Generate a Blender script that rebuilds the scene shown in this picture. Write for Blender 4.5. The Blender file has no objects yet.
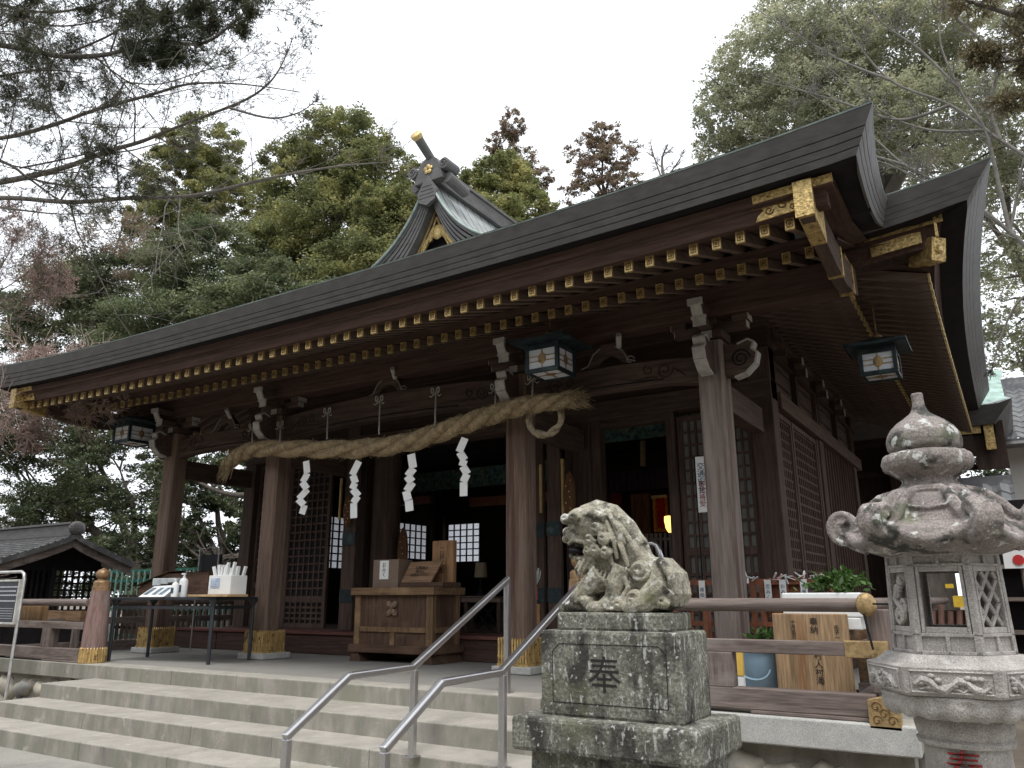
import bpy, bmesh, math, random
import numpy as np
from mathutils import Vector, Matrix, Quaternion
R = math.radians
random.seed(7)
S = bpy.context.scene
COL = S.collection

# ------------------------------------------------------------------ camera
CAM_Z, PITCH, YAW, FPX = 0.87, 15.25, 32.1, 783.0
cd = bpy.data.cameras.new('camera'); cam = bpy.data.objects.new('camera', cd); COL.objects.link(cam)
cam.location = (0, 0, CAM_Z); cam.rotation_euler = (Matrix.Rotation(R(YAW), 3, 'Z') @ Matrix.Rotation(R(90 + PITCH), 3, 'X') @ Matrix.Rotation(R(-.1), 3, 'Z')).to_euler()
cd.sensor_width = 36; cd.lens = 36 * FPX / 1024; cd.clip_start = .05; cd.clip_end = 900
S.camera = cam

# ------------------------------------------------------------------ sky, sun, exposure (overcast)
W = bpy.data.worlds.new('World'); S.world = W; W.use_nodes = True
nt = W.node_tree; nt.nodes.clear()
o_ = nt.nodes.new('ShaderNodeOutputWorld'); b_ = nt.nodes.new('ShaderNodeBackground')
sk = nt.nodes.new('ShaderNodeTexSky'); sk.sky_type = 'NISHITA'; sk.sun_disc = False
sk.sun_elevation = R(66); sk.sun_rotation = R(150); sk.dust_density = 4; sk.air_density = 1.2
hs = nt.nodes.new('ShaderNodeHueSaturation'); hs.inputs['Saturation'].default_value = .12
mx = nt.nodes.new('ShaderNodeMix'); mx.data_type = 'RGBA'; mx.inputs[0].default_value = .82
mx.inputs[7].default_value = (10.3, 10.8, 11.5, 1)
nt.links.new(sk.outputs[0], hs.inputs['Color']); nt.links.new(hs.outputs[0], mx.inputs[6])
nt.links.new(mx.outputs[2], b_.inputs[0]); b_.inputs[1].default_value = .088
nt.links.new(b_.outputs[0], o_.inputs[0])
sd = bpy.data.lights.new('sun', 'SUN'); sd.energy = 1.5; sd.angle = R(18); sd.color = (1, .98, .95)
sun = bpy.data.objects.new('sun', sd); COL.objects.link(sun)
sun.rotation_euler = (R(24), 0, R(35))
S.view_settings.view_transform = 'Standard'; S.view_settings.look = 'None'
S.view_settings.exposure = .88; S.view_settings.gamma = 1; S.view_settings.use_curve_mapping = False
S.render.engine = 'CYCLES'
S.cycles.max_bounces = 6; S.cycles.diffuse_bounces = 3; S.cycles.transparent_max_bounces = 8

_q = cam.rotation_euler.to_matrix()
def at(px, py, Y):
    d = _q @ Vector(((px - 512) / FPX, -(py - 384) / FPX, -1.0))
    t = Y / d.y
    return Vector((d.x * t, Y, CAM_Z + d.z * t))

# ------------------------------------------------------------------ materials
MATS = {}
def nodes(m):
    n = m.node_tree; b = n.nodes['Principled BSDF']; return n, b
def mat(name, col, rough=.7, metal=0, var=.25, scale=6, stretch=(1, 1, 1), bump=.0, bscale=None, col2=None,
        spots=None, spec=.4, fine=None):
    """base colour modulated by noise; optional second colour patches, lichen spots and bump"""
    if name in MATS: return MATS[name]
    m = bpy.data.materials.new(name); m.use_nodes = True; n, b = nodes(m); L = n.links.new
    b.inputs['Roughness'].default_value = rough; b.inputs['Metallic'].default_value = metal
    b.inputs['Specular IOR Level'].default_value = spec
    tc = n.nodes.new('ShaderNodeTexCoord'); mp = n.nodes.new('ShaderNodeMapping')
    mp.inputs['Scale'].default_value = stretch; L(tc.outputs['Object'], mp.inputs[0])
    nz = n.nodes.new('ShaderNodeTexNoise'); nz.inputs['Scale'].default_value = scale
    nz.inputs['Detail'].default_value = 8; nz.inputs['Roughness'].default_value = .65; L(mp.outputs[0], nz.inputs[0])
    rp = n.nodes.new('ShaderNodeValToRGB'); e = rp.color_ramp.elements
    c2 = col2 or tuple(min(1, c * (1 + var)) for c in col)
    c1 = tuple(c * (1 - var) for c in col)
    e[0].position = .34; e[0].color = (*c1, 1); e[1].position = .66; e[1].color = (*c2, 1)
    L(nz.outputs[0], rp.inputs[0]); out = rp.outputs[0]
    if fine:
        f = n.nodes.new('ShaderNodeTexNoise'); f.inputs['Scale'].default_value = fine[0]; f.inputs['Detail'].default_value = 3
        L(mp.outputs[0], f.inputs[0]); fr = n.nodes.new('ShaderNodeValToRGB')
        fr.color_ramp.elements[0].position = .35; fr.color_ramp.elements[1].position = .65
        a = 1 - fine[1]; fr.color_ramp.elements[0].color = (a, a, a, 1); a = 1 + fine[1]; fr.color_ramp.elements[1].color = (a, a, a, 1)
        L(f.outputs[0], fr.inputs[0])
        mm = n.nodes.new('ShaderNodeMix'); mm.data_type = 'RGBA'; mm.blend_type = 'MULTIPLY'; mm.inputs[0].default_value = 1
        L(out, mm.inputs[6]); L(fr.outputs[0], mm.inputs[7]); out = mm.outputs[2]
    for sp in (spots or []):           # (colour, noise scale, threshold, softness)
        s = n.nodes.new('ShaderNodeTexNoise'); s.inputs['Scale'].default_value = sp[1]; s.inputs['Detail'].default_value = 5
        s.inputs['Roughness'].default_value = .62
        ml = n.nodes.new('ShaderNodeMapping'); ml.inputs['Location'].default_value = (sp[1] * 1.3, 3.1, sp[2] * 7); L(tc.outputs['Object'], ml.inputs[0])
        if len(sp) > 4: ml.inputs['Scale'].default_value = sp[4]
        fac_v = len(sp) > 5
        L(ml.outputs[0], s.inputs[0])
        r = n.nodes.new('ShaderNodeValToRGB'); r.color_ramp.elements[0].position = sp[2]; r.color_ramp.elements[1].position = sp[2] + sp[3]
        L(s.outputs[0], r.inputs[0])
        mm = n.nodes.new('ShaderNodeMix'); mm.data_type = 'RGBA'; L(out, mm.inputs[6])
        if len(sp) > 5:   # stains on upright faces; they also paint in the risers' shade against the treads
            gn = n.nodes.new('ShaderNodeNewGeometry'); sx = n.nodes.new('ShaderNodeSeparateXYZ'); L(gn.outputs['Normal'], sx.inputs[0]); ab = n.nodes.new('ShaderNodeMath'); ab.operation = 'ABSOLUTE'; L(sx.outputs[2], ab.inputs[0])
            iv = n.nodes.new('ShaderNodeMath'); iv.operation = 'SUBTRACT'; iv.inputs[0].default_value = 1; L(ab.outputs[0], iv.inputs[1]); ml2 = n.nodes.new('ShaderNodeMath'); ml2.operation = 'MULTIPLY'; L(iv.outputs[0], ml2.inputs[0]); L(r.outputs[0], ml2.inputs[1]); L(ml2.outputs[0], mm.inputs[0])
        else: L(r.outputs[0], mm.inputs[0])
        mm.inputs[7].default_value = (*sp[0], 1); out = mm.outputs[2]
    L(out, b.inputs['Base Color'])
    if bump:
        bn = n.nodes.new('ShaderNodeBump'); bn.inputs['Strength'].default_value = bump; bn.inputs['Distance'].default_value = .01
        s = n.nodes.new('ShaderNodeTexNoise'); s.inputs['Scale'].default_value = bscale or scale * 4; s.inputs['Detail'].default_value = 4
        L(mp.outputs[0], s.inputs[0]); L(s.outputs[0], bn.inputs['Height']); L(bn.outputs[0], b.inputs['Normal'])
    MATS[name] = m
    return m
def wood(name, col, ax, var=.35, rough=.8, spots=None):
    st = {'x': (.06, 1, 1), 'y': (1, .06, 1), 'z': (1, 1, .06)}[ax]
    return mat(name + '_' + ax, col, rough, 0, var, 22, st, .25, 60, fine=(90, .16), spots=spots, spec=.18)
def W3(name, col, **k): return {a: wood(name, col, a, **k) for a in 'xyz'}
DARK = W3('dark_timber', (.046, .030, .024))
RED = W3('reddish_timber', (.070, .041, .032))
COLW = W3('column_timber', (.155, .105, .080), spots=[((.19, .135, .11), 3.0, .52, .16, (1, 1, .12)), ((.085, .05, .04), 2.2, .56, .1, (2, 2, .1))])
GREYW = W3('weathered_timber', (.155, .122, .108), spots=[((.25, .21, .19), 5, .52, .2, (.3, 1, 1))])
BOX = W3('offering_box_timber', (.088, .052, .036), spots=[((.145, .09, .058), 2.2, .52, .2)])
BOXL = W3('worn_box_edge', (.16, .098, .055), spots=[((.28, .18, .10), 3.2, .52, .2)])
TAN = W3('pale_board', (.30, .20, .115), spots=[((.22, .10, .045), 2.6, .55, .1, (1.4, 1, .14)), ((.40, .29, .17), 3.0, .55, .1, (2, 1, .1))])
CAPW = mat('whitened_timber_end', (.36, .34, .31), .8, var=.2, scale=12, bump=.1)
GOLD = mat('aged_gilt_metal', (.58, .43, .19), .42, .75, .35, 38, bump=.9, bscale=75)
GOLDF = mat('engraved_gilt_fitting', (.50, .36, .15), .45, .7, .6, 26, bump=1.0, bscale=45)
BRASS = mat('worn_brass', (.36, .25, .12), .55, .45, .35, 18, bump=.3, bscale=80, spots=[((.18, .12, .06), 14, .55, .1)])
BRONZE = mat('dull_bronze', (.26, .16, .085), .5, .55, .35, 12, bump=.2, spots=[((.34, .24, .12), 8, .5, .2)])
COPPER = mat('dark_copper_sheet', (.108, .102, .099), .5, .1, .22, 5, (1, 1, 3), .12, 20, spots=[((.085, .085, .085), 2.0, .5, .3)])
PATINA = mat('green_copper_patina', (.26, .31, .285), .55, .1, .3, 7, bump=.1, spots=[((.26, .33, .30), 3, .5, .2)])
SLATEC = mat('grey_copper_roofing', (.30, .315, .31), .5, .1, .25, 6, bump=.1, spots=[((.24, .29, .27), 3, .52, .2)])
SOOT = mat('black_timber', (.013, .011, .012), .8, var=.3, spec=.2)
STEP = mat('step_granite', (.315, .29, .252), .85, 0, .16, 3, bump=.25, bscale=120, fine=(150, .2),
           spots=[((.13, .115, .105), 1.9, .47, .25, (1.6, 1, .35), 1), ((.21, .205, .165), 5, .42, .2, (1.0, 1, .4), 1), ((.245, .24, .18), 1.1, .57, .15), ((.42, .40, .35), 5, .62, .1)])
FLOOR = mat('terrace_floor', (.215, .205, .185), .85, 0, .12, 1.2, bump=.15, bscale=90, fine=(110, .1), spots=[((.19, .175, .16), .9, .55, .2)])
GROUND = mat('paved_ground', (.25, .24, .21), .9, 0, .18, .8, bump=.3, bscale=60, fine=(90, .15), spots=[((.2, .19, .17), 1.4, .52, .2)])
EARTH = mat('earth', (.13, .105, .08), .95, 0, .3, 1.5, bump=.4)
GRAN = mat('pale_granite', (.40, .395, .37), .8, 0, .12, 8, bump=.2, bscale=160, fine=(210, .35))
LICH = mat('lichened_stone', (.145, .14, .115), .9, 0, .45, 7, bump=.7, bscale=46, fine=(75, .4),
           spots=[((.038, .036, .031), 5.5, .50, .14, (1.3, 1.3, .5)), ((.125, .13, .08), 2.6, .57, .16), ((.36, .365, .335), 16, .58, .07, (1.6, 1.6, .45)), ((.44, .44, .41), 34, .60, .06)])
LION = mat('carved_lion_stone', (.26, .24, .185), .9, 0, .4, 9, bump=.45, bscale=70, fine=(95, .3),
           spots=[((.055, .052, .04), 8, .52, .10), ((.17, .17, .09), 3.4, .53, .14), ((.46, .45, .41), 15, .575, .07)])
LANT = mat('lantern_granite', (.36, .335, .31), .88, 0, .2, 8, bump=.45, bscale=90, fine=(170, .3),
           spots=[((.24, .215, .195), 3, .53, .16), ((.44, .43, .40), 9, .62, .08)])
LANTR = mat('lantern_roof_stone', (.22, .19, .175), .9, 0, .3, 6, bump=.5, bscale=70, fine=(120, .3),
            spots=[((.05, .048, .042), 7, .515, .09), ((.16, .165, .11), 2.6, .57, .1), ((.46, .46, .43), 15, .585, .05)])
def steel():
    return mat('brushed_steel', (.50, .49, .49), .28, .95, .06, 30)
STEEL = steel()
STRAW = mat('straw_rope', (.27, .20, .115), .95, 0, .35, 14, (1, 1, 1), 1.0, 90, fine=(130, .4))
PAPER = mat('white_paper', (.78, .78, .77), .7, var=.03)
WHITE = mat('white_foam', (.78, .78, .76), .7, var=.04)
BLACK = mat('black_paint', (.022, .023, .027), .45, var=.2)
TABLE = mat('grey_table_steel', (.05, .052, .06), .4, .4, .15)
TEAL = mat('verdigris_lantern_metal', (.022, .034, .038), .5, .4, .3, 10, spots=[((.055, .085, .08), 5, .56, .1)])
GLASS = mat('frosted_lantern_pane', (.58, .60, .64), .35, var=.06, scale=3)
GREEN = mat('green_fence_paint', (.02, .13, .095), .5, var=.3)
PLASTER = mat('white_plaster', (.66, .64, .60), .9, var=.06, scale=1.2)
TILE = mat('grey_roof_tile', (.15, .15, .155), .55, 0, .25, 6, spots=[((.26, .26, .26), 4, .55, .15)])
BLUE = mat('blue_plastic', (.26, .37, .46), .4, var=.1)
YEL = mat('yellow_plastic', (.72, .47, .10), .5, var=.12)
REDM = mat('red_cloth', (.5, .03, .03), .8, var=.2)
ORNG = mat('gold_brocade', (.5, .20, .03), .6, var=.7, scale=30)
PURP = mat('dark_purple_curtain', (.022, .014, .026), .9, var=.3)
TEALP = mat('painted_teal_frieze', (.06, .13, .12), .7, 0, .9, 14, spots=[((.25, .2, .1), 12, .58, .05)])
GREYP = mat('lattice_paper', (.20, .205, .19), .8, var=.15)
RORG = mat('orange_brown_timber', (.25, .09, .045), .7, var=.3)
LATW = W3('lattice_timber', (.095, .062, .050))
INK = mat('ink', (.035, .027, .02), .8, var=.1)
REDINK = mat('red_ink', (.30, .035, .03), .8, var=.2)
BLUEINK = mat('blue_ink', (.03, .09, .16), .8, var=.2)
BARK = mat('bark', (.075, .062, .05), .95, 0, .35, 8, (1, 1, .3), .6, 30)
BARKG = mat('grey_bark', (.145, .125, .108), .9, 0, .25, 8, (1, 1, .4), .4, 30)
RIVER = mat('river_stone', (.40, .36, .29), .75, 0, .3, 2.5, bump=.2, spots=[((.50, .40, .22), 1.5, .55, .1), ((.25, .26, .26), 2, .56, .1)])
CLEAR = mat('pale_clear_plastic', (.55, .58, .58), .2, var=.1)

def leafmat(name, a, b, c, trans=.35):
    m = bpy.data.materials.new(name); m.use_nodes = True; n, p = nodes(m); L = n.links.new
    g = n.nodes.new('ShaderNodeNewGeometry'); r = n.nodes.new('ShaderNodeValToRGB')
    e = r.color_ramp.elements; e[0].color = (*a, 1); e[1].color = (*c, 1); e[0].position = .05; e[1].position = .95
    k = e.new(.5); k.color = (*b, 1)
    tc = n.nodes.new('ShaderNodeTexCoord'); z = n.nodes.new('ShaderNodeTexNoise'); z.inputs['Scale'].default_value = .55; z.inputs['Detail'].default_value = 4
    L(tc.outputs['Object'], z.inputs[0])
    ad = n.nodes.new('ShaderNodeMath'); ad.operation = 'MULTIPLY_ADD'; L(g.outputs['Random Per Island'], ad.inputs[0]); ad.inputs[1].default_value = .45
    m2 = n.nodes.new('ShaderNodeMath'); m2.operation = 'MULTIPLY_ADD'; L(z.outputs[0], m2.inputs[0]); m2.inputs[1].default_value = 1.8; m2.inputs[2].default_value = -.62
    L(m2.outputs[0], ad.inputs[2]); L(ad.outputs[0], r.inputs[0])
    L(r.outputs[0], p.inputs['Base Color']); p.inputs['Roughness'].default_value = .5; p.inputs['Specular IOR Level'].default_value = .35
    t = n.nodes.new('ShaderNodeBsdfTranslucent'); L(r.outputs[0], t.inputs[0])
    mxs = n.nodes.new('ShaderNodeMixShader'); mxs.inputs[0].default_value = trans
    L(p.outputs[0], mxs.inputs[1]); L(t.outputs[0], mxs.inputs[2])
    L(mxs.outputs[0], n.nodes['Material Output'].inputs[0])
    return m
LEAF_CAMPHOR = leafmat('camphor_leaves', (.085, .10, .045), (.19, .205, .08), (.40, .37, .15), .45)
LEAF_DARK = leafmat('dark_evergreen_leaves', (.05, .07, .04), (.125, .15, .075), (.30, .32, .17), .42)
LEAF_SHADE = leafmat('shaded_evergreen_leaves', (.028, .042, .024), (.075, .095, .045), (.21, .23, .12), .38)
LEAF_OLIVE = leafmat('olive_brown_pine', (.07, .062, .03), (.16, .13, .065), (.25, .19, .11), .3)
LEAF_GREY = leafmat('grey_green_leaves', (.19, .205, .13), (.34, .35, .23), (.56, .54, .37), .5)
LEAF_BROWN = leafmat('browned_cedar_leaves', (.11, .088, .065), (.24, .17, .125), (.28, .25, .15), .42)
LEAF_CEDAR = leafmat('cedar_foliage', (.022, .03, .014), (.05, .058, .026), (.10, .095, .045), .2)
BUD = leafmat('reddish_buds', (.26, .17, .14), (.38, .26, .22), (.48, .36, .31), .4)
LEAF_POT = leafmat('sakaki_leaves', (.03, .07, .015), (.07, .14, .03), (.16, .24, .08), .3)

# ------------------------------------------------------------------ mesh builder
class MB:
    def __init__(s): s.v = []; s.f = []
    def add(s, vs, fs):
        o = len(s.v); s.v += [tuple(v) for v in vs]; s.f += [tuple(i + o for i in f) for f in fs]; return s
    def box(s, x0, x1, y0, y1, z0, z1):
        if x0 > x1: x0, x1 = x1, x0
        if y0 > y1: y0, y1 = y1, y0
        if z0 > z1: z0, z1 = z1, z0
        return s.add([(x0, y0, z0), (x1, y0, z0), (x1, y1, z0), (x0, y1, z0), (x0, y0, z1), (x1, y0, z1), (x1, y1, z1), (x0, y1, z1)],
                     [(0, 3, 2, 1), (4, 5, 6, 7), (0, 1, 5, 4), (1, 2, 6, 5), (2, 3, 7, 6), (3, 0, 4, 7)])
    def ob(s, c, ax, ay, az, hx, hy, hz):
        c = Vector(c); ax = Vector(ax).normalized() * hx; ay = Vector(ay).normalized() * hy; az = Vector(az).normalized() * hz
        P = [c + ax * i + ay * j + az * k for k in (-1, 1) for (i, j) in ((-1, -1), (1, -1), (1, 1), (-1, 1))]
        return s.add(P, [(0, 3, 2, 1), (4, 5, 6, 7), (0, 1, 5, 4), (1, 2, 6, 5), (2, 3, 7, 6), (3, 0, 4, 7)])
    def bar(s, a, b, w, h, up=(0, 0, 1)):
        a = Vector(a); b = Vector(b); d = (b - a); L = d.length; d.normalize()
        sx = d.cross(Vector(up));
        if sx.length < 1e-4: sx = d.cross(Vector((1, 0, 0)))
        sx.normalize(); u = sx.cross(d)
        return s.ob((a + b) / 2, d, sx, u, L / 2, w / 2, h / 2)
    def prism(s, pts, ax, a, b):
        n = len(pts)
        def q(p, t): return {'x': (t, p[0], p[1]), 'y': (p[0], t, p[1]), 'z': (p[0], p[1], t)}[ax]
        vs = [q(p, a) for p in pts] + [q(p, b) for p in pts]
        fs = [(i, (i + 1) % n, n + (i + 1) % n, n + i) for i in range(n)] + [tuple(range(n))[::-1], tuple(range(n, 2 * n))]
        return s.add(vs, fs)
    def tube(s, path, rad, n=8, cap=True, flat=1.0):
        path = [Vector(p) for p in path]; m = len(path)
        if not hasattr(rad, '__len__'): rad = [rad] * m
        vs = []; d0 = (path[1] - path[0]).normalized()
        u = d0.cross(Vector((0, 0, 1)));
        if u.length < .01: u = d0.cross(Vector((1, 0, 0)))
        u.normalize()
        for i, p in enumerate(path):
            d = (path[min(i + 1, m - 1)] - path[max(i - 1, 0)])
            if d.length < 1e-9: d = d0
            d.normalize(); u = (u - d * u.dot(d));
            if u.length < 1e-6: u = d.orthogonal()
            u.normalize(); w = d.cross(u)
            for k in range(n):
                a = 2 * math.pi * k / n; vs.append(p + (u * math.cos(a) + w * math.sin(a) * flat) * rad[i])
        fs = [(i * n + k, i * n + (k + 1) % n, (i + 1) * n + (k + 1) % n, (i + 1) * n + k) for i in range(m - 1) for k in range(n)]
        if cap: fs += [tuple(range(n))[::-1], tuple((m - 1) * n + k for k in range(n))]
        return s.add(vs, fs)
    def lathe(s, prof, c, n=24, ang=0, hexa=False, cap=True):
        vs = []
        for (r, z) in prof:
            for k in range(n):
                a = ang + 2 * math.pi * k / n; vs.append((c[0] + r * math.cos(a), c[1] + r * math.sin(a), c[2] + z))
        m = len(prof); fs = [(i * n + k, i * n + (k + 1) % n, (i + 1) * n + (k + 1) % n, (i + 1) * n + k) for i in range(m - 1) for k in range(n)]
        if cap: fs += [tuple(range(n))[::-1], tuple((m - 1) * n + k for k in range(n))]
        return s.add(vs, fs)
    def ell(s, c, r, n=12, m=8, rot=None):
        if not hasattr(r, '__len__'): r = (r, r, r)
        vs = []; c = Vector(c)
        for i in range(m + 1):
            t = math.pi * i / m
            for k in range(n):
                a = 2 * math.pi * k / n
                p = Vector((r[0] * math.sin(t) * math.cos(a), r[1] * math.sin(t) * math.sin(a), r[2] * math.cos(t)))
                if rot: p = rot @ p
                vs.append(c + p)
        fs = [(i * n + k, (i + 1) * n + k, (i + 1) * n + (k + 1) % n, i * n + (k + 1) % n) for i in range(m) for k in range(n)]
        return s.add(vs, fs)
    def grid(s, P, close=False):
        h = len(P); w = len(P[0]); o = [p for row in P for p in row]
        return s.add(o, [(i * w + j, i * w + j + 1, (i + 1) * w + j + 1, (i + 1) * w + j) for i in range(h - 1) for j in range(w - 1)])

ORG = {}
def props(o, label=None, cat=None, group=None, kind=None):
    if label: o['label'] = label
    if cat: o['category'] = cat
    if group: o['group'] = group
    if kind: o['kind'] = kind
    return o
def T(name, loc, label, cat, group=None):
    o = bpy.data.objects.new(name, None); COL.objects.link(o); o.location = loc; o.empty_display_size = .2
    ORG[o.name] = Vector(loc); return props(o, label, cat, group)
def P(name, mb, m, parent=None, smooth=False, bevel=0, label=None, loc=None):
    org = ORG[parent.name] if parent else Vector(loc or (0, 0, 0))
    me = bpy.data.meshes.new(name); me.from_pydata([(v[0] - org[0], v[1] - org[1], v[2] - org[2]) for v in mb.v], [], mb.f)
    me.materials.append(m); me.validate()
    bm = bmesh.new(); bm.from_mesh(me); bmesh.ops.recalc_face_normals(bm, faces=bm.faces); bm.to_mesh(me); bm.free()
    if smooth:
        me.shade_smooth(); me.set_sharp_from_angle(angle=R(40))
    o = bpy.data.objects.new(name, me); COL.objects.link(o)
    if parent: o.parent = parent
    else: o.location = org
    ORG[o.name] = org
    if bevel:
        b = o.modifiers.new('bevel', 'BEVEL'); b.width = bevel; b.segments = 2; b.limit_method = 'ANGLE'; b.angle_limit = R(40)
    if label: o['label'] = label
    return o
def ST(name, mb, m, **k):
    o = P(name, mb, m, None, **k); o['kind'] = 'structure'; return o
def islands(mb):
    n = len(mb.v); par = list(range(n))
    def fd(a):
        while par[a] != a: par[a] = par[par[a]]; a = par[a]
        return a
    for f in mb.f:
        r0 = fd(f[0])
        for i in f[1:]: par[fd(i)] = r0
    out = {}
    for f in mb.f: out.setdefault(fd(f[0]), []).append(f)
    res = []
    for fs in out.values():
        m_ = MB(); mp = {}
        for f in fs:
            for i in f:
                if i not in mp: mp[i] = len(m_.v); m_.v.append(mb.v[i])
            m_.f.append(tuple(mp[i] for i in f))
        res.append(m_)
    return res
def PS(name, mb, m, parent=None, **k):
    """each separate piece becomes a part of its own"""
    o = None
    for q in islands(mb): o = P(name, q, m, parent, **k)
    return o
def carve(o, vox, sm=2, disp=0, dscale=.03):
    r = o.modifiers.new('fuse', 'REMESH'); r.mode = 'VOXEL'; r.voxel_size = vox; r.use_smooth_shade = True
    if sm: k = o.modifiers.new('soften', 'SMOOTH'); k.iterations = sm; k.factor = .5
    if disp:
        t = bpy.data.textures.new('pitting', 'CLOUDS'); t.noise_scale = dscale; t.noise_depth = 3
        d = o.modifiers.new('pitting', 'DISPLACE'); d.texture = t; d.strength = disp; d.mid_level = .5
def copyt(o, parent=None, loc=None, label=None):
    c = o.copy(); COL.objects.link(c); c.parent = parent
    if loc is not None: c.location = loc
    if label: c['label'] = label
    ORG[c.name] = ORG[o.name] + (Vector(loc) - o.location if loc is not None else Vector())
    for ch in list(o.children): copyt(ch, c)
    return c
def text(name, s, size, m, parent, M, depth=.002, spacing=1.0):
    """upright writing turned into a mesh part; M maps local XY (text plane) to the world"""
    cu = bpy.data.curves.new(name, 'FONT'); cu.body = s; cu.size = size; cu.extrude = depth; cu.align_x = 'CENTER'; cu.align_y = 'CENTER'; cu.space_line = spacing
    to = bpy.data.objects.new(name, cu); COL.objects.link(to)
    me = bpy.data.meshes.new_from_object(to.evaluated_get(bpy.context.evaluated_depsgraph_get()))
    bpy.data.objects.remove(to); bpy.data.curves.remove(cu)
    me.materials.clear(); me.materials.append(m)
    me.transform(Matrix.Translation(-ORG[parent.name]) @ M)
    o = bpy.data.objects.new(name, me); COL.objects.link(o); o.parent = parent; ORG[o.name] = ORG[parent.name]
    return o
def face_front(x, y, z): return Matrix.Translation((x, y, z)) @ Matrix.Rotation(R(90), 4, 'X')

# ================================================================== SETTING
CX = -7.5
m = MB(); m.add([(-400, -200, -.684), (400, -200, -.684), (400, 600, -.684), (-400, 600, -.684)], [(0, 1, 2, 3)])
ST('ground', m, EARTH)
m = MB()
for i in range(-13, 3):
    for j in range(-3, 6):
        m.box(i * 1.35 + .006 - .3, i * 1.35 + 1.344 - .3, j * .86 + .006, j * .86 + .854, -.75, -.68 + random.uniform(-.0015, .0015))
ST('paving', m, GROUND, bevel=.006)
# terrace floor and the granite edge course
m = MB(); m.box(-13.8, -.75, 6.82, 21, -.68, -.004)
ST('terrace', m, FLOOR)
m = MB(); x = -13.8
lens = [1.7, 1.45, .95, .62, 1.2, 1.5, 1.35, 1.25, 1.4, 1.1, 1.6]
for L_ in lens:
    x1 = min(x + L_, -.73); m.box(x + .004, x1 - .004, 6.5, 6.82, -.2, 0); x = x1
    if x >= -.73: break
ST('terrace_edge', m, STEP, bevel=.012)
def step(name, y, z, xl, xr, seed):
    rnd = random.Random(seed); mb = MB(); x = xl
    while x < xr - .01:
        w = rnd.uniform(1.1, 1.9); x1 = min(x + w, xr)
        if xr - x1 < .5: x1 = xr
        mb.box(x + .003, x1 - .003, y, y + .72, z - .19, z); x = x1
    ST(name, mb, STEP, bevel=.01)
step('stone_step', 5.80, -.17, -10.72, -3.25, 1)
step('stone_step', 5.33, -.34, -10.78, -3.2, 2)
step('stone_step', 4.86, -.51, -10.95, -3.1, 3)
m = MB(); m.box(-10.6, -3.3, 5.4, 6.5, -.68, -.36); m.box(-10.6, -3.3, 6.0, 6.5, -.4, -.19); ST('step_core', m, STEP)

# foundation walls of river stones, right and left of the steps
def river_wall(name, x0, x1, label, seed, big):
    rnd = random.Random(seed)
    t = T(name, ((x0 + x1) / 2, 6.6, -.68), label, 'wall')
    mb = MB(); mb.box(x0, x1, 6.6, 6.8, -.68, -.205); P('mortar', mb, STEP, t)
    z = -.64
    while z < -.3:
        x = x0 + .1
        while x < x1:
            r = rnd.uniform(.12, .2) * big
            mb = MB(); mb.ell((x, 6.61, z + rnd.uniform(-.02, .05)), (r * rnd.uniform(1.1, 1.35), .12, rnd.uniform(.09, .13) * big), 14, 10, Matrix.Rotation(rnd.uniform(-.35, .35), 3, 'Y'))
            mb.v = [(v[0], v[1], v[2] + .018 * math.sin(v[0] * 31 + z * 9) + .01 * math.sin(v[0] * 57)) for v in mb.v]
            o = P('river_stone', mb, RIVER, t, smooth=True); x += r * 2.1
        z += .19 * big
river_wall('river_stone_wall', -3.2, -.8, 'foundation wall of rounded pale river stones under the terrace edge at right', 3, 1.0)
river_wall('river_stone_wall', -13.7, -10.9, 'foundation wall of dark mossy stones under the terrace edge at far left', 5, 1.25)
m = MB(); m.box(-2.9, -.73, 6.42, 6.5 - .002, -.2, .0)
ST('terrace_kerb', m, GRAN, bevel=.012)


# ================================================================== SHRINE HALL
H = T('shrine_hall', (-7.5, 10.2, 0), 'large dark timber worship hall with sweeping copper roof, gilt rafter ends and open porch', 'shrine hall')
def mir(x): return 2 * CX - x
def rise(x): return .20 * min(1.25, abs(x - CX) / 7.05) ** 3
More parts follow.
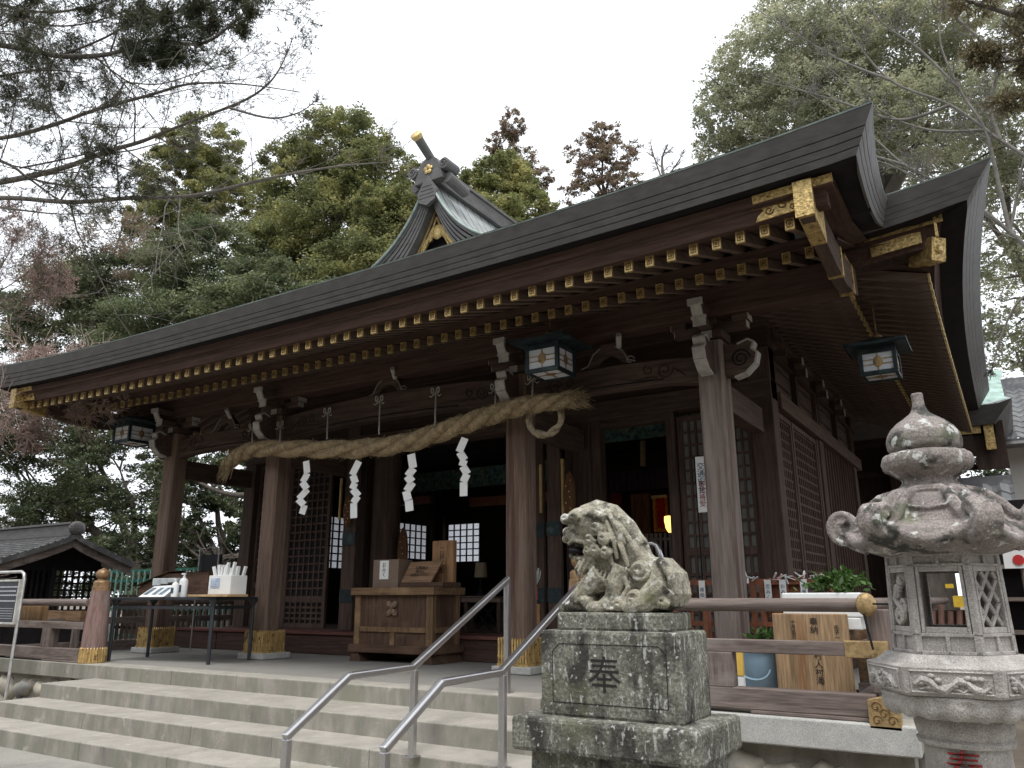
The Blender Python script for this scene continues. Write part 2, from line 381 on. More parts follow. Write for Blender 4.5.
# ---- porch columns
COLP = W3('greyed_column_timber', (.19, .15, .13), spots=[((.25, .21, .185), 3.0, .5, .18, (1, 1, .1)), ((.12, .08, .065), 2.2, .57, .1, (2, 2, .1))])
def porch_column(xc):
    mb = MB(); c = .03; h = .148
    mb.prism([(xc - h + c, 8.35), (xc + h - c, 8.35), (xc + h, 8.35 + c), (xc + h, 8.65 - c), (xc + h - c, 8.65), (xc - h + c, 8.65), (xc - h, 8.65 - c), (xc - h, 8.35 + c)], 'z', .06, 3.68)
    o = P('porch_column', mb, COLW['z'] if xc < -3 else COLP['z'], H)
    mb = MB(); mb.box(xc - .27, xc + .27, 8.24, 8.78, 0, .085); P('base_stone', mb, GRAN, o, bevel=.012)
    # metal shoe made of pointed upright strips
    mb = MB(); w = .205
    mb.box(xc - w, xc + w, 8.5 - w, 8.5 + w, .085, .36); sc_ = P('brass_shoe', mb, BRONZE, o); mb = MB()
    mb.box(xc - w - .012, xc + w + .012, 8.5 - w - .012, 8.5 + w + .012, .085, .115); mb.box(xc - w - .008, xc + w + .008, 8.5 - w - .008, 8.5 + w + .008, .19, .205)
    n = 11
    for k in range(n):
        for (ux, uy) in ((1, 0), (0, 1)):
            for sg in (-1, 1):
                t = -w + (k + .5) * 2 * w / n
                cx, cy = (xc + t, 8.5 + sg * w) if ux else (xc + sg * w, 8.5 + t)
                hw = w / n * .62
                if ux: mb.prism([(cx - hw, .12), (cx + hw, .12), (cx + hw, .37), (cx, .405), (cx - hw, .37)], 'y', cy - .011, cy + .011)
                else: mb.prism([(cy - hw, .12), (cy + hw, .12), (cy + hw, .37), (cy, .405), (cy - hw, .37)], 'x', cx - .011, cx + .011)
    P('brass_strips', mb, GOLDS, o)
    return o
GOLDS = mat('golden_strip_shoe', (.50, .34, .135), .5, .35, .4, 30, (1, 1, .2), bump=.3, spots=[((.16, .10, .05), 12, .55, .08)])
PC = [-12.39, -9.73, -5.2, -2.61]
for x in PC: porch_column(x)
# ---- rainbow beams between the porch columns (arched soffit, carved scroll ends)
def scroll(cx, y, cz, r, turns=1.6, sgn=1, th=.014, start=0):
    pts = []; N = int(18 * turns)
    for i in range(N):
        a = start + sgn * i / 18 * 2 * math.pi; rr = r * (1 - .8 * i / N); pts.append((cx + rr * math.cos(a), y, cz + rr * math.sin(a)))
    return pts
def rainbow(xa, xb, zb, zt, arch, y0=8.42, y1=8.60):
    n = 16; top = []; bot = []
    for i in range(n + 1):
        t = i / n; x = xa + (xb - xa) * t; k = 1 - (2 * t - 1) ** 2
        e = min(1, min(t, 1 - t) * 7)
        top.append((x, zt + arch * k)); bot.append((x, zb + arch * .7 * k + .035 * e))
    mb = MB(); mb.prism(bot + top[::-1], 'y', y0, y1)
    o = P('rainbow_beam', mb, DARKB['x'], H, bevel=.012)
    mb = MB()
    for sg, xe in ((1, xa), (-1, xb)):
        cx = xe + sg * .42; cz = (zb + zt) / 2 + .06
        mb.tube(scroll(cx, y0 - .003, cz, .10, 1.5, sg), .011, 5)
        mb.tube(scroll(cx + sg * .2, y0 - .003, cz + .03, .07, 1.2, -sg, start=math.pi * .6), .010, 5)
        mb.tube([(cx + sg * (.1 + .06 * i), y0 - .003, cz - .08 + .012 * math.sin(i * 1.1) + .004 * i) for i in range(9)], [.012 - .001 * i for i in range(9)], 5)
        mb.tube([(cx - sg * .25 + sg * .04 * i, y0 - .003, cz - .1 + .03 * i) for i in range(5)], .01, 5)
    PS('carved_scroll', mb, DARK['x'], o, smooth=True)
    mb = MB(); mb.tube([(x, y0 - .002, z + .05) for (x, z) in bot[3:-3]], .009, 4); P('bead', mb, SOOT, o)
    return o
DARKB = W3('beam_timber', (.080, .054, .043))
rainbow(PC[0] + .14, PC[1] - .14, 3.24, 3.56, .05)
rainbow(PC[1] + .14, PC[2] - .14, 3.27, 3.66, .11)
rainbow(PC[2] + .14, PC[3] - .14, 3.22, 3.54, .06)
# ---- tie beams running back to the hall, shouldered
for x in PC:
    mb = MB(); mb.box(x - .10, x + .10, 8.64, 10.12, 2.92, 3.24); o = P('tie_beam', mb, DARKB['y'], H, bevel=.01)
# ---- projecting beam noses with whitened edges
def nose(P0, d, name='beam_nose'):
    """P0 root point on the column face, d = direction (unit, x or y)"""
    prof = [(0, -.18), (.10, -.20), (.22, -.17), (.33, -.07), (.36, .05), (.30, .10), (.33, .17), (.27, .21), (.15, .17), (0, .2)]
    mb = MB()
    if abs(d[0]): mb.prism([(P0[0] + d[0] * a, P0[2] + b) for a, b in prof], 'y', P0[1] - .065, P0[1] + .065)
    else: mb.prism([(P0[1] + d[1] * a, P0[2] + b) for a, b in prof], 'x', P0[0] - .065, P0[0] + .065)
    o = P(name, mb, DARKB['x'], H, bevel=.008)
    mb = MB(); pr = prof[1:9]
    for (a, b), (a2, b2) in zip(pr, pr[1:]):
        q = [(a, b), (a2, b2)]
        if abs(d[0]): A = (P0[0] + d[0] * a * 1.02, P0[1], P0[2] + b * 1.02); B = (P0[0] + d[0] * a2 * 1.02, P0[1], P0[2] + b2 * 1.02); mb.bar(A, B, .139, .022, up=(0, 1, 0) if False else (d[0] * .3, 0, 1))
        else: A = (P0[0], P0[1] + d[1] * a * 1.02, P0[2] + b * 1.02); B = (P0[0], P0[1] + d[1] * a2 * 1.02, P0[2] + b2 * 1.02); mb.bar(A, B, .139, .022, up=(0, d[1] * .3, 1))
    P('whitened_edge', mb, CAPW, o)
    mb = MB()
    if abs(d[0]): 
        mb.tube(scroll(P0[0] + d[0] * .18, P0[1] - .066, P0[2], .11, 1.9, d[0]), .011, 5)
    PS('carved_scroll', mb, SOOT, o)
for x, s in ((PC[3], 1), (PC[0], -1)):
    nose((x + s * .148, 8.5, 3.44), (s, 0))
for x in PC: nose((x, 8.36, 3.46), (0, -1))
# ---- bracket sets carrying the purlin
def bracket(x):
    mb = MB()
    mb.box(x - .17, x + .17, 8.33, 8.67, 3.70, 3.80); mb.box(x - .12, x + .12, 8.38, 8.62, 3.66, 3.70)
    mb.box(x - .42, x + .42, 8.44, 8.56, 3.80, 3.90)
    for k in (-.36, 0, .36): mb.box(x + k - .09, x + k + .09, 8.41, 8.59, 3.885, 3.965)
    mb.box(x - .055, x + .055, 8.10, 8.9, 3.80, 3.90)
    mb.box(x - .045, x + .045, 8.0, 8.36, 4.0, 4.08)
    P('bracket_set', mb, DARKB['x'], H, bevel=.006)
    mb = MB()
    # pale end faces of blocks and arms
    for k in (-.36, .36):
        s = 1 if k > 0 else -1
        mb.box(x + k + s * .087, x + k + s * .096, 8.415, 8.585, 3.892, 3.958)
    for s in (-1, 1): mb.box(x + s * .418, x + s * .428, 8.445, 8.555, 3.81, 3.885)
    mb.box(x - .075, x + .075, 8.085, 8.1, 3.785, 3.865); mb.box(x - .06, x + .06, 8.32, 8.33, 3.705, 3.79)
    mb.prism([(7.99, 4.0), (8.04, 3.9), (8.07, 3.9), (8.02, 4.0)], 'x', x - .06, x + .06)
    mb.box(x - .085, x + .085, 7.965, 8.0, 4.0, 4.075)
    mb.box(x - .085, x + .085, 8.065, 8.10, 3.865, 3.9)
    PS('whitened_block_end', mb, CAPW, H)
for x in PC: bracket(x)
# ---- frog-leg struts with a pale nosing
def strut(x, zb):
    mb = MB(); pr = [(-.36, 0), (-.27, .03), (-.2, .16), (-.1, .23), (-.1, .28), (.1, .28), (.1, .23), (.2, .16), (.27, .03), (.36, 0), (.20, 0), (.1, .1), (0, .14), (-.1, .1), (-.20, 0)]
    mb.prism([(x + a, zb + b) for a, b in pr], 'y', 8.44, 8.54)
    o = P('frog_leg_strut', mb, DARKB['x'], H, bevel=.005)
    mb = MB(); mb.tube([(x + a, 8.437, zb + b) for a, b in pr[:4]], .011, 5); mb.tube([(x + a, 8.437, zb + b) for a, b in pr[6:10]], .011, 5)
    mb.tube([(x + .30 + .05 * math.cos(i * .7), 8.437, zb + .03 + .04 * math.sin(i * .7)) for i in range(8)], .009, 5)
    PS('carved_edge', mb, CAPD, o, smooth=True)
    mb = MB(); mb.tube([(x + .17, 8.4, zb + .2), (x + .24, 8.25, zb + .30)], .035, 8); PS('whitened_block_end', mb, CAPW, o, smooth=True)
CAPD = mat('faded_timber_edge', (.20, .17, .15), .8, var=.2)
for x, z in ((-11.05, 3.61), (-7.45, 3.76), (-3.9, 3.62)): strut(x, z)
# ---- purlin
mb = MB(); mb.box(mir(-1.08), -1.08, 8.32, 8.62, 3.97, 4.33); P('purlin', mb, RED['x'], H, bevel=.02)

# ---- rafters. flying rafters (upper row) and base rafters (lower row), slope .33, each with an engraved gilt cap
SL = .33
def rafter_mesh(name, y0, y1, z0, w, h, m):
    mb = MB(); pr = [(y0, z0 - h / 2), (y0, z0 + h / 2), (y1, z0 + h / 2 + SL * (y1 - y0)), (y1, z0 - h / 2 + SL * (y1 - y0))]
    mb.prism(pr, 'x', CX - w / 2, CX + w / 2)
    o = P(name, mb, m, H)
    mb = MB(); mb.box(CX - w / 2 - .004, CX + w / 2 + .004, y0 - .010, y0 + .022, z0 - h / 2 - .004, z0 + h / 2 + .006)
    c = P('gilt_cap', mb, GOLD, o)
    mb = MB(); q = w / 2 * .62
    for a, b in ((-q, -q), (q, -q)): mb.box(CX + a - .004, CX + a + .004, y0 - .014, y0 - .0102, z0 - q * 1.3, z0 + q * 1.3)
    for b in (-q * 1.3, q * 1.3): mb.box(CX - q - .004, CX + q + .004, y0 - .014, y0 - .0102, z0 + b - .004, z0 + b + .004)
    mb.ell((CX, y0 - .011, z0), (.016, .004, .02), 6, 4)
    P('engraving', mb, ENGR, c)
    return o
ENGR = mat('engraving_shadow', (.16, .09, .03), .6, .4, .2)
NR = 58; SPC = 12.48 / (NR - 1)
def place_row(o):
    for i in range(NR):
        x = -13.74 + i * SPC
        off = Vector((x - CX, 0, rise(x) * .55))
        if i == 0: o.location = off
        else: copyt(o, H, off)
RAFT = W3('rafter_timber', (.125, .088, .070))
place_row(rafter_mesh('flying_rafter', 6.60, 7.75, 3.95, .074, .10, RAFT['y']))
place_row(rafter_mesh('base_rafter', 7.40, 10.2, 3.995, .072, .098, RAFT['y']))

# ---- generic swept strips along x (profile in y,z relative to the eave line)
def sweep(mb, prof, xs, dz, ends=None):
    rows = []
    for x in xs: rows.append([(x, y, z + dz(x)) for (y, z) in prof])
    n = len(prof); k = len(xs); vs = [p for r in rows for p in r]
    fs = [(i * n + j, i * n + (j + 1) % n, (i + 1) * n + (j + 1) % n, (i + 1) * n + j) for i in range(k - 1) for j in range(n)]
    fs += [tuple(range(n))[::-1], tuple((k - 1) * n + j for j in range(n))]
    mb.add(vs, fs); return mb
def xr(a, b, n=40): return [a + (b - a) * i / (n - 1) for i in range(n)]
dz9 = lambda x: rise(x) * .58
# sheathing above each row, the board at the lower rafter tips, and the fascia boards above the upper row
mb = MB(); sweep(mb, [(6.62, 4.015), (6.62, 4.035), (7.75, 4.41), (7.75, 4.385)], xr(mir(-1.14), -1.14), dz9); P('sheathing', mb, RED['y'], H)
mb = MB(); sweep(mb, [(7.44, 4.065), (7.44, 4.085), (10.3, 5.03), (10.3, 5.0)], xr(mir(-1.0), -1.0), dz9); P('sheathing', mb, RED['y'], H)
mb = MB(); sweep(mb, [(7.42, 4.055), (7.42, 4.17), (7.50, 4.20), (7.50, 4.085)], xr(mir(-1.14), -1.14), dz9); P('eave_batten', mb, RED['x'], H)
mb = MB(); sweep(mb, [(6.52, 3.995), (6.50, 4.115), (6.60, 4.135), (6.66, 4.01)], xr(mir(-.92), -.92), dz9); P('eave_board', mb, RED['x'], H)
mb = MB(); sweep(mb, [(6.44, 4.13), (6.42, 4.215), (6.62, 4.24), (6.62, 4.13)], xr(mir(-.86), -.86), dz9); P('eave_board', mb, RED['x'], H)
mb = MB(); sweep(mb, [(6.495, 4.108), (6.485, 4.128), (6.52, 4.132), (6.52, 4.112)], xr(mir(-.93), -.93), dz9); P('bead', mb, DARKB['x'], H)

# ---- layered copper eave edge: levels 0 (top) .. 1 (bottom)
VT = [(-.445, 6.15, 4.705), (-.49, 6.45, 4.65), (-.53, 6.85, 4.615), (-.557, 7.3, 4.63), (-.58, 7.8, 4.71), (-.60, 8.35, 4.885), (-.62, 8.8, 5.07), (-.66, 9.6, 5.45)]
VB = [(-.635, 6.30, 4.345), (-.648, 6.55, 4.31), (-.66, 6.9, 4.29), (-.668, 7.3, 4.305), (-.675, 7.8, 4.40), (-.68, 8.35, 4.58), (-.70, 8.8, 4.76), (-.74, 9.6, 5.14)]
def lerp(a, b, t): return tuple(p + (q - p) * t for p, q in zip(a, b))
BANDS = [(0.0, .05), (.05, .44), (.44, .63), (.63, .81), (.81, 1.0)]
def edge_path(f, out):
    """right verge (front to back) mirrored to the left, at level f; out = groove step"""
    v = [lerp(a, b, f) for a, b in zip(VT, VB)]
    fx = v[0][0]; y = 6.15 + .15 * f
    front = []
    for x in xr(mir(fx), fx, 70):
        zt = 4.505 + rise(x); zb = 4.212 + rise(x) * .66
        front.append((x, y + out, zt + (zb - zt) * f))
    front[-1] = (fx, y, v[0][2]); front[0] = (mir(fx), y, v[0][2])
    L_ = [(mir(p[0]), p[1], p[2]) for p in v[1:]][::-1]
    if out: v = [(p[0] - out, p[1], p[2]) for p in v]; L_ = [(p[0] + out, p[1], p[2]) for p in L_]
    return L_ + front + v[1:]
def edge_band(f0, f1, name, m):
    mb = MB(); e = .013 if f0 > .03 else .006
    rows = [edge_path(f0 + e, .024), edge_path(f0 + e, .0), edge_path(f1 - e, .0), edge_path(f1 - e, .024)]
    mb.grid(rows)
    o = P(name, mb, m, H); return o
for i, (a, b) in enumerate(BANDS):
    edge_band(a, b, 'eave_edge_layer' if i else 'eave_edge_lip', COPPER if i else PATINA)
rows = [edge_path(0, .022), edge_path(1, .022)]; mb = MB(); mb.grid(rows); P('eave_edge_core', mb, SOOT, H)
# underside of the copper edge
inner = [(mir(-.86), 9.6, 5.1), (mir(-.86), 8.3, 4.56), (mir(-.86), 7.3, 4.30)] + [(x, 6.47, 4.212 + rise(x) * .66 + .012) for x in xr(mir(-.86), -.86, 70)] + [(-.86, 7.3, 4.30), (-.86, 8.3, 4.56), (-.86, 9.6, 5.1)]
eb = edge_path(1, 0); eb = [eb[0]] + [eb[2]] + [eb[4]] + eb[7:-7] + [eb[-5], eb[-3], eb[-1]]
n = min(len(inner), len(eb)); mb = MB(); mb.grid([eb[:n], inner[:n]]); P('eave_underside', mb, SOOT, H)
# red soffit beside the verge beam
for s in (0, 1):
    f = (lambda x: mir(x)) if s else (lambda x: x)
    mb = MB(); mb.grid([[(f(-1.12), y, z) for (y, z) in ((6.5, 4.235), (7.3, 4.22), (8.3, 4.44), (9.4, 4.86))], [(f(-.84), y, z + .03) for (y, z) in ((6.47, 4.235), (7.3, 4.22), (8.3, 4.44), (9.4, 4.86))]])
    P('verge_soffit', mb, RED['y'], H)
    # verge beam with gilt nose, sagging towards the purlin end
    pts = [(6.44, 4.13), (6.95, 4.08), (7.4, 4.03), (7.9, 4.02), (8.34, 4.08), (8.64, 4.15)]
    mb = MB(); top = [(y, z + .15) for y, z in pts]; bot = [(y, z - .16) for y, z in pts]
    mb.prism(bot + top[::-1], 'x', f(-1.145), f(-1.025)); vb = P('verge_beam', mb, DARKB['y'], H, bevel=.006)
    mb = MB(); q = pts[:2]; mb.prism([(6.375, 3.985), (6.90, 3.905), (6.90, 4.23), (6.375, 4.27)], 'x', f(-1.152), f(-1.018)); mb.box(f(-1.162), f(-1.008), 6.355, 6.38, 3.955, 4.285)
    PS('gilt_fitting', mb, GOLDF, vb)
    mb = MB(); mb.box(f(-1.158), f(-1.012), 8.26, 8.335, 3.90, 4.22); mb.box(f(-1.158), f(-1.012), 7.62, 7.68, 3.86, 4.16)
    mb.box(f(-1.07), f(-1.06), 8.24, 8.30, 3.93, 4.34)
    PS('gilt_fitting', mb, GOLDF, vb)
    mb = MB(); mb.box(f(-1.10), f(-1.06), 8.30, 8.64, 3.955, 4.345); PS('gilt_fitting', mb, GOLDF, H)
    # gilt plates on the eave boards at the corner
    mb = MB(); sweep(mb, [(6.43, 4.145), (6.412, 4.215), (6.44, 4.215), (6.45, 4.145)], sorted([f(-1.52), f(-1.2), f(-.85)]), dz9)
    PS('gilt_fitting', mb, GOLDF, H)
    mb = MB(); za = 3.985 + .17
    mb.prism([(f(-1.60), 4.225), (f(-1.5), 4.20), (f(-1.44), 4.165), (f(-1.5), 4.12), (f(-1.52), 4.07), (f(-1.15), 4.095), (f(-1.15), 4.275)], 'y', 6.492, 6.51)
    g = P('gilt_fitting', mb, GOLDF, H)
    mb = MB(); mb.tube(scroll(f(-1.28), 6.49, 4.18, .055, 1.4), .008, 5); mb.tube(scroll(f(-1.40), 6.49, 4.15, .04, 1.3, -1), .007, 5); mb.tube([(f(-1.55 + .04 * i), 6.489, 4.20 - .02 * math.sin(i * 1.1)) for i in range(9)], .006, 4); mb.tube(scroll(f(-1.20), 6.49, 4.14, .03, 1.3, -1), .006, 5); P('engraving', mb, ENGR, g)

# ---- main roof behind: eaves on the front corner and the sides
def ze(d): return 4.78 + .30 * math.exp(-max(0, d) / 1.6)
def east(f, y):      # outer line of the side eave
    dd = y - 8.35
    x = .04 + .33 * math.exp(-max(0, dd) / 2.2) - .24 * f
    return (x, y, ze(dd) - .335 * f)
def main_path(f, out):
    y0 = 8.35 + .15 * f; c = east(f, y0); c = (.37 - .27 * f, y0, 5.083 - .345 * f)
    fr = [(x, y0 + out, ze(c[0] - x) + (-.335) * f) for x in xr(-1.4, c[0], 14)]; fr[-1] = (c[0], y0, c[2])
    ys = [8.35 + .15 * f + k for k in (.15, .35, .6, .9, 1.3, 1.9, 2.7, 3.7, 5, 6.3, 7.3, 8.0, 8.5, 8.9, 9.2)]
    return fr + [(east(f, y)[0] - out, y, east(f, y)[2]) for y in ys]
for side in (0, 1):
    f = (lambda p: (mir(p[0]), p[1], p[2])) if side else (lambda p: p)
    for i, (a, b) in enumerate(BANDS):
        mb = MB(); e = .006
        mb.grid([[f(p) for p in main_path(q, o)] for q, o in ((a + e, .024), (a + e, 0), (b - e, 0), (b - e, .024))])
        P('eave_edge_layer' if i else 'eave_edge_lip', mb, COPPER if i else PATINA, H)
    mb = MB(); mb.grid([[f(p) for p in main_path(q, .022)] for q in (0, 1)]); P('eave_edge_core', mb, SOOT, H)
    # underside copper then reddish board then rafters
    bt = main_path(1, 0); n0 = 14
    inn = []
    for i, p in enumerate(bt):
        if i < n0: inn.append((min(p[0], -.20), p[1] + .18, p[2] + .0 - (.02 if i > 8 else 0)))
        else: inn.append((p[0] - .24, max(p[1], 8.70), p[2] - .02))
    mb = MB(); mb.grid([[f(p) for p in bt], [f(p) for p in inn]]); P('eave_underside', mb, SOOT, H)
    low = [(min(p[0], -.28) if i < n0 else p[0] - .08, max(p[1], 8.78) if i >= n0 else p[1] + .08, p[2] - .24) for i, p in enumerate(inn)]
    mb = MB(); mb.grid([[f(p) for p in inn], [f(p) for p in low]]); P('eave_board', mb, RED['y'], H)
    low2 = [(p[0] - .15 if i >= n0 else p[0], p[1] if i >= n0 else p[1] + .15, p[2] + .0) for i, p in enumerate(low)]
    mb = MB(); mb.grid([[f(p) for p in low], [f(p) for p in low2]]); P('eave_board', mb, DARK['y'], H)
    # gilt plates near the corner on the front side
    mb = MB(); g = lambda x0, x1, y, z0, z1: mb.prism([(f((x0, 0, 0))[0], z0 - .05), (f((x1, 0, 0))[0], z0), (f((x1, 0, 0))[0], z1), (f((x0, 0, 0))[0], z1 - .05)], 'y', y, y + .02)
    g(-.90, -.14, 8.645, 4.64, 4.735); g(-.86, -.36, 8.70, 4.47, 4.61); PS('gilt_fitting', mb, GOLDF, H)
    mb = MB(); xa = f((-.205, 0, 0))[0]; mb.box(xa - .02, xa + .006, 8.62, 8.68, 4.47, 4.73); PS('gilt_fitting', mb, GOLDF, H)
    # hip rafter with gilt cap
    a = Vector(f((-.24, 8.78, 4.385))); b = Vector(f((-2.45, 10.9, 4.95)))
    mb = MB(); mb.bar(a, b, .15, .22); hr = P('hip_rafter', mb, RED['y'], H)
    d = (b - a).normalized(); mb = MB(); mb.bar(a - d * .03, a + d * .30, .175, .25); PS('gilt_fitting', mb, GOLDF, hr)
    mb = MB(); mb.ell(a - d * .03, (.04, .04, .05), 8, 6); P('engraving', mb, GOLD, hr)
    # side rafters (run along x)
    def side_row(name, x0, x1, z0, ys, zf):
        s = -1
        mb = MB(); w, h = .08, .10
        mb.prism([(x0, z0 - h / 2), (x0, z0 + h / 2), (x1, z0 + h / 2 + .3 * (x0 - x1)), (x1, z0 - h / 2 + .3 * (x0 - x1))], 'y', -w / 2, w / 2)
        if side: mb.v = [(mir(v[0]), v[1], v[2]) for v in mb.v]
        o = P(name, mb, RAFT['x'], H)
        mb = MB(); xx = f((x0, 0, 0))[0]; mb.box(xx - .012, xx + .012, -w / 2 - .003, w / 2 + .003, z0 - h / 2 - .003, z0 + h / 2 + .003)
        P('gilt_cap', mb, GOLD, o)
        for i, y in enumerate(ys):
            off = Vector((0, y, zf(y)))
            if i == 0: o.location = off
            else: copyt(o, H, off)
    up = lambda y: .26 * math.exp(-max(0, y - 8.6) / 1.3)
    side_row('side_flying_rafter', -.36, -1.35, 4.02, [9.1 + .206 * i for i in range(42)], up)
    side_row('side_base_rafter', -1.16, -2.5, 4.10, [9.0 + .206 * i for i in range(42)], lambda y: up(y) * .5)
    mb = MB(); mb.grid([[f((-.34, y, 4.085 + up(y))) for y in (8.95, 9.3, 9.8, 10.6, 12, 14, 16, 17.6)], [f((-1.2, y, 4.36 + up(y))) for y in (8.95, 9.3, 9.8, 10.6, 12, 14, 16, 17.6)]]); P('sheathing', mb, RED['x'], H)
    mb = MB(); mb.grid([[f((-1.18, y, 4.165 + up(y) * .5)) for y in (8.7, 9.3, 9.8, 10.6, 12, 14, 16, 17.6)], [f((-2.6, y, 4.60 + up(y) * .5)) for y in (8.7, 9.3, 9.8, 10.6, 12, 14, 16, 17.6)]]); P('sheathing', mb, RED['x'], H)
    mb = MB(); mb.grid([[f((-1.17, y, 4.16 + up(y) * .5)) for y in (8.95, 9.3, 10.6, 12, 14, 16, 17.6)], [f((-1.17, y, 4.27 + up(y) * .8)) for y in (8.95, 9.3, 10.6, 12, 14, 16, 17.6)]]); P('eave_batten', mb, RED['y'], H)

for s_ in (0, 1):
    f = (lambda x: mir(x)) if s_ else (lambda x: x)
    mb = MB(); mb.grid([[(f(-.30), 8.75, 4.56), (f(-.34), 9.0, 4.30)], [(f(-1.2), 8.62, 4.52), (f(-1.2), 9.0, 4.42)]]); P('corner_sheathing', mb, DARK['x'], H)
# ---- roof surfaces
def g(t): return .35 * t + .027 * t * t
def zc(y): return 4.505 + g(y - 6.15)
def vz(y, table=VT):
    for a, b in zip(table, table[1:]):
        if y <= b[1]: t = (y - a[1]) / (b[1] - a[1]); return a[0] + (b[0] - a[0]) * t, a[2] + (b[2] - a[2]) * t
    return table[-1][0], table[-1][2] + (y - table[-1][1]) * .5
ys = [6.15, 6.3, 6.45, 6.65, 6.85, 7.1, 7.3, 7.55, 7.8, 8.1, 8.35, 8.8, 9.6]
rows = []
for y in ys:
    vx, vzz = vz(y); row = []
    for i in range(61):
        u = i / 60; x = mir(vx) + (vx - mir(vx)) * (.5 - .5 * math.cos(math.pi * u))
        s = min(1, min(abs(x - vx), abs(x - mir(vx))) / .8)
        base = zc(y) + rise(x)
        row.append((x, y, base + (vzz - zc(y) - rise(vx)) * (1 - s) ** 2 + .002))
    rows.append(row)
mb = MB(); mb.grid(rows); P('porch_roof', mb, SLATEC, H, smooth=True)
def zmain(x, y):
    tx = .25 - x if x > CX else x - (mir(.25)); ty = min(y - 8.35, 17.9 - y)
    return tx, ty
xs = xr(mir(.30), .30, 81); yy = xr(8.36, 17.85, 41); rows = []
for y in yy:
    row = []
    for x0_ in xs:
        ex_ = east(0, y)[0] - .01; x = CX + (x0_ - CX) / (.30 - CX) * (ex_ - CX); tx, ty = zmain(x, y); tx = tx - .25 + ex_; t = max(0, min(tx, ty)); z = 4.80 + g(t)
        if abs(x - CX) < 5.4: z = 4.505 + g(min(y - 6.15, 20.2 - y) if True else 0)
        cd_ = max(0, min(tx, 3)) + max(0, min(y - 8.35, 3)); z += .27 * math.exp(-cd_ / 1.6)
        if -.05 + abs(x - CX) < 6.9 and y < 9.6 and abs(x - CX) >= 5.4: z = min(z, zc(y) - .05)
        row.append((x, y, z - .006))
    rows.append(row)
mb = MB(); mb.grid(rows); P('main_roof', mb, SLATEC, H, smooth=True)
mb = MB(); mb.box(mir(-2.0), -2.0, 12.95, 13.4, 7.9, 8.45); P('main_ridge', mb, COPPER, H, bevel=.02)

# ---- small gable on the front slope, with verge layers, gilt boards and ridge ornaments
GA = T_ = None
gx = CX
def gz(s): return 7.74 - (1.5 * (1 - math.exp(-1.5 * s)) + .12 * s)
ss = [i * .1 for i in range(0, 20)]
for sg in (-1, 1):
    mb = MB(); mb.grid([[(gx + sg * s, y, gz(s)) for s in ss] for y in (9.30, 10, 11, 12, 13.1)])
    gr_ = P('gable_roof', mb, SLATEC, H, smooth=True)
    mb = MB()
    for k in range(1, 16):
        y = 9.3 + k * .25
        mb.tube([(gx + sg * s, y - .14 * s, gz(s) + .006) for s in ss], .006, 4)
    PS('seam', mb, COPPER, gr_)
    mb = MB(); mb.tube([(gx + sg * s, 9.30, gz(s) + .004) for s in ss], .022, 6); P('gable_edge_lip', mb, PATINA, gr_)
    for k in range(5):
        d0, d1 = .012 + k * .073, .012 + (k + 1) * .073 - .008
        mb = MB(); ov = .018 * k
        q0 = [(gx + sg * s * (1 - .03 * k), 9.32 + ov, gz(s) - d0) for s in ss]; q1 = [(gx + sg * s * (1 - .03 * k), 9.33 + ov, gz(s) - d1) for s in ss]
        q2 = [(a, 9.7, c) for a, b, c in q1]; q3 = [(a, 9.7, c) for a, b, c in q0]
        mb.grid([q3, q0, q1, q2]); P('gable_edge_layer', mb, GEDGE if 'GEDGE' in globals() else COPPER, H)
    # bargeboard with gilt edging
    mb = MB(); q0 = [(gx + sg * s * .9, 9.58, gz(s) - .42) for s in ss]; q1 = [(gx + sg * s * .9, 9.58, gz(s) - .66) for s in ss]; mb.grid([q0, q1]); P('bargeboard', mb, RED['x'], H)
    for zz in (.43, .64):
        mb = MB(); mb.tube([(gx + sg * s * .9, 9.565, gz(s) - zz) for s in ss], .017, 5); PS('gilt_fitting', mb, GOLD, H)
mb = MB(); mb.prism([(gx - .20, 7.46), (gx - .17, 7.28), (gx, 7.20), (gx + .17, 7.28), (gx + .20, 7.46), (gx + .10, 7.62), (gx, 7.77), (gx - .10, 7.62)], 'y', 9.27, 9.34)
for k in range(4): mb.box(gx - .17 + .02 * k, gx + .17 - .02 * k, 9.262, 9.27, 7.34 + .07 * k, 7.348 + .07 * k)
P('gable_hood', mb, COPPER, H, bevel=.006)
mb = MB(); mb.prism([(gx - 1.3, 6.0), (gx + 1.3, 6.0), (gx, 7.3)], 'y', 9.72, 9.76); P('gable_wall', mb, SOOT, H)
mb = MB()
for sg in (-1, 1):
    mb.tube([(gx + sg * (.05 + .055 * i), 9.6, 6.92 - .07 * i + .03 * math.sin(i * 2.2)) for i in range(8)], [.06, .05, .06, .045, .055, .04, .05, .02], 7)
mb.ell((gx, 9.6, 6.85), (.12, .05, .14)); P('gilt_pendant', mb, GOLD, H, smooth=True)
mb = MB(); mb.box(gx - .13, gx + .13, 9.45, 13.1, 7.66, 7.92); mb.box(gx - .16, gx + .16, 9.4, 13.1, 7.92, 7.98); mb.tube([(gx, 9.4, 8.0), (gx, 13.1, 8.0)], .07, 10)
gr_ = P('gable_ridge', mb, COPPER, H, bevel=.01)
mb = MB()
mb.prism([(gx - .30, 7.66), (gx + .30, 7.66), (gx + .26, 7.86), (gx + .16, 8.06), (gx, 8.14), (gx - .16, 8.06), (gx - .26, 7.86)], 'y', 9.30, 9.46)
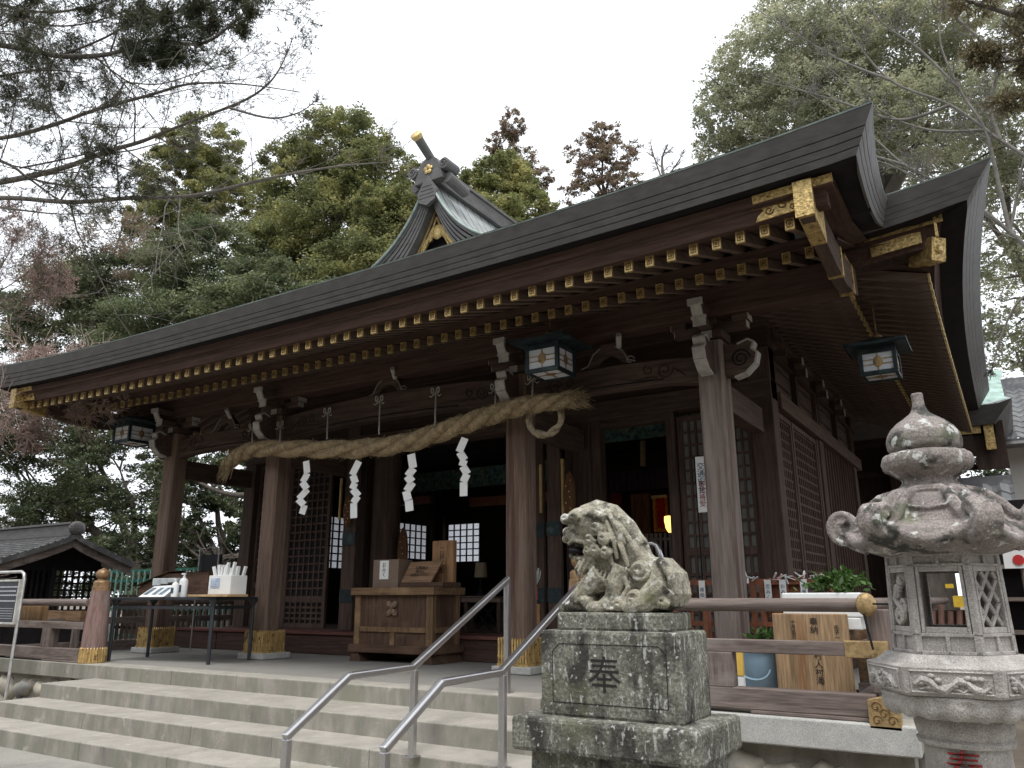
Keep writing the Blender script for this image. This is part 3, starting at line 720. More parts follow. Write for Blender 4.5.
for sg in (-1, 1):
    mb.tube([(gx + sg * .33, 9.28, 7.90), (gx + sg * .33, 9.62, 7.90)], .10, 14); mb.tube([(gx + sg * .34, 9.38, 7.68), (gx + sg * .34, 9.9, 7.62)], .10, 12)
    mb.tube(scroll(gx + sg * .33, 9.275, 7.90, .07, 1.5), .012, 5)
ro = P('ridge_end_ornament', mb, COPPER, H, bevel=.008)
mb = MB()
for k in range(5):
    a = R(90 + 72 * k); mb.ell((gx + .055 * math.cos(a), 9.285, 7.88 + .055 * math.sin(a)), (.042, .02, .042), 10, 6)
P('gilt_crest', mb, GOLD, ro, smooth=True)
a = Vector((gx, 9.42, 8.08)); b = Vector((gx, 8.93, 8.36)); mb = MB(); mb.tube([a, b], [.072, .082], 14); tb = P('ridge_tube', mb, COPPER, ro, smooth=True)
d = (b - a).normalized(); mb = MB(); mb.tube([b - d * .08, b, b + d * .012], [.094, .105, .09], 16); P('gilt_cap', mb, GOLD, tb, smooth=True)

# ================================================================== HALL BODY
WY = 10.2
mb = MB(); mb.box(-13.35, -1.9, 9.56, 17.2, 0, .30); P('plinth', mb, RED['x'], H, bevel=.01)
mb = MB(); mb.box(-13.4, -1.85, 9.52, 10.05, .30, .345); P('plinth_edge', mb, wood('worn_red_edge', (.13, .055, .045), 'x'), H, bevel=.006)
mb = MB()
for x in (-12.2, -10.55, -8.9, -7.2, -5.6, -4.0, -2.6): mb.box(x - .006, x + .006, 9.555, 9.565, .01, .29)
PS('plinth_joint', mb, SOOT, H)
mb = MB(); mb.box(-12.7, -2.4, 10.05, 17.2, .30, .36); P('hall_floor', mb, RED['y'], H)
mb = MB(); mb.box(-12.7, -2.4, 10.3, 16.9, 4.05, 4.10); P('ceiling', mb, DARK['x'], H)
WC = [(-12.45, WY + .15), (-9.75, WY + .15), (-5.2, WY + .15), (-2.54, WY + .15), (-2.54, 13.25), (-2.54, 16.4), (-12.45, 16.4)]
for (x, y) in WC:
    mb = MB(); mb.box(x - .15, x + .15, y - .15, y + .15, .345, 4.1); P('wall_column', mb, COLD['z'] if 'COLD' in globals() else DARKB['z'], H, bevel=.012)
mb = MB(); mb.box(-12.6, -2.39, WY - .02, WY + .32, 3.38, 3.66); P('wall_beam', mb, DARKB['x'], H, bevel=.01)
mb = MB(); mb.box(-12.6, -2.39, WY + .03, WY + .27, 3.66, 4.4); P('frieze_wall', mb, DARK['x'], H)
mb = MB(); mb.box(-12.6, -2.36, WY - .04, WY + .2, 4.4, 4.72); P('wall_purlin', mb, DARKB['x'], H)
# east side wall
XW = -2.4
mb = MB(); mb.box(XW - .3, XW + .06, WY + .3, 16.9, 3.30, 3.52); P('wall_beam', mb, LATW['y'], H, bevel=.01)
mb = MB(); mb.box(XW - .3, XW + .03, WY + .3, 16.9, 4.30, 4.62); P('wall_purlin', mb, DARKB['y'], H)
mb = MB(); mb.box(XW - .16, XW - .06, WY + .3, 16.9, 3.5, 4.35); P('frieze_wall', mb, DARKB['y'], H)
mb = MB()
for z in (3.72, 3.94, 4.16): mb.box(XW - .06, XW - .045, WY + .3, 16.9, z, z + .012)
for y in (11.75, 13.25, 14.8, 16.4): mb.box(XW - .08, XW + .02, y - .07, y + .07, 3.5, 4.3)
PS('frieze_batten', mb, DARK['y'], H)
mb = MB()
for y in (10.55, 11.75, 13.25, 14.8):
    mb.box(XW + .02, XW + .13, y - .05, y + .05, 4.22, 4.30)
    mb.box(XW + .02, XW + .17, y - .035, y + .035, 4.02, 4.12)
PS('bracket_block', mb, DARKB['y'], H)
mb = MB()
for y in (11.75, 13.25, 14.8):
    mb.box(XW + .13, XW + .14, y - .06, y + .06, 4.2, 4.31); mb.box(XW + .17, XW + .18, y - .045, y + .045, 4.0, 4.13)
PS('whitened_block_end', mb, CAPW, H)
def lattice(mb, ax, a0, a1, z0, z1, na, nz, p0, p1, w=.018):
    for i in range(na + 1):
        a = a0 + (a1 - a0) * i / na
        if ax == 'x': mb.box(a - w, a + w, p0, p1, z0, z1)
        else: mb.box(p0, p1, a - w, a + w, z0, z1)
    for j in range(nz + 1):
        z = z0 + (z1 - z0) * j / nz
        if ax == 'x': mb.box(a0, a1, p0 + .004, p1 - .004, z - w, z + w)
        else: mb.box(p0 + .004, p1 - .004, a0, a1, z - w, z + w)
def frame(mb, ax, a0, a1, z0, z1, p0, p1, w=.06):
    B = (lambda a, b, c, d: mb.box(a, b, p0, p1, c, d)) if ax == 'x' else (lambda a, b, c, d: mb.box(p0, p1, a, b, c, d))
    B(a0, a0 + w, z0, z1); B(a1 - w, a1, z0, z1); B(a0 + w, a1 - w, z0, z0 + w); B(a0 + w, a1 - w, z1 - w, z1)
# lattice windows on the east wall
for (y0, y1) in ((10.55, 11.33), (11.38, 12.98)):
    mb = MB(); frame(mb, 'y', y0, y1, .45, 3.28, XW - .11, XW - .03, .07); fr_ = P('lattice_window', mb, LATW['z'], H)
    mb = MB(); lattice(mb, 'y', y0 + .07, y1 - .07, .55, 3.2, int((y1 - y0) / .125), 20, XW - .09, XW - .05, .016); P('lattice', mb, LATW['z'], fr_)
    mb = MB(); mb.box(XW - .14, XW - .125, y0, y1, .45, 3.28); P('backing', mb, SOOT, fr_)
mb = MB(); mb.box(XW - .1, XW - .02, 12.98, 13.1, .4, 3.3); P('window_post', mb, LATW['z'], H)
mb = MB()
mb.box(XW - .12, XW - .05, 13.4, 16.3, .4, 3.3)
for i in range(13): mb.box(XW - .05, XW - .02, 13.45 + i * .235, 13.49 + i * .235, .4, 3.3)
P('boarded_wall', mb, LATW['z'], H)
mb = MB(); mb.box(XW - .2, XW + .02, WY + .3, 16.6, .34, .46); P('sill_beam', mb, LATW['y'], H)
# west side
mb = MB(); mb.box(-12.65, -12.35, WY + .3, 16.9, 3.30, 3.52); P('wall_beam', mb, DARKB['y'], H)
# front wall fillings. panel(x0,x1,z...) lattice doors
def door(x0, x1, y, z0, zm, z1, nx, nz, paper=GREYP, name='lattice_door', nz2=4):
    mb = MB(); frame(mb, 'x', x0, x1, z0, z1, y, y + .06, .06); mb.box(x0 + .06, x1 - .06, y, y + .06, zm - .05, zm + .04)
    d_ = P(name, mb, LATW['z'], H, bevel=.004)
    mb = MB(); lattice(mb, 'x', x0 + .06, x1 - .06, zm + .04, z1 - .06, nx, nz, y + .01, y + .04, .014)
    lattice(mb, 'x', x0 + .06, x1 - .06, z0 + .06, zm - .05, nx, nz2, y + .01, y + .04, .018); P('lattice', mb, LATW['z'], d_)
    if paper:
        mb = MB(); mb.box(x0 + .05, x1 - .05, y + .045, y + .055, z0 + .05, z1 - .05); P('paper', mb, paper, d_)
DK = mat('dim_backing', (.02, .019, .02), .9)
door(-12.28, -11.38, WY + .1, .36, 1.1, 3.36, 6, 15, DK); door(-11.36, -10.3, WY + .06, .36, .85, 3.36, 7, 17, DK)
door(-3.74, -3.22, WY + .08, .36, 1.45, 3.30, 4, 10, GREYP); door(-3.20, -2.70, WY + .08, .36, 1.45, 3.30, 4, 10, GREYP)
mb = MB(); mb.box(-3.88, -3.76, WY + .02, WY + .2, .36, 3.38); mb.box(-5.04, -4.90, WY + .02, WY + .2, .36, 3.38); PS('door_jamb', mb, DARKB['z'], H)
mb = MB(); mb.box(-4.9, -3.88, WY + .05, WY + .2, 3.26, 3.38); P('door_head', mb, DARKB['x'], H)
# thick folded door leaves beside the centre bay with gilt strips and hinges
def leaf(x, w, y, name='door_leaf'):
    mb = MB(); mb.box(x, x + w, y, y + .07, .36, 3.3); d_ = P(name, mb, DARKB['z'], H, bevel=.006)
    return d_
for x, w, y in ((-9.55, .28, WY - .35), (-5.62, .22, WY - .3), (-5.95, .16, WY - .1)):
    d_ = leaf(x, w, y)
    mb = MB(); mb.box(x - .004, x + w + .004, y - .012, y - .002, 1.72, 1.92); mb.box(x - .004, x + w + .004, y - .012, y - .002, .80, 1.0); PS('hinge_plate', mb, TEAL, d_)
for x, z0, z1, y in ((-5.72, 2.05, 2.75, WY - .34), (-5.36, 1.95, 2.80, WY - .34), (-9.62, 2.15, 2.85, WY - .42)):
    mb = MB(); mb.box(x, x + .04, y, y + .03, z0, z1); P('gilt_strip', mb, mat('dim_gilt_strip', (.40, .27, .11), .5, .5, .2), H)
# carved wooden tablets hung on the inner columns
for x, y, z, w, h in ((-9.42, WY - .40, 2.28, .11, .26), (-8.70, WY + .2, 1.60, .12, .42), (-5.22, WY - .36, 2.25, .10, .36)):
    mb = MB(); mb.ell((x, y, z), (w, .03, h), 14, 10); o = P('oval_tablet', mb, wood('carved_brown', (.12, .06, .03), 'z'), H, smooth=True)
    mb = MB()
    for k in range(7): mb.ell((x + .04 * math.sin(k * 2.3), y - .03, z - h * .7 + k * h * .22), .014, 6, 4)
    PS('gilt_stud', mb, GOLD, o)
# inner columns and side partitions of the nave
for x in (-9.18, -5.35):
    mb = MB(); mb.tube([(x, 10.5, .36), (x, 10.5, 4.1)], .25, 24); P('round_column', mb, DARKB['z'], H, smooth=True)
mb = MB(); mb.box(-9.72, -9.42, WY + .02, WY + .2, .36, 3.4); PS('door_jamb', mb, DARK['z'], H)
# rear and west walls with real openings; the panes are thin paper lit from outside
def transmat(name, col):
    m = bpy.data.materials.new(name); m.use_nodes = True; n, b = nodes(m)
    t = n.nodes.new('ShaderNodeBsdfTranslucent'); t.inputs[0].default_value = (*col, 1)
    z = n.nodes.new('ShaderNodeMixShader'); z.inputs[0].default_value = .85; b.inputs['Base Color'].default_value = (*col, 1)
    n.links.new(b.outputs[0], z.inputs[1]); n.links.new(t.outputs[0], z.inputs[2]); n.links.new(z.outputs[0], n.nodes['Material Output'].inputs[0]); return m
SHOJI = transmat('window_paper', (.93, .94, .97))
def wall_holes(name, ax, pos, a0, a1, z0, z1, holes, m):
    mb = MB(); cuts = sorted(holes); a = a0
    B = (lambda p, q, c, d: mb.box(p, q, pos, pos + .1, c, d)) if ax == 'x' else (lambda p, q, c, d: mb.box(pos, pos + .1, p, q, c, d))
    for (h0, h1, c0, c1) in cuts:
        B(a, h0, z0, z1); B(h0, h1, z0, c0); B(h0, h1, c1, z1); a = h1
    B(a, a1, z0, z1); o = P(name, mb, m, H)
    for (h0, h1, c0, c1) in cuts:
        mb = MB(); frame(mb, ax, h0, h1, c0, c1, pos - (.0 if ax == 'x' else 0) + .02, pos + .08, .03); w_ = P('window', mb, SOOT, H)
        mb = MB(); lattice(mb, ax, h0 + .03, h1 - .03, c0 + .03, c1 - .03, max(3, int((h1 - h0) / .2)), max(3, int((c1 - c0) / .16)), pos + .03, pos + .06, .014); P('lattice', mb, SOOT, w_)
        mb = MB()
        if ax == 'x': mb.box(h0 + .02, h1 - .02, pos + .065, pos + .07, c0 + .02, c1 - .02)
        else: mb.box(pos + .02, pos + .025, h0 + .02, h1 - .02, c0 + .02, c1 - .02)
        P('pane', mb, SHOJI, w_)
wall_holes('west_wall', 'y', -12.55, 11.6, 16.8, .36, 4.1, [(12.15, 13.2, 1.45, 2.62), (14.3, 15.9, 1.75, 2.66)], DARK['z'])
wall_holes('rear_wall', 'x', 16.4, -12.4, -2.6, .36, 4.1, [(-12.3, -11.25, 1.7, 2.72)], DARK['x'])
mb = MB(); mb.box(-12.2, -10.2, 13.0, 13.12, 2.78, 2.93); mb.box(-9.6, -7.4, 13.6, 13.72, 2.72, 2.9); PS('inner_beam', mb, RORG, H)
# inside, seen through the right bay: painted frieze, dark curtain
mb = MB(); mb.box(-6.2, -4.0, 12.4, 12.45, 3.5, 3.86); P('painted_frieze', mb, TEALP, H)
mb = MB(); mb.box(-11.5, -7.0, 13.4, 13.45, 3.1, 3.5); P('painted_frieze', mb, TEALP, H)

# ================================================================== THINGS IN THE HALL
c = T('bamboo_curtain', at(640, 492, 12.3), 'dark folded curtain hanging inside the right bay above the red and gold cloth', 'curtain')
mb = MB(); a = at(606, 492, 12.3); b = at(676, 467, 12.3)
for i in range(24): x = a.x + (b.x - a.x) * i / 24; mb.box(x, x + (b.x - a.x) / 24, 12.28 + .02 * (i % 2), 12.32 + .02 * (i % 2), a.z, b.z)
P('cloth', mb, PURP, c)
mb = MB(); mb.tube([at(643, 466, 12.2), at(643, 441, 12.2)], .05, 8); P('cord_tassel', mb, mat('dull_gold_cord', (.22, .17, .10), .8), c, smooth=True)
def hang(name, x0, x1, y0, y1, Y, m, label, cat, trim=None):
    A = at(x0, y1, Y); B = at(x1, y0, Y); t = T(name, ((A.x + B.x) / 2, Y, A.z), label, cat); mb = MB(); n = 8
    P_ = [[(A.x + (B.x - A.x) * i / n, Y + .03 * math.sin(i * 2.1), z) for i in range(n + 1)] for z in (A.z, (A.z + B.z) / 2, B.z)]
    Q = [[(p[0], p[1] + .03, p[2]) for p in r] for r in P_]
    mb.grid(P_); mb.grid(Q); P('cloth', mb, m, t)
    if trim: mb = MB(); mb.box(A.x, B.x, Y - .06, Y - .045, B.z - .05, B.z); P('trim', mb, trim, t)
    return t
hang('brocade_banner', 654, 668, 495, 532, 12.9, ORNG, 'gold and red brocade banner hanging beside the lit paper lantern', 'banner', GOLD)
hang('red_banner', 658, 664, 498, 528, 12.8, mat('red_silk', (.45, .02, .02), .7, var=.4), 'narrow red silk strip in front of the gold brocade banner', 'banner')
hang('brown_hanging', 632, 650, 493, 536, 13.1, mat('brown_hanging_cloth', (.14, .07, .04), .8, var=.6, scale=9, stretch=(4, 1, .3)), 'brown folded hanging cloth left of the gold brocade banner', 'hanging')
hang('red_hanging', 610, 622, 493, 512, 13.1, mat('dull_red_cloth', (.16, .03, .02), .8, var=.4), 'dull red hanging cloth above the stone lion head inside the hall', 'hanging')
L_ = T('paper_lantern', at(671, 535, 12.0), 'small glowing yellow paper lantern hanging inside the right bay', 'lantern')
pl = at(671, 524, 12.0); em = bpy.data.materials.new('glowing_lantern_paper'); em.use_nodes = True; n, b = nodes(em); b.inputs['Base Color'].default_value = (.8, .45, .12, 1); b.inputs['Emission Color'].default_value = (1, .56, .13, 1); b.inputs['Emission Strength'].default_value = 1.5
mb = MB(); mb.lathe([(.05, -.13), (.085, -.07), (.105, .05), (.10, .12), (.07, .125)], pl, 12); P('shade', mb, em, L_, smooth=True)
mb = MB(); mb.tube([pl + Vector((0, 0, .12)), pl + Vector((0, 0, .5))], .008, 5); P('cord', mb, SOOT, L_)
r_ = T('inner_railing', at(650, 545, 11.6), 'low pale inner railing with short pickets across the right bay', 'railing')
A = at(618, 541, 11.6); B = at(683, 541, 11.6); zt = at(650, 541, 11.6).z
mb = MB(); mb.box(A.x, B.x, 11.58, 11.62, zt, zt + .04); mb.box(A.x, B.x, 11.58, 11.62, zt - .55, zt - .5)
for i in range(14): x = A.x + (B.x - A.x) * (i + .5) / 14; mb.box(x - .02, x + .02, 11.56, 11.6, zt - .6, zt + .11)
P('picket_rail', mb, CAPW if False else mat('pale_rail_wood', (.27, .23, .22), .8), r_)
# plain round steel grab rail behind the lion
gb = T('grab_rail', (-3.6, 9.0, .0), 'short curved steel grab rail rising behind the stone lion back', 'handrail')
mb = MB(); a = at(634, 546, 9.0); b = at(655, 543, 9.0); c_ = at(659, 551, 9.0)
mb.tube([(a.x - .02, 9.0, 0), (a.x - .02, 9.0, a.z - .05), (a.x, 9.0, a.z), (b.x - .03, 9.0, b.z), (b.x + .02, 9.0, b.z - .03), (c_.x + .02, 9.0, c_.z - .06), (c_.x + .02, 9.0, 0)], .035, 10)
P('tube', mb, STEEL, gb, smooth=True)
# ceremonial arrow/wand leaning by the column
wn = T('ritual_wand', (-5.05, 9.3, .0), 'tall thin pole with a white feathery head and red wrap beside the third porch column', 'wand')
q = at(537.5, 600, 9.0); mb = MB(); mb.box(q.x - .02, q.x + .02, 8.98, 9.02, 0, q.z - .05); P('pole', mb, RORG if False else mat('ochre_pole', (.4, .2, .08), .7), wn)
mb = MB(); z0 = at(538, 600, 9.0).z; z1 = at(538, 586, 9.0).z; mb.tube([(q.x, 8.96, z0), (q.x, 8.96, z1)], .022, 8); P('red_wrap', mb, REDM, wn)
mb = MB(); rr = random.Random(4)
for i in range(26):
    a = rr.uniform(0, 6.28); l = rr.uniform(.12, .24); mb.tube([(q.x, 8.96, z1), (q.x + .05 * math.cos(a), 8.96 + .04 * math.sin(a), z1 + l * .6), (q.x + .07 * math.cos(a), 8.96 + .05 * math.sin(a), z1 + l)], [.006, .01, .003], 4)
P('feather_head', mb, mat('feather_grey', (.45, .47, .46), .8, var=.4), wn)
# small table and vase inside
tb = T('offering_table', (-6.2, 11.2, .36), 'dark cross-legged side table inside the hall carrying a pale lamp', 'table')
a = at(468, 596, 11.2); b = at(500, 596, 11.2)
mb = MB(); mb.box(a.x, b.x, 11.0, 11.4, a.z - .03, a.z); P('table_top', mb, GREYW['x'], tb)
for s in (0, 1):
    x = a.x + .1 if s else b.x - .1
    mb = MB(); mb.bar((a.x + .1, 11.05 + .3 * s, a.z - .03), (b.x - .1, 11.05 + .3 * s, .37), .03, .03); P('leg', mb, SOOT, tb)
    mb = MB(); mb.bar((b.x - .1, 11.05 + .3 * s, a.z - .03), (a.x + .1, 11.05 + .3 * s, .37), .03, .03); P('leg', mb, SOOT, tb)
lp = T('shaded_lamp', (at(481, 580, 11.2).x, 11.2, a.z), 'small lamp with a dull cream shade on the side table inside the hall', 'lamp')
q = at(481, 570, 11.2); mb = MB(); mb.lathe([(.11, -.12), (.095, .12)], q, 14); P('shade', mb, mat('cream_shade', (.30, .24, .16), .8), lp, smooth=True)
mb = MB(); mb.lathe([(.09, 0), (.05, .05), (.02, .1), (.02, q.z - .1 - a.z)], (q.x, 11.2, a.z), 10); P('stem', mb, SOOT, lp)
mb = MB(); a2 = at(455, 634, 10.4)
be = T('low_bench', (a2.x, 10.45, .36), 'low wooden bench inside the threshold right of the offering box', 'bench'); mb.box(at(463, 620, 10.4).x, at(502, 620, 10.4).x, 10.35, 10.6, .80, .86); P('seat', mb, mat('bench_wood', (.17, .11, .08), .7), be)
for x in (at(466, 620, 10.4).x, at(499, 620, 10.4).x): mb = MB(); mb.box(x - .03, x + .03, 10.38, 10.56, .36, .8); P('leg', mb, DARKB['z'], be)

# ================================================================== HANGING LANTERNS
def hanging_lantern(cx, cy, z0, z1, w, ztop, label):
    t = T('hanging_lantern', (cx, cy, z0), label, 'lantern', 'metal lanterns hung under the eaves')
    h = z1 - z0; f = .022
    mb = MB()
    for sx in (-1, 1):
        for sy in (-1, 1): mb.box(cx + sx * w / 2 - f, cx + sx * w / 2 + f, cy + sy * w / 2 - f, cy + sy * w / 2 + f, z0 - .02, z1 + .05)
    for z in (z0, z1):
        for s in (-1, 1):
            mb.box(cx - w / 2, cx + w / 2, cy + s * w / 2 - f * .8, cy + s * w / 2 + f * .8, z - .025, z + .025); mb.box(cx + s * w / 2 - f * .8, cx + s * w / 2 + f * .8, cy - w / 2, cy + w / 2, z - .022, z + .022)
    mb.box(cx - w / 2, cx + w / 2, cy - w / 2, cy + w / 2, z1 + .02, z1 + .06)
    P('frame', mb, TEAL, t)
    # bronze muntins
    for (ux, s) in ((1, -1), (1, 1), (0, -1), (0, 1)):
        mb = MB(); a, b, c0, c1 = -w / 2 + f, w / 2 - f, z0 + .02, z1 - .02; e = s * (w / 2 - .004)
        if ux: mb.box(cx + a, cx + b, cy + e - .004, cy + e + .004, c0, c1)
        else: mb.box(cx + e - .004, cx + e + .004, cy + a, cy + b, c0, c1)
        pn = P('pane', mb, GLASS, t)
        mb = MB(); e2 = s * (w / 2 + .004)
        for dz in (-.03, .03):
            zz = (z0 + z1) / 2 + dz
            if ux: mb.box(cx + a, cx + b, cy + e2 - .005, cy + e2 + .005, zz - .005, zz + .005)
            else: mb.box(cx + e2 - .005, cx + e2 + .005, cy + a, cy + b, zz - .005, zz + .005)
        if ux: mb.box(cx - .006, cx + .006, cy + e2 - .005, cy + e2 + .005, c0, c1); mb.ell((cx, cy + e2, (z0 + z1) / 2), (.052, .012, .068), 12, 8)
        else: mb.box(cx + e2 - .005, cx + e2 + .005, cy - .006, cy + .006, c0, c1); mb.ell((cx + e2, cy, (z0 + z1) / 2), (.012, .052, .068), 12, 8)
        P('crest_grille', mb, BRONZE if s > 0 and not ux else BRASS, pn)
    mb = MB(); mb.box(cx - w / 2 + f, cx + w / 2 - f, cy - w / 2 + f, cy + w / 2 - f, z0 - .006, z0 + .006); pn = P('pane', mb, GLASS, t)
    mb = MB(); mb.ell((cx, cy, z0 - .008), (.08, .05, .01), 12, 6); mb.box(cx - w / 2, cx + w / 2, cy - .006, cy + .006, z0 - .014, z0 - .006); mb.box(cx - .006, cx + .006, cy - w / 2, cy + w / 2, z0 - .014, z0 - .006); P('crest_grille', mb, BRONZE, pn)
    mb = MB(); r = w * .92; rows = []
    for k, (q, z) in enumerate(((r, z1 + .045), (r, z1 + .075), (r * .7, z1 + .105), (r * .35, z1 + .17), (.05, z1 + .2))):
        rows.append([(cx + q * a, cy + q * b, z + (.02 if k < 2 and i % 2 == 0 else 0)) for i, (a, b) in enumerate(((-1, -1), (0, -1), (1, -1), (1, 0), (1, 1), (0, 1), (-1, 1), (-1, 0), (-1, -1)))])
    mb.grid(rows); mb.box(cx - r * .96, cx + r * .96, cy - r * .96, cy + r * .96, z1 + .055, z1 + .07); P('roof', mb, TEAL, t)
    mb = MB(); mb.lathe([(.05, 0), (.065, .03), (.03, .06), (.015, .08)], (cx, cy, z1 + .19), 12); mb.tube([(cx, cy, z1 + .25), (cx, cy, ztop)], .008, 5); P('hanger', mb, BRONZE, t, smooth=True)
hanging_lantern(-4.34, 7.78, 3.42, 3.70, .40, 4.1, 'square metal lantern with bright white panes hung above the frayed rope end')
hanging_lantern(-12.95, 8.0, 3.52, 3.80, .45, 4.2, 'square metal lantern with white panes hung at the far left corner of the porch')
hanging_lantern(-1.02, 9.75, 3.36, 3.62, .36, 4.5, 'shaded square metal lantern hung below the side eaves above the stone lantern')

# ================================================================== STRAW ROPE
rp = T('shimenawa_rope', (-7.5, 8.12, 3.0), 'thick twisted straw rope slung across the porch columns with a frayed end and small loop', 'rope')
KP = [(226, 466, .10), (240, 455, .125), (259, 449, .135), (303, 449, .14), (356, 449, .142), (406, 443, .142), (450, 429, .138), (488, 416, .132), (523, 406, .125), (553, 402, .11), (578, 400, .09)]
cp = [(at(a, b, 8.08), r) for a, b, r in KP]
def interp(u):
    n = len(cp) - 1; s = u * n; i = min(int(s), n - 1); t = s - i
    p = [cp[max(0, min(n, i + k))] for k in (-1, 0, 1, 2)]
    c = lambda a, b, c_, d: .5 * (2 * b + (c_ - a) * t + (2 * a - 5 * b + 4 * c_ - d) * t * t + (3 * b - a - 3 * c_ + d) * t ** 3)
    v = Vector([c(p[0][0][k], p[1][0][k], p[2][0][k], p[3][0][k]) for k in range(3)]); return v, c(*[q[1] for q in p])
for st in range(3):
    path = []; rad = []
    N = 220
    for i in range(N + 1):
        u = i / N; c_, r = interp(u); a = 2 * math.pi * (st / 3 + u * 5.2)
        c2, _ = interp(min(1, u + .01)); c1, _ = interp(max(0, u - .01)); d = (c2 - c1).normalized(); n1 = d.cross(Vector((0, 0, 1))).normalized(); n2 = n1.cross(d)
        path.append(c_ + (n1 * math.cos(a) + n2 * math.sin(a)) * r * .46); rad.append(r * .53 * (1 + .05 * math.sin(i * 1.7)))
    mb = MB(); mb.tube(path, rad, 14); P('rope_strand', mb, STRAW, rp, smooth=True)
rr = random.Random(3)
mb = MB()
for i in range(2600):           # loose straw fibres wound on and sticking out of the rope
    u = rr.random(); c_, r = interp(u); a = rr.uniform(0, 6.28); d = Vector((rr.uniform(-1, 1), rr.uniform(-.6, .6), rr.uniform(-1, 1))) * .05
    p = c_ + Vector((0, math.cos(a), math.sin(a))) * r * .88; mb.tube([p, p + d + Vector((.05, 0, 0)) * rr.choice((-1, 1))], [.0035, .0015], 3, cap=False)
for i in range(520):          # frayed tassel at the right end
    p = at(572, 400, 8.08) + Vector((rr.uniform(-.25, .05), rr.uniform(-.06, .06), rr.uniform(-.07, .07))); l = rr.uniform(.08, .30)
    q = p + Vector((l * .8, rr.uniform(-.1, .1), rr.uniform(-.16, .12) * l * 2.2)); mb.tube([p, (p + q) / 2 + Vector((0, 0, .02)), q], [.006, .005, .0015], 3, cap=False)
for i in range(160):
    p = at(230, 462, 8.08) + Vector((rr.uniform(-.05, .12), rr.uniform(-.05, .05), rr.uniform(-.08, .05))); q = p + Vector((-rr.uniform(.05, .28), 0, -rr.uniform(.05, .3))); mb.tube([p, q], [.006, .0015], 3, cap=False)
P('loose_straw', mb, STRAW, rp)
# rope loop hanging behind the tassel
mb = MB(); cl = at(545, 418, 8.2); path = [cl + Vector((.23 * math.cos(a), 0, .21 * math.sin(a))) for a in [R(135 + i * 16) for i in range(20)]]
for st in range(2):
    pp = [p + Vector((0, .025 * math.cos(i * 1.1 + st * 3.14), .025 * math.sin(i * 1.1 + st * 3.14))) for i, p in enumerate(path)]; mb.tube(pp, .032, 8)
P('loop', mb, mat('greyed_straw', (.26, .21, .14), .95, 0, .35, 20, bump=.8, bscale=80), rp, smooth=True)
for (px, y0, y1) in ((253, 427, 441), (281, 425, 440), (328, 412, 437), (380, 400, 432), (436, 392, 424), (496, 388, 408), (533, 379, 398)):
    a = at(px, y0, 8.28); b = at(px - 1, y1 + 2, 8.0); mb = MB(); mb.tube([a, b], .011, 6)
    for s in (-1, 1):
        mb.tube([a + Vector((s * (.02 + .05 * math.sin(t * .5)), -.02, .04 * math.sin(t) + .02)) for t in (0, .8, 1.6, 2.4, 3.2, 4.2, 5.2, 6.2)], .008, 5)
        mb.tube([a, a + Vector((s * .07, -.02, -.07)), a + Vector((s * .10, -.02, -.05))], .008, 5)
    P('tie_cord', mb, mat('pale_cord', (.40, .38, .34), .9), rp, smooth=True)
# zigzag paper streamers
def shide(pts, Y, w, label):
    A = [at(a, b, Y) for a, b in pts]; t = T('paper_streamer', A[0], label, 'paper streamer', 'zigzag paper streamers on the straw rope')
    mb = MB()
    vs = []; 
    for i in range(len(A) - 1):
        a, b = A[i], A[i + 1]; d = (b - a); n_ = Vector((d.z, 0, -d.x)).normalized() * w / 2
        n_ = (n_ * 1.0 + Vector((w * .12, w * .1, 0))) if n_.x > 0 else (-n_ + Vector((w * .12, w * .1, 0)))
        o_y = Vector((0, .012 * (i % 2), 0)); k = .006
        q = [a - n_ + o_y, a + n_ + o_y, b + n_ + o_y, b - n_ + o_y]
        mb.add(q + [p + Vector((0, .004, 0)) for p in q], [(0, 1, 2, 3), (7, 6, 5, 4), (0, 4, 5, 1), (1, 5, 6, 2), (2, 6, 7, 3), (3, 7, 4, 0)])
    P('folded_paper', mb, PAPER, t)
shide([(306, 461), (307, 473), (302, 482), (307, 489), (298, 499), (304, 505), (301, 514)], 8.1, .088, 'zigzag white paper streamer furthest left on the straw rope, ending in a narrow point')
shide([(359, 461), (352, 475), (355, 483), (352, 489), (358, 496), (353, 503), (353, 518)], 8.1, .088, 'zigzag white paper streamer second from left with a twisted lower tip')
shide([(411, 454), (413, 468), (407, 476), (412, 482), (406, 491), (408, 500), (409, 511)], 8.1, .095, 'zigzag white paper streamer third from left hanging in front of the lattice windows')
shide([(465, 438), (459, 452), (464, 460), (462, 466), (467, 474), (463, 482), (463, 496)], 8.1, .085, 'zigzag white paper streamer furthest right on the straw rope')

# ================================================================== OFFERING BOX AND WHAT STANDS ON IT
ob = T('offering_box', (-7.55, 9.2, 0), 'large brown timber offering box with a carved petal crest at the top of the steps', 'offering box')
X0, X1, Y0, Y1, Z1 = -8.27, -6.84, 8.85, 9.50, .98
mb = MB(); mb.box(X0 + .05, X1 - .05, Y0 + .03, Y1 - .03, .13, Z1 - .06); P('panel', mb, BOX['z'], ob)
mb = MB()
for x in (X0, X1 - .11): 
    for y in (Y0, Y1 - .09): mb.box(x, x + .11, y, y + .09, .14, Z1 - .075)
mb.box(X0 + .11, X1 - .11, Y0 + .003, Y0 + .06, .40, .47); mb.box(CXB := (X0 + X1) / 2 - .04, CXB + .08, Y0 + .006, Y0 + .06, .2, .40)
mb.box(X1 - .06, X1 - .003, Y0 + .09, Y1 - .09, .40, .47)
PS('corner_post', mb, BOXL['z'], ob, bevel=.008)
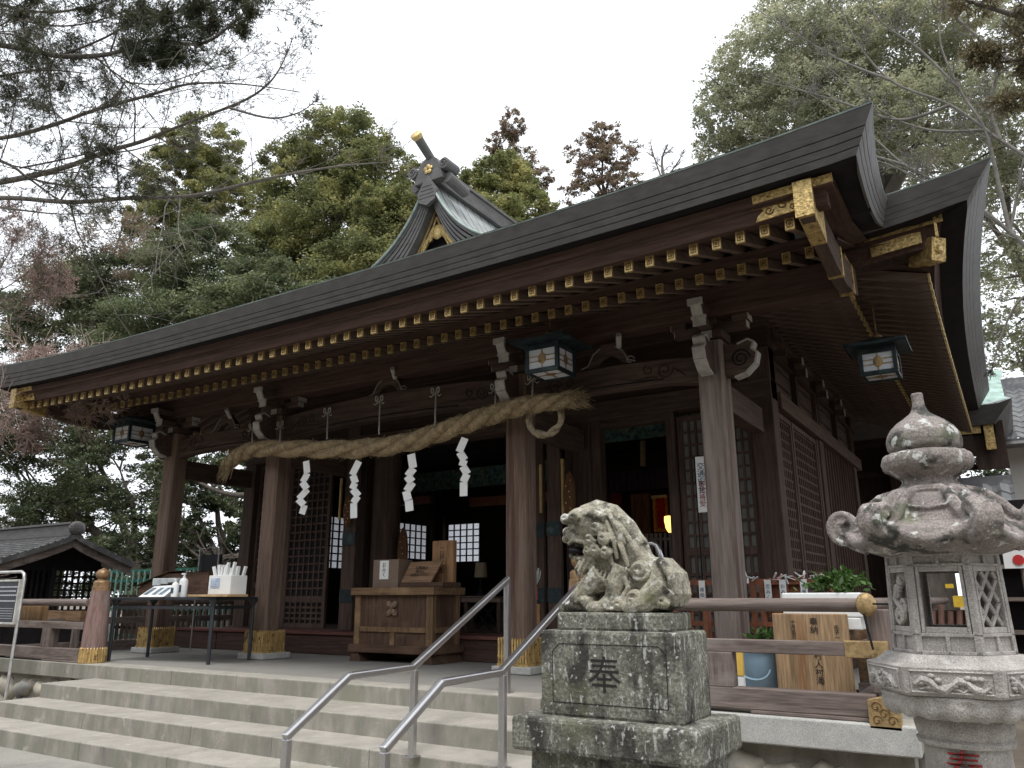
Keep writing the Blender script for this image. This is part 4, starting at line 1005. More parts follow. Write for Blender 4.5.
mb = MB(); mb.box(X0 - .05, X1 + .05, Y0 - .05, Y1 + .05, .12, .23); P('base_rail', mb, BOX['x'], ob, bevel=.012)
for x in (X0 - .04, X1 - .18):
    mb = MB(); mb.prism([(x, 0), (x + .22, 0), (x + .16, .12), (x + .04, .12)], 'y', Y0 - .02, Y1 + .02); P('foot', mb, BOX['x'], ob)
mb = MB()
mb.box(X0 - .05, X1 + .05, Y0 - .05, Y0 + .06, Z1 - .075, Z1 + .03); mb.box(X0 - .05, X1 + .05, Y1 - .06, Y1 + .05, Z1 - .075, Z1 + .03); mb.box(X0 - .05, X0 + .06, Y0 + .06, Y1 - .06, Z1 - .075, Z1 + .03); mb.box(X1 - .06, X1 + .05, Y0 + .06, Y1 - .06, Z1 - .075, Z1 + .03)
P('top_rim', mb, BOXL['x'], ob, bevel=.01)
mb = MB()
for i in range(11): x = X0 + .14 + i * .118; mb.prism([(x - .02, Z1 - .04), (x + .02, Z1 - .04), (x + .03, Z1 + .01), (x - .03, Z1 + .01)], 'y', Y0 + .06, Y1 - .06)
PS('coin_slat', mb, BOX['y'], ob)
mb = MB(); ec = ((X0 + X1) / 2 - .02, Y0 + .015, .72)
for k in range(4):
    a = R(45 + 90 * k); mb.ell((ec[0] + .062 * math.cos(a), ec[1], ec[2] + .078 * math.sin(a)), (.062, .035, .042), 16, 10, Matrix.Rotation(-a, 3, 'Y'))
mb.ell(ec, (.022, .042, .022), 10, 8)
P('petal_crest', mb, wood('crest_timber', (.20, .135, .095), 'x'), ob, smooth=True)

def bx(name, x0, x1, y0, y1, z0, z1, m, label, cat, bev=.004):
    t = T(name, ((x0 + x1) / 2, (y0 + y1) / 2, z0), label, cat); mb = MB(); mb.box(x0, x1, y0, y1, z0, z1); P('body', mb, m, t, bevel=bev); return t
ZT = Z1 + .03
cb = T('fortune_box', (-7.72, 9.1, ZT), 'small brown box with a white paper label at the left end of the offering box', 'box')
CARD = mat('brown_card', (.19, .135, .10), .8, var=.1)
mb = MB(); mb.box(-8.06, -7.58, 8.98, 9.30, ZT, ZT + .40); P('body', mb, CARD, cb, bevel=.004)
mb = MB(); mb.box(-7.93, -7.76, 8.974, 8.979, ZT + .12, ZT + .385); P('label', mb, PAPER, cb)
text('lettering', 'お\nみ\nく', .075, INK, cb, face_front(-7.845, 8.972, ZT + .25), .001, .9)
tr = T('low_tray', (-7.2, 9.2, ZT), 'flat dark tray under the slanted board on the offering box', 'tray')
mb = MB(); mb.box(-7.55, -6.78, 8.98, 9.42, ZT, ZT + .07); P('body', mb, BOX['x'], tr, bevel=.006)
sb = T('slanted_board', (-7.25, 9.15, ZT + .07), 'slanted wooden board of faded handwriting leaning on the offering box', 'board')
mb = MB(); mb.add([(-7.56, 9.02, ZT + .072), (-7.02, 9.02, ZT + .072), (-6.92, 9.16, ZT + .37), (-7.50, 9.16, ZT + .36), (-7.56, 9.05, ZT + .072), (-7.02, 9.05, ZT + .072), (-6.92, 9.19, ZT + .37), (-7.50, 9.19, ZT + .36)], [(0, 1, 2, 3), (7, 6, 5, 4), (0, 4, 5, 1), (1, 5, 6, 2), (2, 6, 7, 3), (3, 7, 4, 0)]); P('panel', mb, wood('notice_wood', (.23, .14, .085), 'x'), sb)
M_ = Matrix.Translation((-7.25, 9.075, ZT + .22)) @ Matrix.Rotation(R(65), 4, 'X')
text('lettering', 'お賽銭は\n静かに\nお納め下さい', .058, INK, sb, M_, .001, .95)
pq = T('wooden_plaque', (-6.9, 9.3, ZT + .07), 'upright tan wooden plaque with dark writing at the back of the offering box', 'plaque')
mb = MB(); mb.box(-7.20, -6.82, 9.28, 9.36, ZT + .07, ZT + .66); P('panel', mb, wood('plaque_wood', (.30, .17, .09), 'z'), pq, bevel=.004)
text('lettering', '二\n拝\n二\n拍', .10, INK, pq, face_front(-7.02, 9.277, ZT + .38), .001, .95)

# ================================================================== LEFT TABLE AND ITS THINGS
tb = T('folding_table', (-10.4, 7.5, 0), 'long dark grey steel table standing between the two left porch columns', 'table')
C4 = [Vector((-11.28, 6.95, 0)), Vector((-9.42, 7.32, 0)), Vector((-9.60, 8.20, 0)), Vector((-11.55, 7.78, 0))]
mb = MB(); mb.prism([(p.x, p.y) for p in C4], 'z', .845, .885); P('table_top', mb, TABLE, tb, bevel=.006)
mb = MB(); ins = [Vector((p.x, p.y, 0)).lerp(Vector((-10.45, 7.56, 0)), .06) for p in C4]
for i in range(4): a, b = ins[i], ins[(i + 1) % 4]; mb.bar((a.x, a.y, .74), (b.x, b.y, .74), .02, .04)
P('apron', mb, TABLE, tb)
for p in ins:
    mb = MB(); mb.tube([(p.x, p.y, 0), (p.x, p.y, .845)], [.026, .026], 10); mb.tube([(p.x, p.y, .77), (p.x, p.y, .845)], [.03, .075], 10); P('leg', mb, TABLE, tb, smooth=True)
TZ = .887
def tp(px, y): v = at(px, 600, y); return v.x
t = T('display_case', (tp(150, 7.6), 7.6, TZ), 'sloping wooden display case with a clear lid at the left end of the grey table', 'display case')
x0, x1 = tp(139, 7.6), tp(209, 7.6)
mb = MB(); mb.prism([(x0, TZ), (x1, TZ), (x1, TZ + .36), (x0 + .7, TZ + .34), (x0, TZ + .14)], 'y', 7.55, 7.85); P('case', mb, BOX['x'], t, bevel=.005)
mb = MB(); mb.add([(x0 - .05, 7.5, TZ + .15), (x0 + .75, 7.5, TZ + .37), (x1 + .05, 7.5, TZ + .38), (x1 + .05, 7.88, TZ + .40), (x0 + .75, 7.88, TZ + .40), (x0 - .05, 7.88, TZ + .18)], [(0, 1, 4, 5), (1, 2, 3, 4)]); P('lid', mb, BOXL['x'], t)
t = T('plastic_trays', (tp(160, 7.45), 7.45, TZ), 'stack of pale clear trays on the sloping display case', 'trays')
mb = MB(); 
for k in range(3): x = tp(152 + 7 * k, 7.45); mb.box(x, x + .2, 7.42, 7.6, TZ + .16 + .02 * k, TZ + .27)
P('tray', mb, CLEAR, t, bevel=.01)
t = T('leaflet_rack', (tp(157, 7.25), 7.25, TZ), 'tilted rack of white leaflets with small pictures on the grey table', 'leaflet rack')
a, b = tp(143, 7.2), tp(168, 7.2); mb = MB(); mb.add([(a, 7.12, TZ), (b, 7.12, TZ), (b + .08, 7.3, TZ + .17), (a + .08, 7.3, TZ + .15), (a, 7.34, TZ), (b, 7.34, TZ)], [(0, 1, 2, 3), (0, 3, 4), (1, 5, 2), (3, 2, 5, 4)]); P('sheet', mb, PAPER, t)
mb = MB()
for k, c_ in ((.12, 0), (.45, 1), (.72, 0)):
    u = a + (b - a) * k; mb.add([(u, 7.145, TZ + .035), (u + .09, 7.145, TZ + .035), (u + .14, 7.255, TZ + .13), (u + .05, 7.255, TZ + .13)], [(0, 1, 2, 3)])
P('picture', mb, mat('printed_picture', (.15, .2, .25), .6, var=.7, scale=20), t)
def bottle(px, y, h, r, label, zb=TZ, nm='pump_bottle'):
    x = tp(px, y); t = T(nm, (x, y, zb), label, 'bottle', 'white hand sanitiser bottles'); mb = MB(); mb.lathe([(r, 0), (r, h * .66), (r * .8, h * .74), (r * .35, h * .8), (r * .35, h * .86)], (x, y, zb), 14); P('body', mb, PAPER, t, smooth=True)
    mb = MB(); mb.tube([(x, y, zb + h * .84), (x, y, zb + h * .96)], r * .2, 8); mb.box(x - r * .9, x + r * .3, y - r * .2, y + r * .2, zb + h * .94, zb + h); P('pump', mb, WHITE, t)
    mb = MB(); mb.box(x - r * .5, x + r * .5, y - r - .004, y - r + .004, zb + h * .2, zb + h * .5); P('label_print', mb, BLUEINK, t)
bottle(174, 7.2, .25, .05, 'shorter white pump bottle on the grey table beside the leaflet rack')
bottle(182, 7.35, .33, .06, 'taller white pump bottle on the grey table, behind the shorter one')
t = T('pale_tray', (tp(205, 7.3), 7.3, TZ), 'flat pale wooden tray under the white box of papers', 'tray')
mb = MB(); mb.box(tp(190, 7.3), tp(230, 7.3), 7.25, 7.6, TZ, TZ + .03); P('body', mb, mat('pale_tray_wood', (.42, .28, .15), .7), t, bevel=.004)
t = T('slip_box', (tp(222, 7.45), 7.45, TZ + .03), 'white box full of upright rolled paper slips at the right end of the grey table', 'box')
a, b = tp(207, 7.4), tp(229, 7.4); mb = MB(); mb.box(a, b, 7.4, 7.68, TZ + .032, TZ + .29); P('box', mb, WHITE, t, bevel=.006)
mb = MB(); mb.box(a + .05, a + .24, 7.393, 7.398, TZ + .12, TZ + .25); 
for k in range(3): mb.box(a + .07, a + .20, 7.389, 7.3925, TZ + .14 + .035 * k, TZ + .15 + .035 * k)
P('label_print', mb, mat('pale_blue_print', (.45, .52, .65), .7), t)
rr = random.Random(12)
for k in range(17):
    x = a + .05 + (b - a - .1) * (k / 16); y = 7.45 + .18 * rr.random(); mb = MB(); dx = rr.uniform(-.05, .05) + (k - 8) * .006
    mb.bar((x, y, TZ + .2), (x + dx, y, TZ + .38 + rr.uniform(0, .09)), .035, .035); P('paper_slip', mb, PAPER, t)
# stand with a dark ribbed bag behind the table
t = T('umbrella_rack', (-11.4, 8.9, 0), 'black ribbed panel hung in a thin steel frame behind the grey table', 'rack')
a, b = at(195, 590, 8.9), at(219, 560, 8.9); mb = MB(); zt = at(200, 549, 8.9).z
mb.tube([(a.x + .03, 8.9, 0), (a.x + .03, 8.9, zt), (b.x - .02, 8.9, zt + .02), (b.x - .02, 8.9, 0)], .012, 8); mb.bar((a.x + .05, 8.9, zt - .1), (b.x - .05, 8.9, zt + .0), .012, .012); P('frame', mb, STEEL, t)
mb = MB(); zt2 = at(200, 555, 8.9).z
for i in range(14): x = a.x + (b.x - a.x) * i / 14; mb.box(x, x + (b.x - a.x) / 14 * .8, 8.93, 8.97, zt2 - .75, zt2)
P('panel', mb, BLACK, t)

# ================================================================== RAILINGS (giboshi newel posts)
def newel(x, y, label):
    t = T('newel_post', (x, y, 0), label, 'post', 'tapered newel posts with bronze onion caps at the terrace stairs')
    mb = MB(); mb.lathe([(.165, 0), (.162, .3), (.145, .6), (.122, .88), (.115, .91)], (x, y, .09), 28); P('shaft', mb, COLR, t, smooth=True)
    mb = MB(); n = 26
    mb.lathe([(.170, 0), (.169, .02), (.167, .18)], (x, y, 0.0), 28)
    for k in range(n):
        a = 2 * math.pi * k / n; mb.tube([(x + .170 * math.cos(a), y + .170 * math.sin(a), .01), (x + .166 * math.cos(a), y + .166 * math.sin(a), .19), (x + .164 * math.cos(a), y + .164 * math.sin(a), .21)], [.015, .015, .003], 6)
    P('brass_shoe', mb, GOLDS, t)
    mb = MB(); mb.lathe([(.118, .97), (.122, .975), (.118, 1.03), (.11, 1.035), (.112, 1.09), (.095, 1.11), (.065, 1.125), (.06, 1.14), (.085, 1.155), (.098, 1.19), (.092, 1.23), (.065, 1.26), (.03, 1.275), (.012, 1.29), (.0, 1.295)], (x, y, 0), 28); P('onion_cap', mb, BRONZE, t, smooth=True)
COLR = wood('newel_timber', (.20, .13, .115), 'z', spots=[((.26, .225, .205), 2.5, .5, .2, (1, 1, .3))])
newel(-11.13, 6.68, 'tapered wooden newel post with a bronze cap at the left end of the stairs')
newel(-3.43, 6.68, 'tapered wooden newel post with a bronze cap seen below the stone lion chin')
def rail(name, xa, xb, y, label, plates):
    t = T(name, ((xa + xb) / 2, y, 0), label, 'railing')
    mb = MB(); mb.tube([(xa, y, .81), (xb, y, .81)], .052, 18); P('handrail', mb, GREYW['x'], t, smooth=True)
    mb = MB(); mb.box(xa, xb, y - .045, y + .045, .445, .545); P('middle_rail', mb, GREYW['x'], t, bevel=.006)
    mb = MB(); mb.box(xa, xb, y - .07, y + .07, .03, .185); mb.box(xa, xa + .3, y - .07, y + .07, .0, .03); mb.box(xb - .9, xb, y - .07, y + .07, .0, .03); P('ground_sill', mb, GREYW['x'], t, bevel=.008)
    return t
t = rail('terrace_railing', -3.26, -1.0, 6.56, 'weathered wooden terrace railing right of the lion, its rounded end capped with a brass disc', 1)
for x in (-2.12,): mb = MB(); mb.box(x - .10, x + .10, 6.49, 6.63, .185, .445); P('strut', mb, GREYW['z'], t, bevel=.006)
mb = MB(); mb.box(-1.02, -.86, 6.60, 6.74, .185, .78); P('post', mb, GREYW['z'], t, bevel=.01)
mb = MB(); mb.tube([(-1.02, 6.56, .81), (-.955, 6.50, .81)], [.0, .0], 6); mb.ell((-.985, 6.515, .815), (.075, .05, .085), 16, 12, Matrix.Rotation(R(25), 3, 'Z')); P('brass_disc', mb, BRASS, t, smooth=True)
mb = MB(); mb.box(-1.17, -.88, 6.505, 6.618, .435, .555); P('brass_plate', mb, BRASS, t, bevel=.005)
mb = MB(); mb.prism([(-1.04, -.03), (-.83, -.035), (-.83, .155), (-.88, .175), (-.935, .185), (-.99, .175), (-1.04, .16)], 'y', 6.42, 6.49); pl = P('engraved_plate', mb, BRASS, t, bevel=.005)
mb = MB()
for (u, w) in ((-.985, .12), (-.885, .12), (-.985, .03), (-.885, .03), (-.935, .075)): mb.tube(scroll(u, 6.418, w, .036, 1.2), .0045, 4)
P('engraving', mb, ENGR, pl)
# side railing turning back along the terrace edge
t = T('side_railing', (-.95, 9.0, 0), 'weathered railing running back from the brass-capped corner, partly hidden by the stone lantern', 'railing')
mb = MB(); mb.tube([(-1.06, 6.62, .81), (-1.06, 15, .81)], .052, 16); P('handrail', mb, GREYW['y'], t, smooth=True)
mb = MB(); mb.box(-1.11, -1.01, 6.7, 15, .445, .545); P('middle_rail', mb, GREYW['y'], t, bevel=.006)
mb = MB(); mb.box(-1.13, -.99, 6.64, 15, .02, .185); P('ground_sill', mb, GREYW['y'], t, bevel=.006)
for y in (8.6, 10.6, 12.6): mb = MB(); mb.box(-1.13, -.99, y, y + .14, .185, .76); P('post', mb, GREYW['z'], t, bevel=.006)
t = rail('terrace_railing', -13.7, -11.22, 6.58, 'weathered wooden terrace railing left of the stairs behind the black notice board', 0)
for x in (-12.12,): mb = MB(); mb.box(x - .11, x + .11, 6.52, 6.66, .185, .445); P('strut', mb, GREYW['z'], t, bevel=.006)
mb = MB(); a, b = at(23, 621, 6.75), at(46, 606, 6.75); mb.box(a.x, b.x, 6.70, 6.80, .53, b.z); bb = P('nameplate_block', mb, wood('tan_block', (.22, .135, .07), 'z'), t, bevel=.006)
t = T('west_railing', (-13.5, 9, 0), 'weathered railing along the far left side of the terrace beyond the newel post', 'railing')
mb = MB(); mb.box(-13.62, -13.5, 6.8, 12, .44, .55); mb.box(-13.62, -13.5, 6.8, 12, .0, .16); P('rail', mb, GREYW['y'], t); mb = MB(); mb.tube([(-13.56, 6.8, .8), (-13.56, 12, .8)], .05, 12); P('handrail', mb, GREYW['y'], t, smooth=True)
t = T('tan_plank', (-12, 7.4, .0), 'plain tan plank lying on trestles behind the left terrace railing', 'plank')
a, b = at(46, 620, 7.6), at(84, 611, 7.6); mb = MB(); mb.box(a.x, b.x, 7.55, 7.7, a.z, b.z); P('board', mb, wood('tan_plank_wood', (.19, .115, .065), 'x'), t)
for x in (a.x + .2, b.x - .2): mb = MB(); mb.box(x - .03, x + .03, 7.57, 7.68, 0, a.z); P('leg', mb, GREYW['z'], t)

# ================================================================== STEEL HANDRAILS ON THE STAIRS
def steel_rail(x, label):
    t = T('stair_handrail', (x, 5.2, -.34), label, 'handrail', 'square steel handrails down the middle of the stairs')
    pts = [(3.95, -.02), (4.52, .315), (5.25, .325), (6.70, 1.045)]
    w = .052
    mb = MB()
    for (a, b) in zip(pts, pts[1:]): 
        A = Vector((x, a[0], a[1])); B = Vector((x, b[0], b[1])); d = (B - A).normalized(); mb.bar(A - d * .008, B + d * .008, w, .055)
    P('rail', mb, STEEL, t, bevel=.012)
    for (y, zt, zb) in ((3.965, -.03, -.68), (5.28, .31, -.34), (6.68, 1.02, 0)):
        mb = MB(); mb.box(x - .026, x + .026, y - .026, y + .026, zb, zt); o = P('post', mb, STEEL, t, bevel=.008)
        mb = MB(); mb.box(x - .05, x + .05, y - .05, y + .05, zb, zb + .008); P('floor_plate', mb, STEEL, o)
steel_rail(-4.25, 'left one of the two bent steel handrails, in front of the offering box')
steel_rail(-3.40, 'right one of the two bent steel handrails, its top end beside the lion pedestal')

# ================================================================== STONE LION ON ITS PEDESTAL
t = T('lion_pedestal', (-1.91, 4.2, -.68), 'lichen-covered stepped stone pedestal under the guardian lion, with a carved character', 'pedestal')
mb = MB(); mb.prism([(-2.40, -.68), (-1.40, -.68), (-1.45, .085), (-2.36, .085)], 'y', 3.95, 4.47); P('base_block', mb, LICH, t, bevel=.015)
mb = MB(); mb.box(-2.44, -1.385, 3.87, 4.55, .082, .255); o = P('slab', mb, LICH, t, bevel=.022)
mb = MB(); mb.box(-2.315, -1.50, 3.98, 4.42, .25, .695); o = P('inscribed_block', mb, LICH, t, bevel=.018)
mb = MB(); z0, z1, x0, x1 = .325, .625, -2.235, -1.575
for (a, b) in (((x0, z0), (x1, z0)), ((x0 + .04, z1), (x1 - .04, z1)), ((x0, z0), (x0, z1 - .04)), ((x1, z0), (x1, z1 - .04)), ((x0, z1 - .04), (x0 + .04, z1)), ((x1, z1 - .04), (x1 - .04, z1))):
    mb.bar((a[0], 3.9795, a[1]), (b[0], 3.9795, b[1]), .003, .003)
P('panel_line', mb, INKS if 'INKS' in globals() else SOOT, o)
text('carved_character', '奉', .20, mat('carved_shadow', (.022, .02, .018), .95, var=.3), t, face_front(-1.925, 3.979, .46), .001)
mb = MB(); mb.box(-2.235, -1.57, 4.03, 4.38, .692, .79); P('plinth_slab', mb, LICH, t, bevel=.015)

li = T('guardian_lion', (-1.9, 4.2, .79), 'weathered stone guardian lion with open mouth and curly mane facing left', 'lion statue')
U = .00520   # metres per photo pixel at this depth
def L3(px, py, dy=0): v = at(px, py, 4.2); return Vector((v.x, 4.2 + dy, v.z))
mb = MB()
def E_(px, py, rx, rz, ry, dy=0, rot=0):
    mb.ell(L3(px, py, dy), (rx * U, ry * U, rz * U), 32, 22, Matrix.Rotation(R(rot), 3, 'Y') if rot else None)
# base, haunches, trunk
E_(622, 609, 56, 5, 27); E_(656, 583, 24, 27, 23); E_(664, 593, 18, 20, 25); E_(642, 588, 23, 22, 21); E_(626, 574, 20, 24, 18, 0, -25); E_(613, 560, 18, 22, 17, 0, -25)
mb.tube([L3(608, 525), L3(622, 540), L3(634, 556), L3(648, 573), L3(660, 584)], [.085, .09, .088, .09, .09], 32)
# neck and chest
mb.tube([L3(600, 535), L3(602, 555), L3(604, 575), L3(608, 592)], [.085, .088, .085, .08], 24); E_(592, 573, 9, 18, 11)
# head: domed mane, brow, cheeks, muzzle, lower jaw
E_(596, 523, 27, 20, 21); E_(604, 520, 22, 17, 22); E_(581, 519, 17, 13, 19, 0, -10); E_(613, 532, 17, 20, 20); E_(576, 535, 12, 8, 13); E_(569, 532, 7, 6, 9); E_(567, 539, 5, 5, 8); E_(583, 540, 12, 6.5, 14)
mb.tube([L3(583, 513), L3(597, 509), L3(612, 514), L3(627, 529), L3(640, 548)], [.045, .055, .06, .062, .05], 28)
E_(583, 559, 12, 4.5, 11, 0, 10); E_(594, 554, 11, 10, 14); E_(573, 556, 3.5, 3.5, 8)
LZ = 0.84
L3_ = L3
def L3(px, py, dy=0): return L3_(px, py, dy * LZ)
# forelegs, paws, cub
for dy in (-.085, .085):
    mb.tube([L3(608, 575, dy), L3(596, 585, dy * 1.1), L3(588, 594, dy * 1.2), L3(581, 602, dy * 1.2)], [.075, .055, .045, .04], 12)
    mb.tube([L3(630, 568, dy), L3(624, 585, dy * 1.2), L3(619, 600, dy * 1.2), L3(613, 607, dy * 1.3)], [.07, .06, .05, .05], 12)
    mb.ell(L3(580, 606, dy * 1.2), (.065, .05, .038), 14, 10); mb.ell(L3(606, 608, dy * 1.3), (.08, .055, .04), 14, 10)
    for k in range(3): mb.ell(L3(572 + k * .5, 608, dy * 1.2 + (k - 1) * .032), (.028, .018, .026), 8, 6)
    mb.tube([L3(668, 585, dy), L3(652, 603, dy * 1.6), L3(634, 609, dy * 1.7)], [.09, .06, .045], 12)
E_(592, 601, 12, 9, 12, -.085); E_(589, 595, 8, 4, 8, -.10); E_(586, 601, 4, 4, 8, -.12)
# ears, brow ridges, beard locks, mane locks, tail
for dy in (-1, 1):
    mb.tube([L3(590, 517, dy * .10), L3(602, 515, dy * .125), L3(612, 519, dy * .13), L3(611, 523, dy * .13)], [.018, .028, .022, .008], 8)
    mb.tube([L3(571, 522, dy * .06), L3(578, 518, dy * .10), L3(587, 521, dy * .115), L3(590, 528, dy * .115)], [.018, .026, .024, .014], 8)
    E_(580, 526, 5.5, 5, 4, dy * .098)
    mb.tube([L3(572, 544, dy * .05), L3(580, 541, dy * .085), L3(590, 543, dy * .10), L3(593, 550, dy * .09)], [.013, .015, .014, .01], 7)
    E_(569, 537, 3.5, 3, 4, dy * .03)
    for k, (a, b, c_, d) in enumerate(((592, 560, 585, 585), (597, 562, 590, 582), (603, 562, 596, 578), (588, 562, 583, 576))):
        mb.tube([L3(a, b, dy * .10), L3((a + c_) / 2 - 2, (b + d) / 2, dy * .11), L3(c_, d, dy * .09)], [.016, .013, .004], 6)
    for k, (a, b, c_, d) in enumerate(((612, 512, 634, 545), (616, 516, 632, 556), (612, 520, 625, 560), (622, 520, 645, 558), (618, 530, 636, 568), (608, 535, 620, 566))):
        mb.tube([L3(a, b, dy * .10), L3((a + c_) / 2 + 3, (b + d) / 2, dy * .132), L3(c_, d, dy * .125)], [.012, .018, .012], 6)
def curl(px, py, dy, r, turns=1.6, th=.0125, sg=1):
    c = L3(px, py, dy); s = 1 if dy > 0 else -1
    mb.ell(c, (r * 1.05, .03, r * 1.05), 12, 8)
    N = int(14 * turns); path = [c + Vector((r * (1 - .8 * i / N) * math.cos(sg * i / 14 * 6.283), s * (.022 + .012 * i / N), r * (1 - .8 * i / N) * math.sin(sg * i / 14 * 6.283))) for i in range(N)]
    mb.tube(path, th, 6)
for dy in (-1, 1):
    for (px, py, r, y) in ((574, 520, .028, .088), (583, 519, .030, .105), (606, 530, .036, .125), (614, 540, .034, .13), (600, 541, .034, .12), (606, 551, .032, .125), (616, 553, .030, .13), (598, 552, .026, .115),
                           (649, 571, .056, .125), (664, 588, .046, .125), (645, 598, .046, .14), (630, 604, .03, .14), (672, 602, .03, .12)):
        curl(px, py, dy * (y + .008), r, th=.0135, sg=dy)
    for k in range(4): mb.tube([L3(622 + 4 * k, 603 + k, dy * .15), L3(640 + 3 * k, 598 + 2 * k, dy * .16), L3(656 + 2 * k, 603 + k, dy * .15), L3(672, 608, dy * .12)], [.008, .012, .012, .006], 6)
    mb.tube([L3(632, 576, dy * .14), L3(638, 588, dy * .15), L3(632, 598, dy * .155), L3(622, 603, dy * .15)], [.015, .018, .016, .006], 8)
    for k in range(5): mb.tube([L3(606 + 4 * k, 570 + k, dy * .12), L3(604 + 4 * k, 577 + k, dy * .135), L3(607 + 4 * k, 585 + k, dy * .13)], [.006, .011, .006], 6)
for k in range(7): a = R(-60 + 20 * k); mb.tube([L3(664, 560, k * .03 - .09), L3(677, 575, k * .036 - .108), L3(681, 594, k * .036 - .108), L3(679, 606, k * .03 - .09)], [.022, .028, .026, .016], 14)
o = P('body', mb, LION, li, smooth=True); carve(o, .0042, 2, .002, .02)
mb = MB(); mb.ell(L3(579, 551), (.058, .082, .022), 14, 8, Matrix.Rotation(R(8), 3, 'Y')); P('mouth_shade', mb, SOOT, li, smooth=True)  # black solid between the jaws, painted in for the shade of the mouth hollow

# ================================================================== STONE LANTERN
LX, LY = -.298, 4.25
ln = T('stone_lantern', (LX, LY, -.68), 'large carved granite lantern with scrolled hexagonal roof standing at the right edge of the stairs', 'stone lantern')
def ZL(py, px=945): return at(px, py, LY).z
def lx(px, py): return at(px, py, LY).x
cpt = (LX, LY, 0)
zt = ZL(395, 918)
mb = MB(); zz = lambda py, px=922: ZL(py, px)
mb.lathe([(.0, zz(393)), (.028, zz(393)), (.027, zz(399)), (.029, zz(406)), (.043, zz(413)), (.076, zz(418)), (.112, zz(423)), (.142, zz(429)), (.160, zz(435)), (.168, zz(442)), (.164, zz(449)), (.145, zz(454)), (.12, zz(458))][::-1], cpt, 40)
o = P('jewel_finial', mb, LANTR, ln, smooth=True); carve(o, .007, 1, .003, .05)
mb = MB(); prof = [(.10, zz(496)), (.142, zz(493)), (.142, zz(488)), (.118, zz(484)), (.118, zz(480)), (.155, zz(475)), (.185, zz(469)), (.192, zz(462)), (.178, zz(455)), (.13, zz(451)), (.0, zz(451))]
mb.lathe(prof, cpt, 40)
for k in range(18): a = 2 * math.pi * k / 18; mb.ell((LX + .172 * math.cos(a), LY + .172 * math.sin(a), zz(463)), (.032, .032, .046), 8, 6)
o = P('lotus_collar', mb, LANTR, ln, smooth=True); carve(o, .0075, 1, .005, .02)
# hexagonal roof with up-curled scroll corners
def hexr(a): # unit hexagon radius at angle a, corners at multiples of 60deg
    b = (a + math.pi / 6) % (math.pi / 3) - math.pi / 6; b = abs(b); 
    return math.cos(math.pi / 6) / math.cos(math.pi / 6 - b)
mb = MB(); zr0 = zz(490, 925); zr1 = ZL(556, 935); NA = 72; prof = [(.0, zr0), (.13, zr0), (.19, zr0 - .022), (.25, zr0 - .065), (.29, zr0 - .12), (.33, zr0 - .17), (.385, zr0 - .20), (.40, zr0 - .215), (.40, zr0 - .255), (.35, zr1 + .02), (.27, zr1), (.0, zr1)]
rows = []
for (r, z) in prof:
    row = []
    for k in range(NA + 1):
        a = 2 * math.pi * k / NA; cnr = math.cos(3 * a) ** 2 if math.cos(6 * a) > -2 else 0
        cnr = ((math.cos(6 * a) + 1) / 2) ** 3; w = min(1, r / .44)
        rr_ = r * (hexr(a) * w + (1 - w)) * (1 + .0 * cnr); row.append((LX + rr_ * math.cos(a), LY + rr_ * math.sin(a), z + .06 * cnr * w ** 3))
    rows.append(row)
mb.grid(rows)
for k in range(6):
    a = R(60 * k); ca, sa = math.cos(a), math.sin(a); tv = Vector((-sa, ca, 0))
    def Q(r, z, s=0): return Vector((LX + r * ca, LY + r * sa, z)) + tv * s
    z = zr0
    for s in (-.035, .035): mb.tube([Q(.14, z - .005, s * .6), Q(.22, z - .035, s), Q(.28, z - .085, s * 1.2), Q(.325, z - .14, s * 1.2), Q(.36, z - .175, s)], [.018, .024, .026, .026, .022], 8)
    for s in (-.040, 0, .040):
        cx_, cz_ = .402, z - .160; sp = []
        for i in range(22):
            an = R(-105) + i / 13 * 2 * math.pi; rad = .074 * (1 - .84 * i / 22); sp.append(Q(cx_ + rad * math.cos(an), cz_ + 1.12 * rad * math.sin(an), s))
        mb.tube([Q(.31, zr0 - .28, s), Q(.37, zr0 - .255, s)] + sp, .0205, 8)
    # scalloped rim between corners
    a0, a1 = R(60 * k), R(60 * k + 60); p0 = Vector((LX + .405 * math.cos(a0), LY + .405 * math.sin(a0), zr0 - .17)); p1 = Vector((LX + .405 * math.cos(a1), LY + .405 * math.sin(a1), zr0 - .17))
    mb.tube([p0.lerp(p1, i / 12) + Vector((0, 0, -.085 * math.sin(math.pi * i / 12))) for i in range(13)], .027, 8)
    mid = R(60 * k + 30)
    def Q2(r, z, s): return Vector((LX + r * math.cos(mid), LY + r * math.sin(mid), z)) + Vector((-math.sin(mid), math.cos(mid), 0)) * s
    mb.tube([Q2(.15, zr0 - .0, -.05), Q2(.15, zr0 - .0, .05), Q2(.20, zr0 - .035, .075), Q2(.25, zr0 - .08, .10), Q2(.265, zr0 - .10, .07), Q2(.27, zr0 - .11, 0), Q2(.265, zr0 - .10, -.07), Q2(.25, zr0 - .08, -.10), Q2(.20, zr0 - .035, -.075), Q2(.15, zr0, -.05)], .009, 6)
    mb.tube([Q2(.19, zr0 - .022, -.07), Q2(.19, zr0 - .018, 0), Q2(.19, zr0 - .022, .07)], .008, 6)
o = P('scrolled_roof', mb, LANTR, ln, smooth=True); carve(o, .0072, 1, .003, .03)
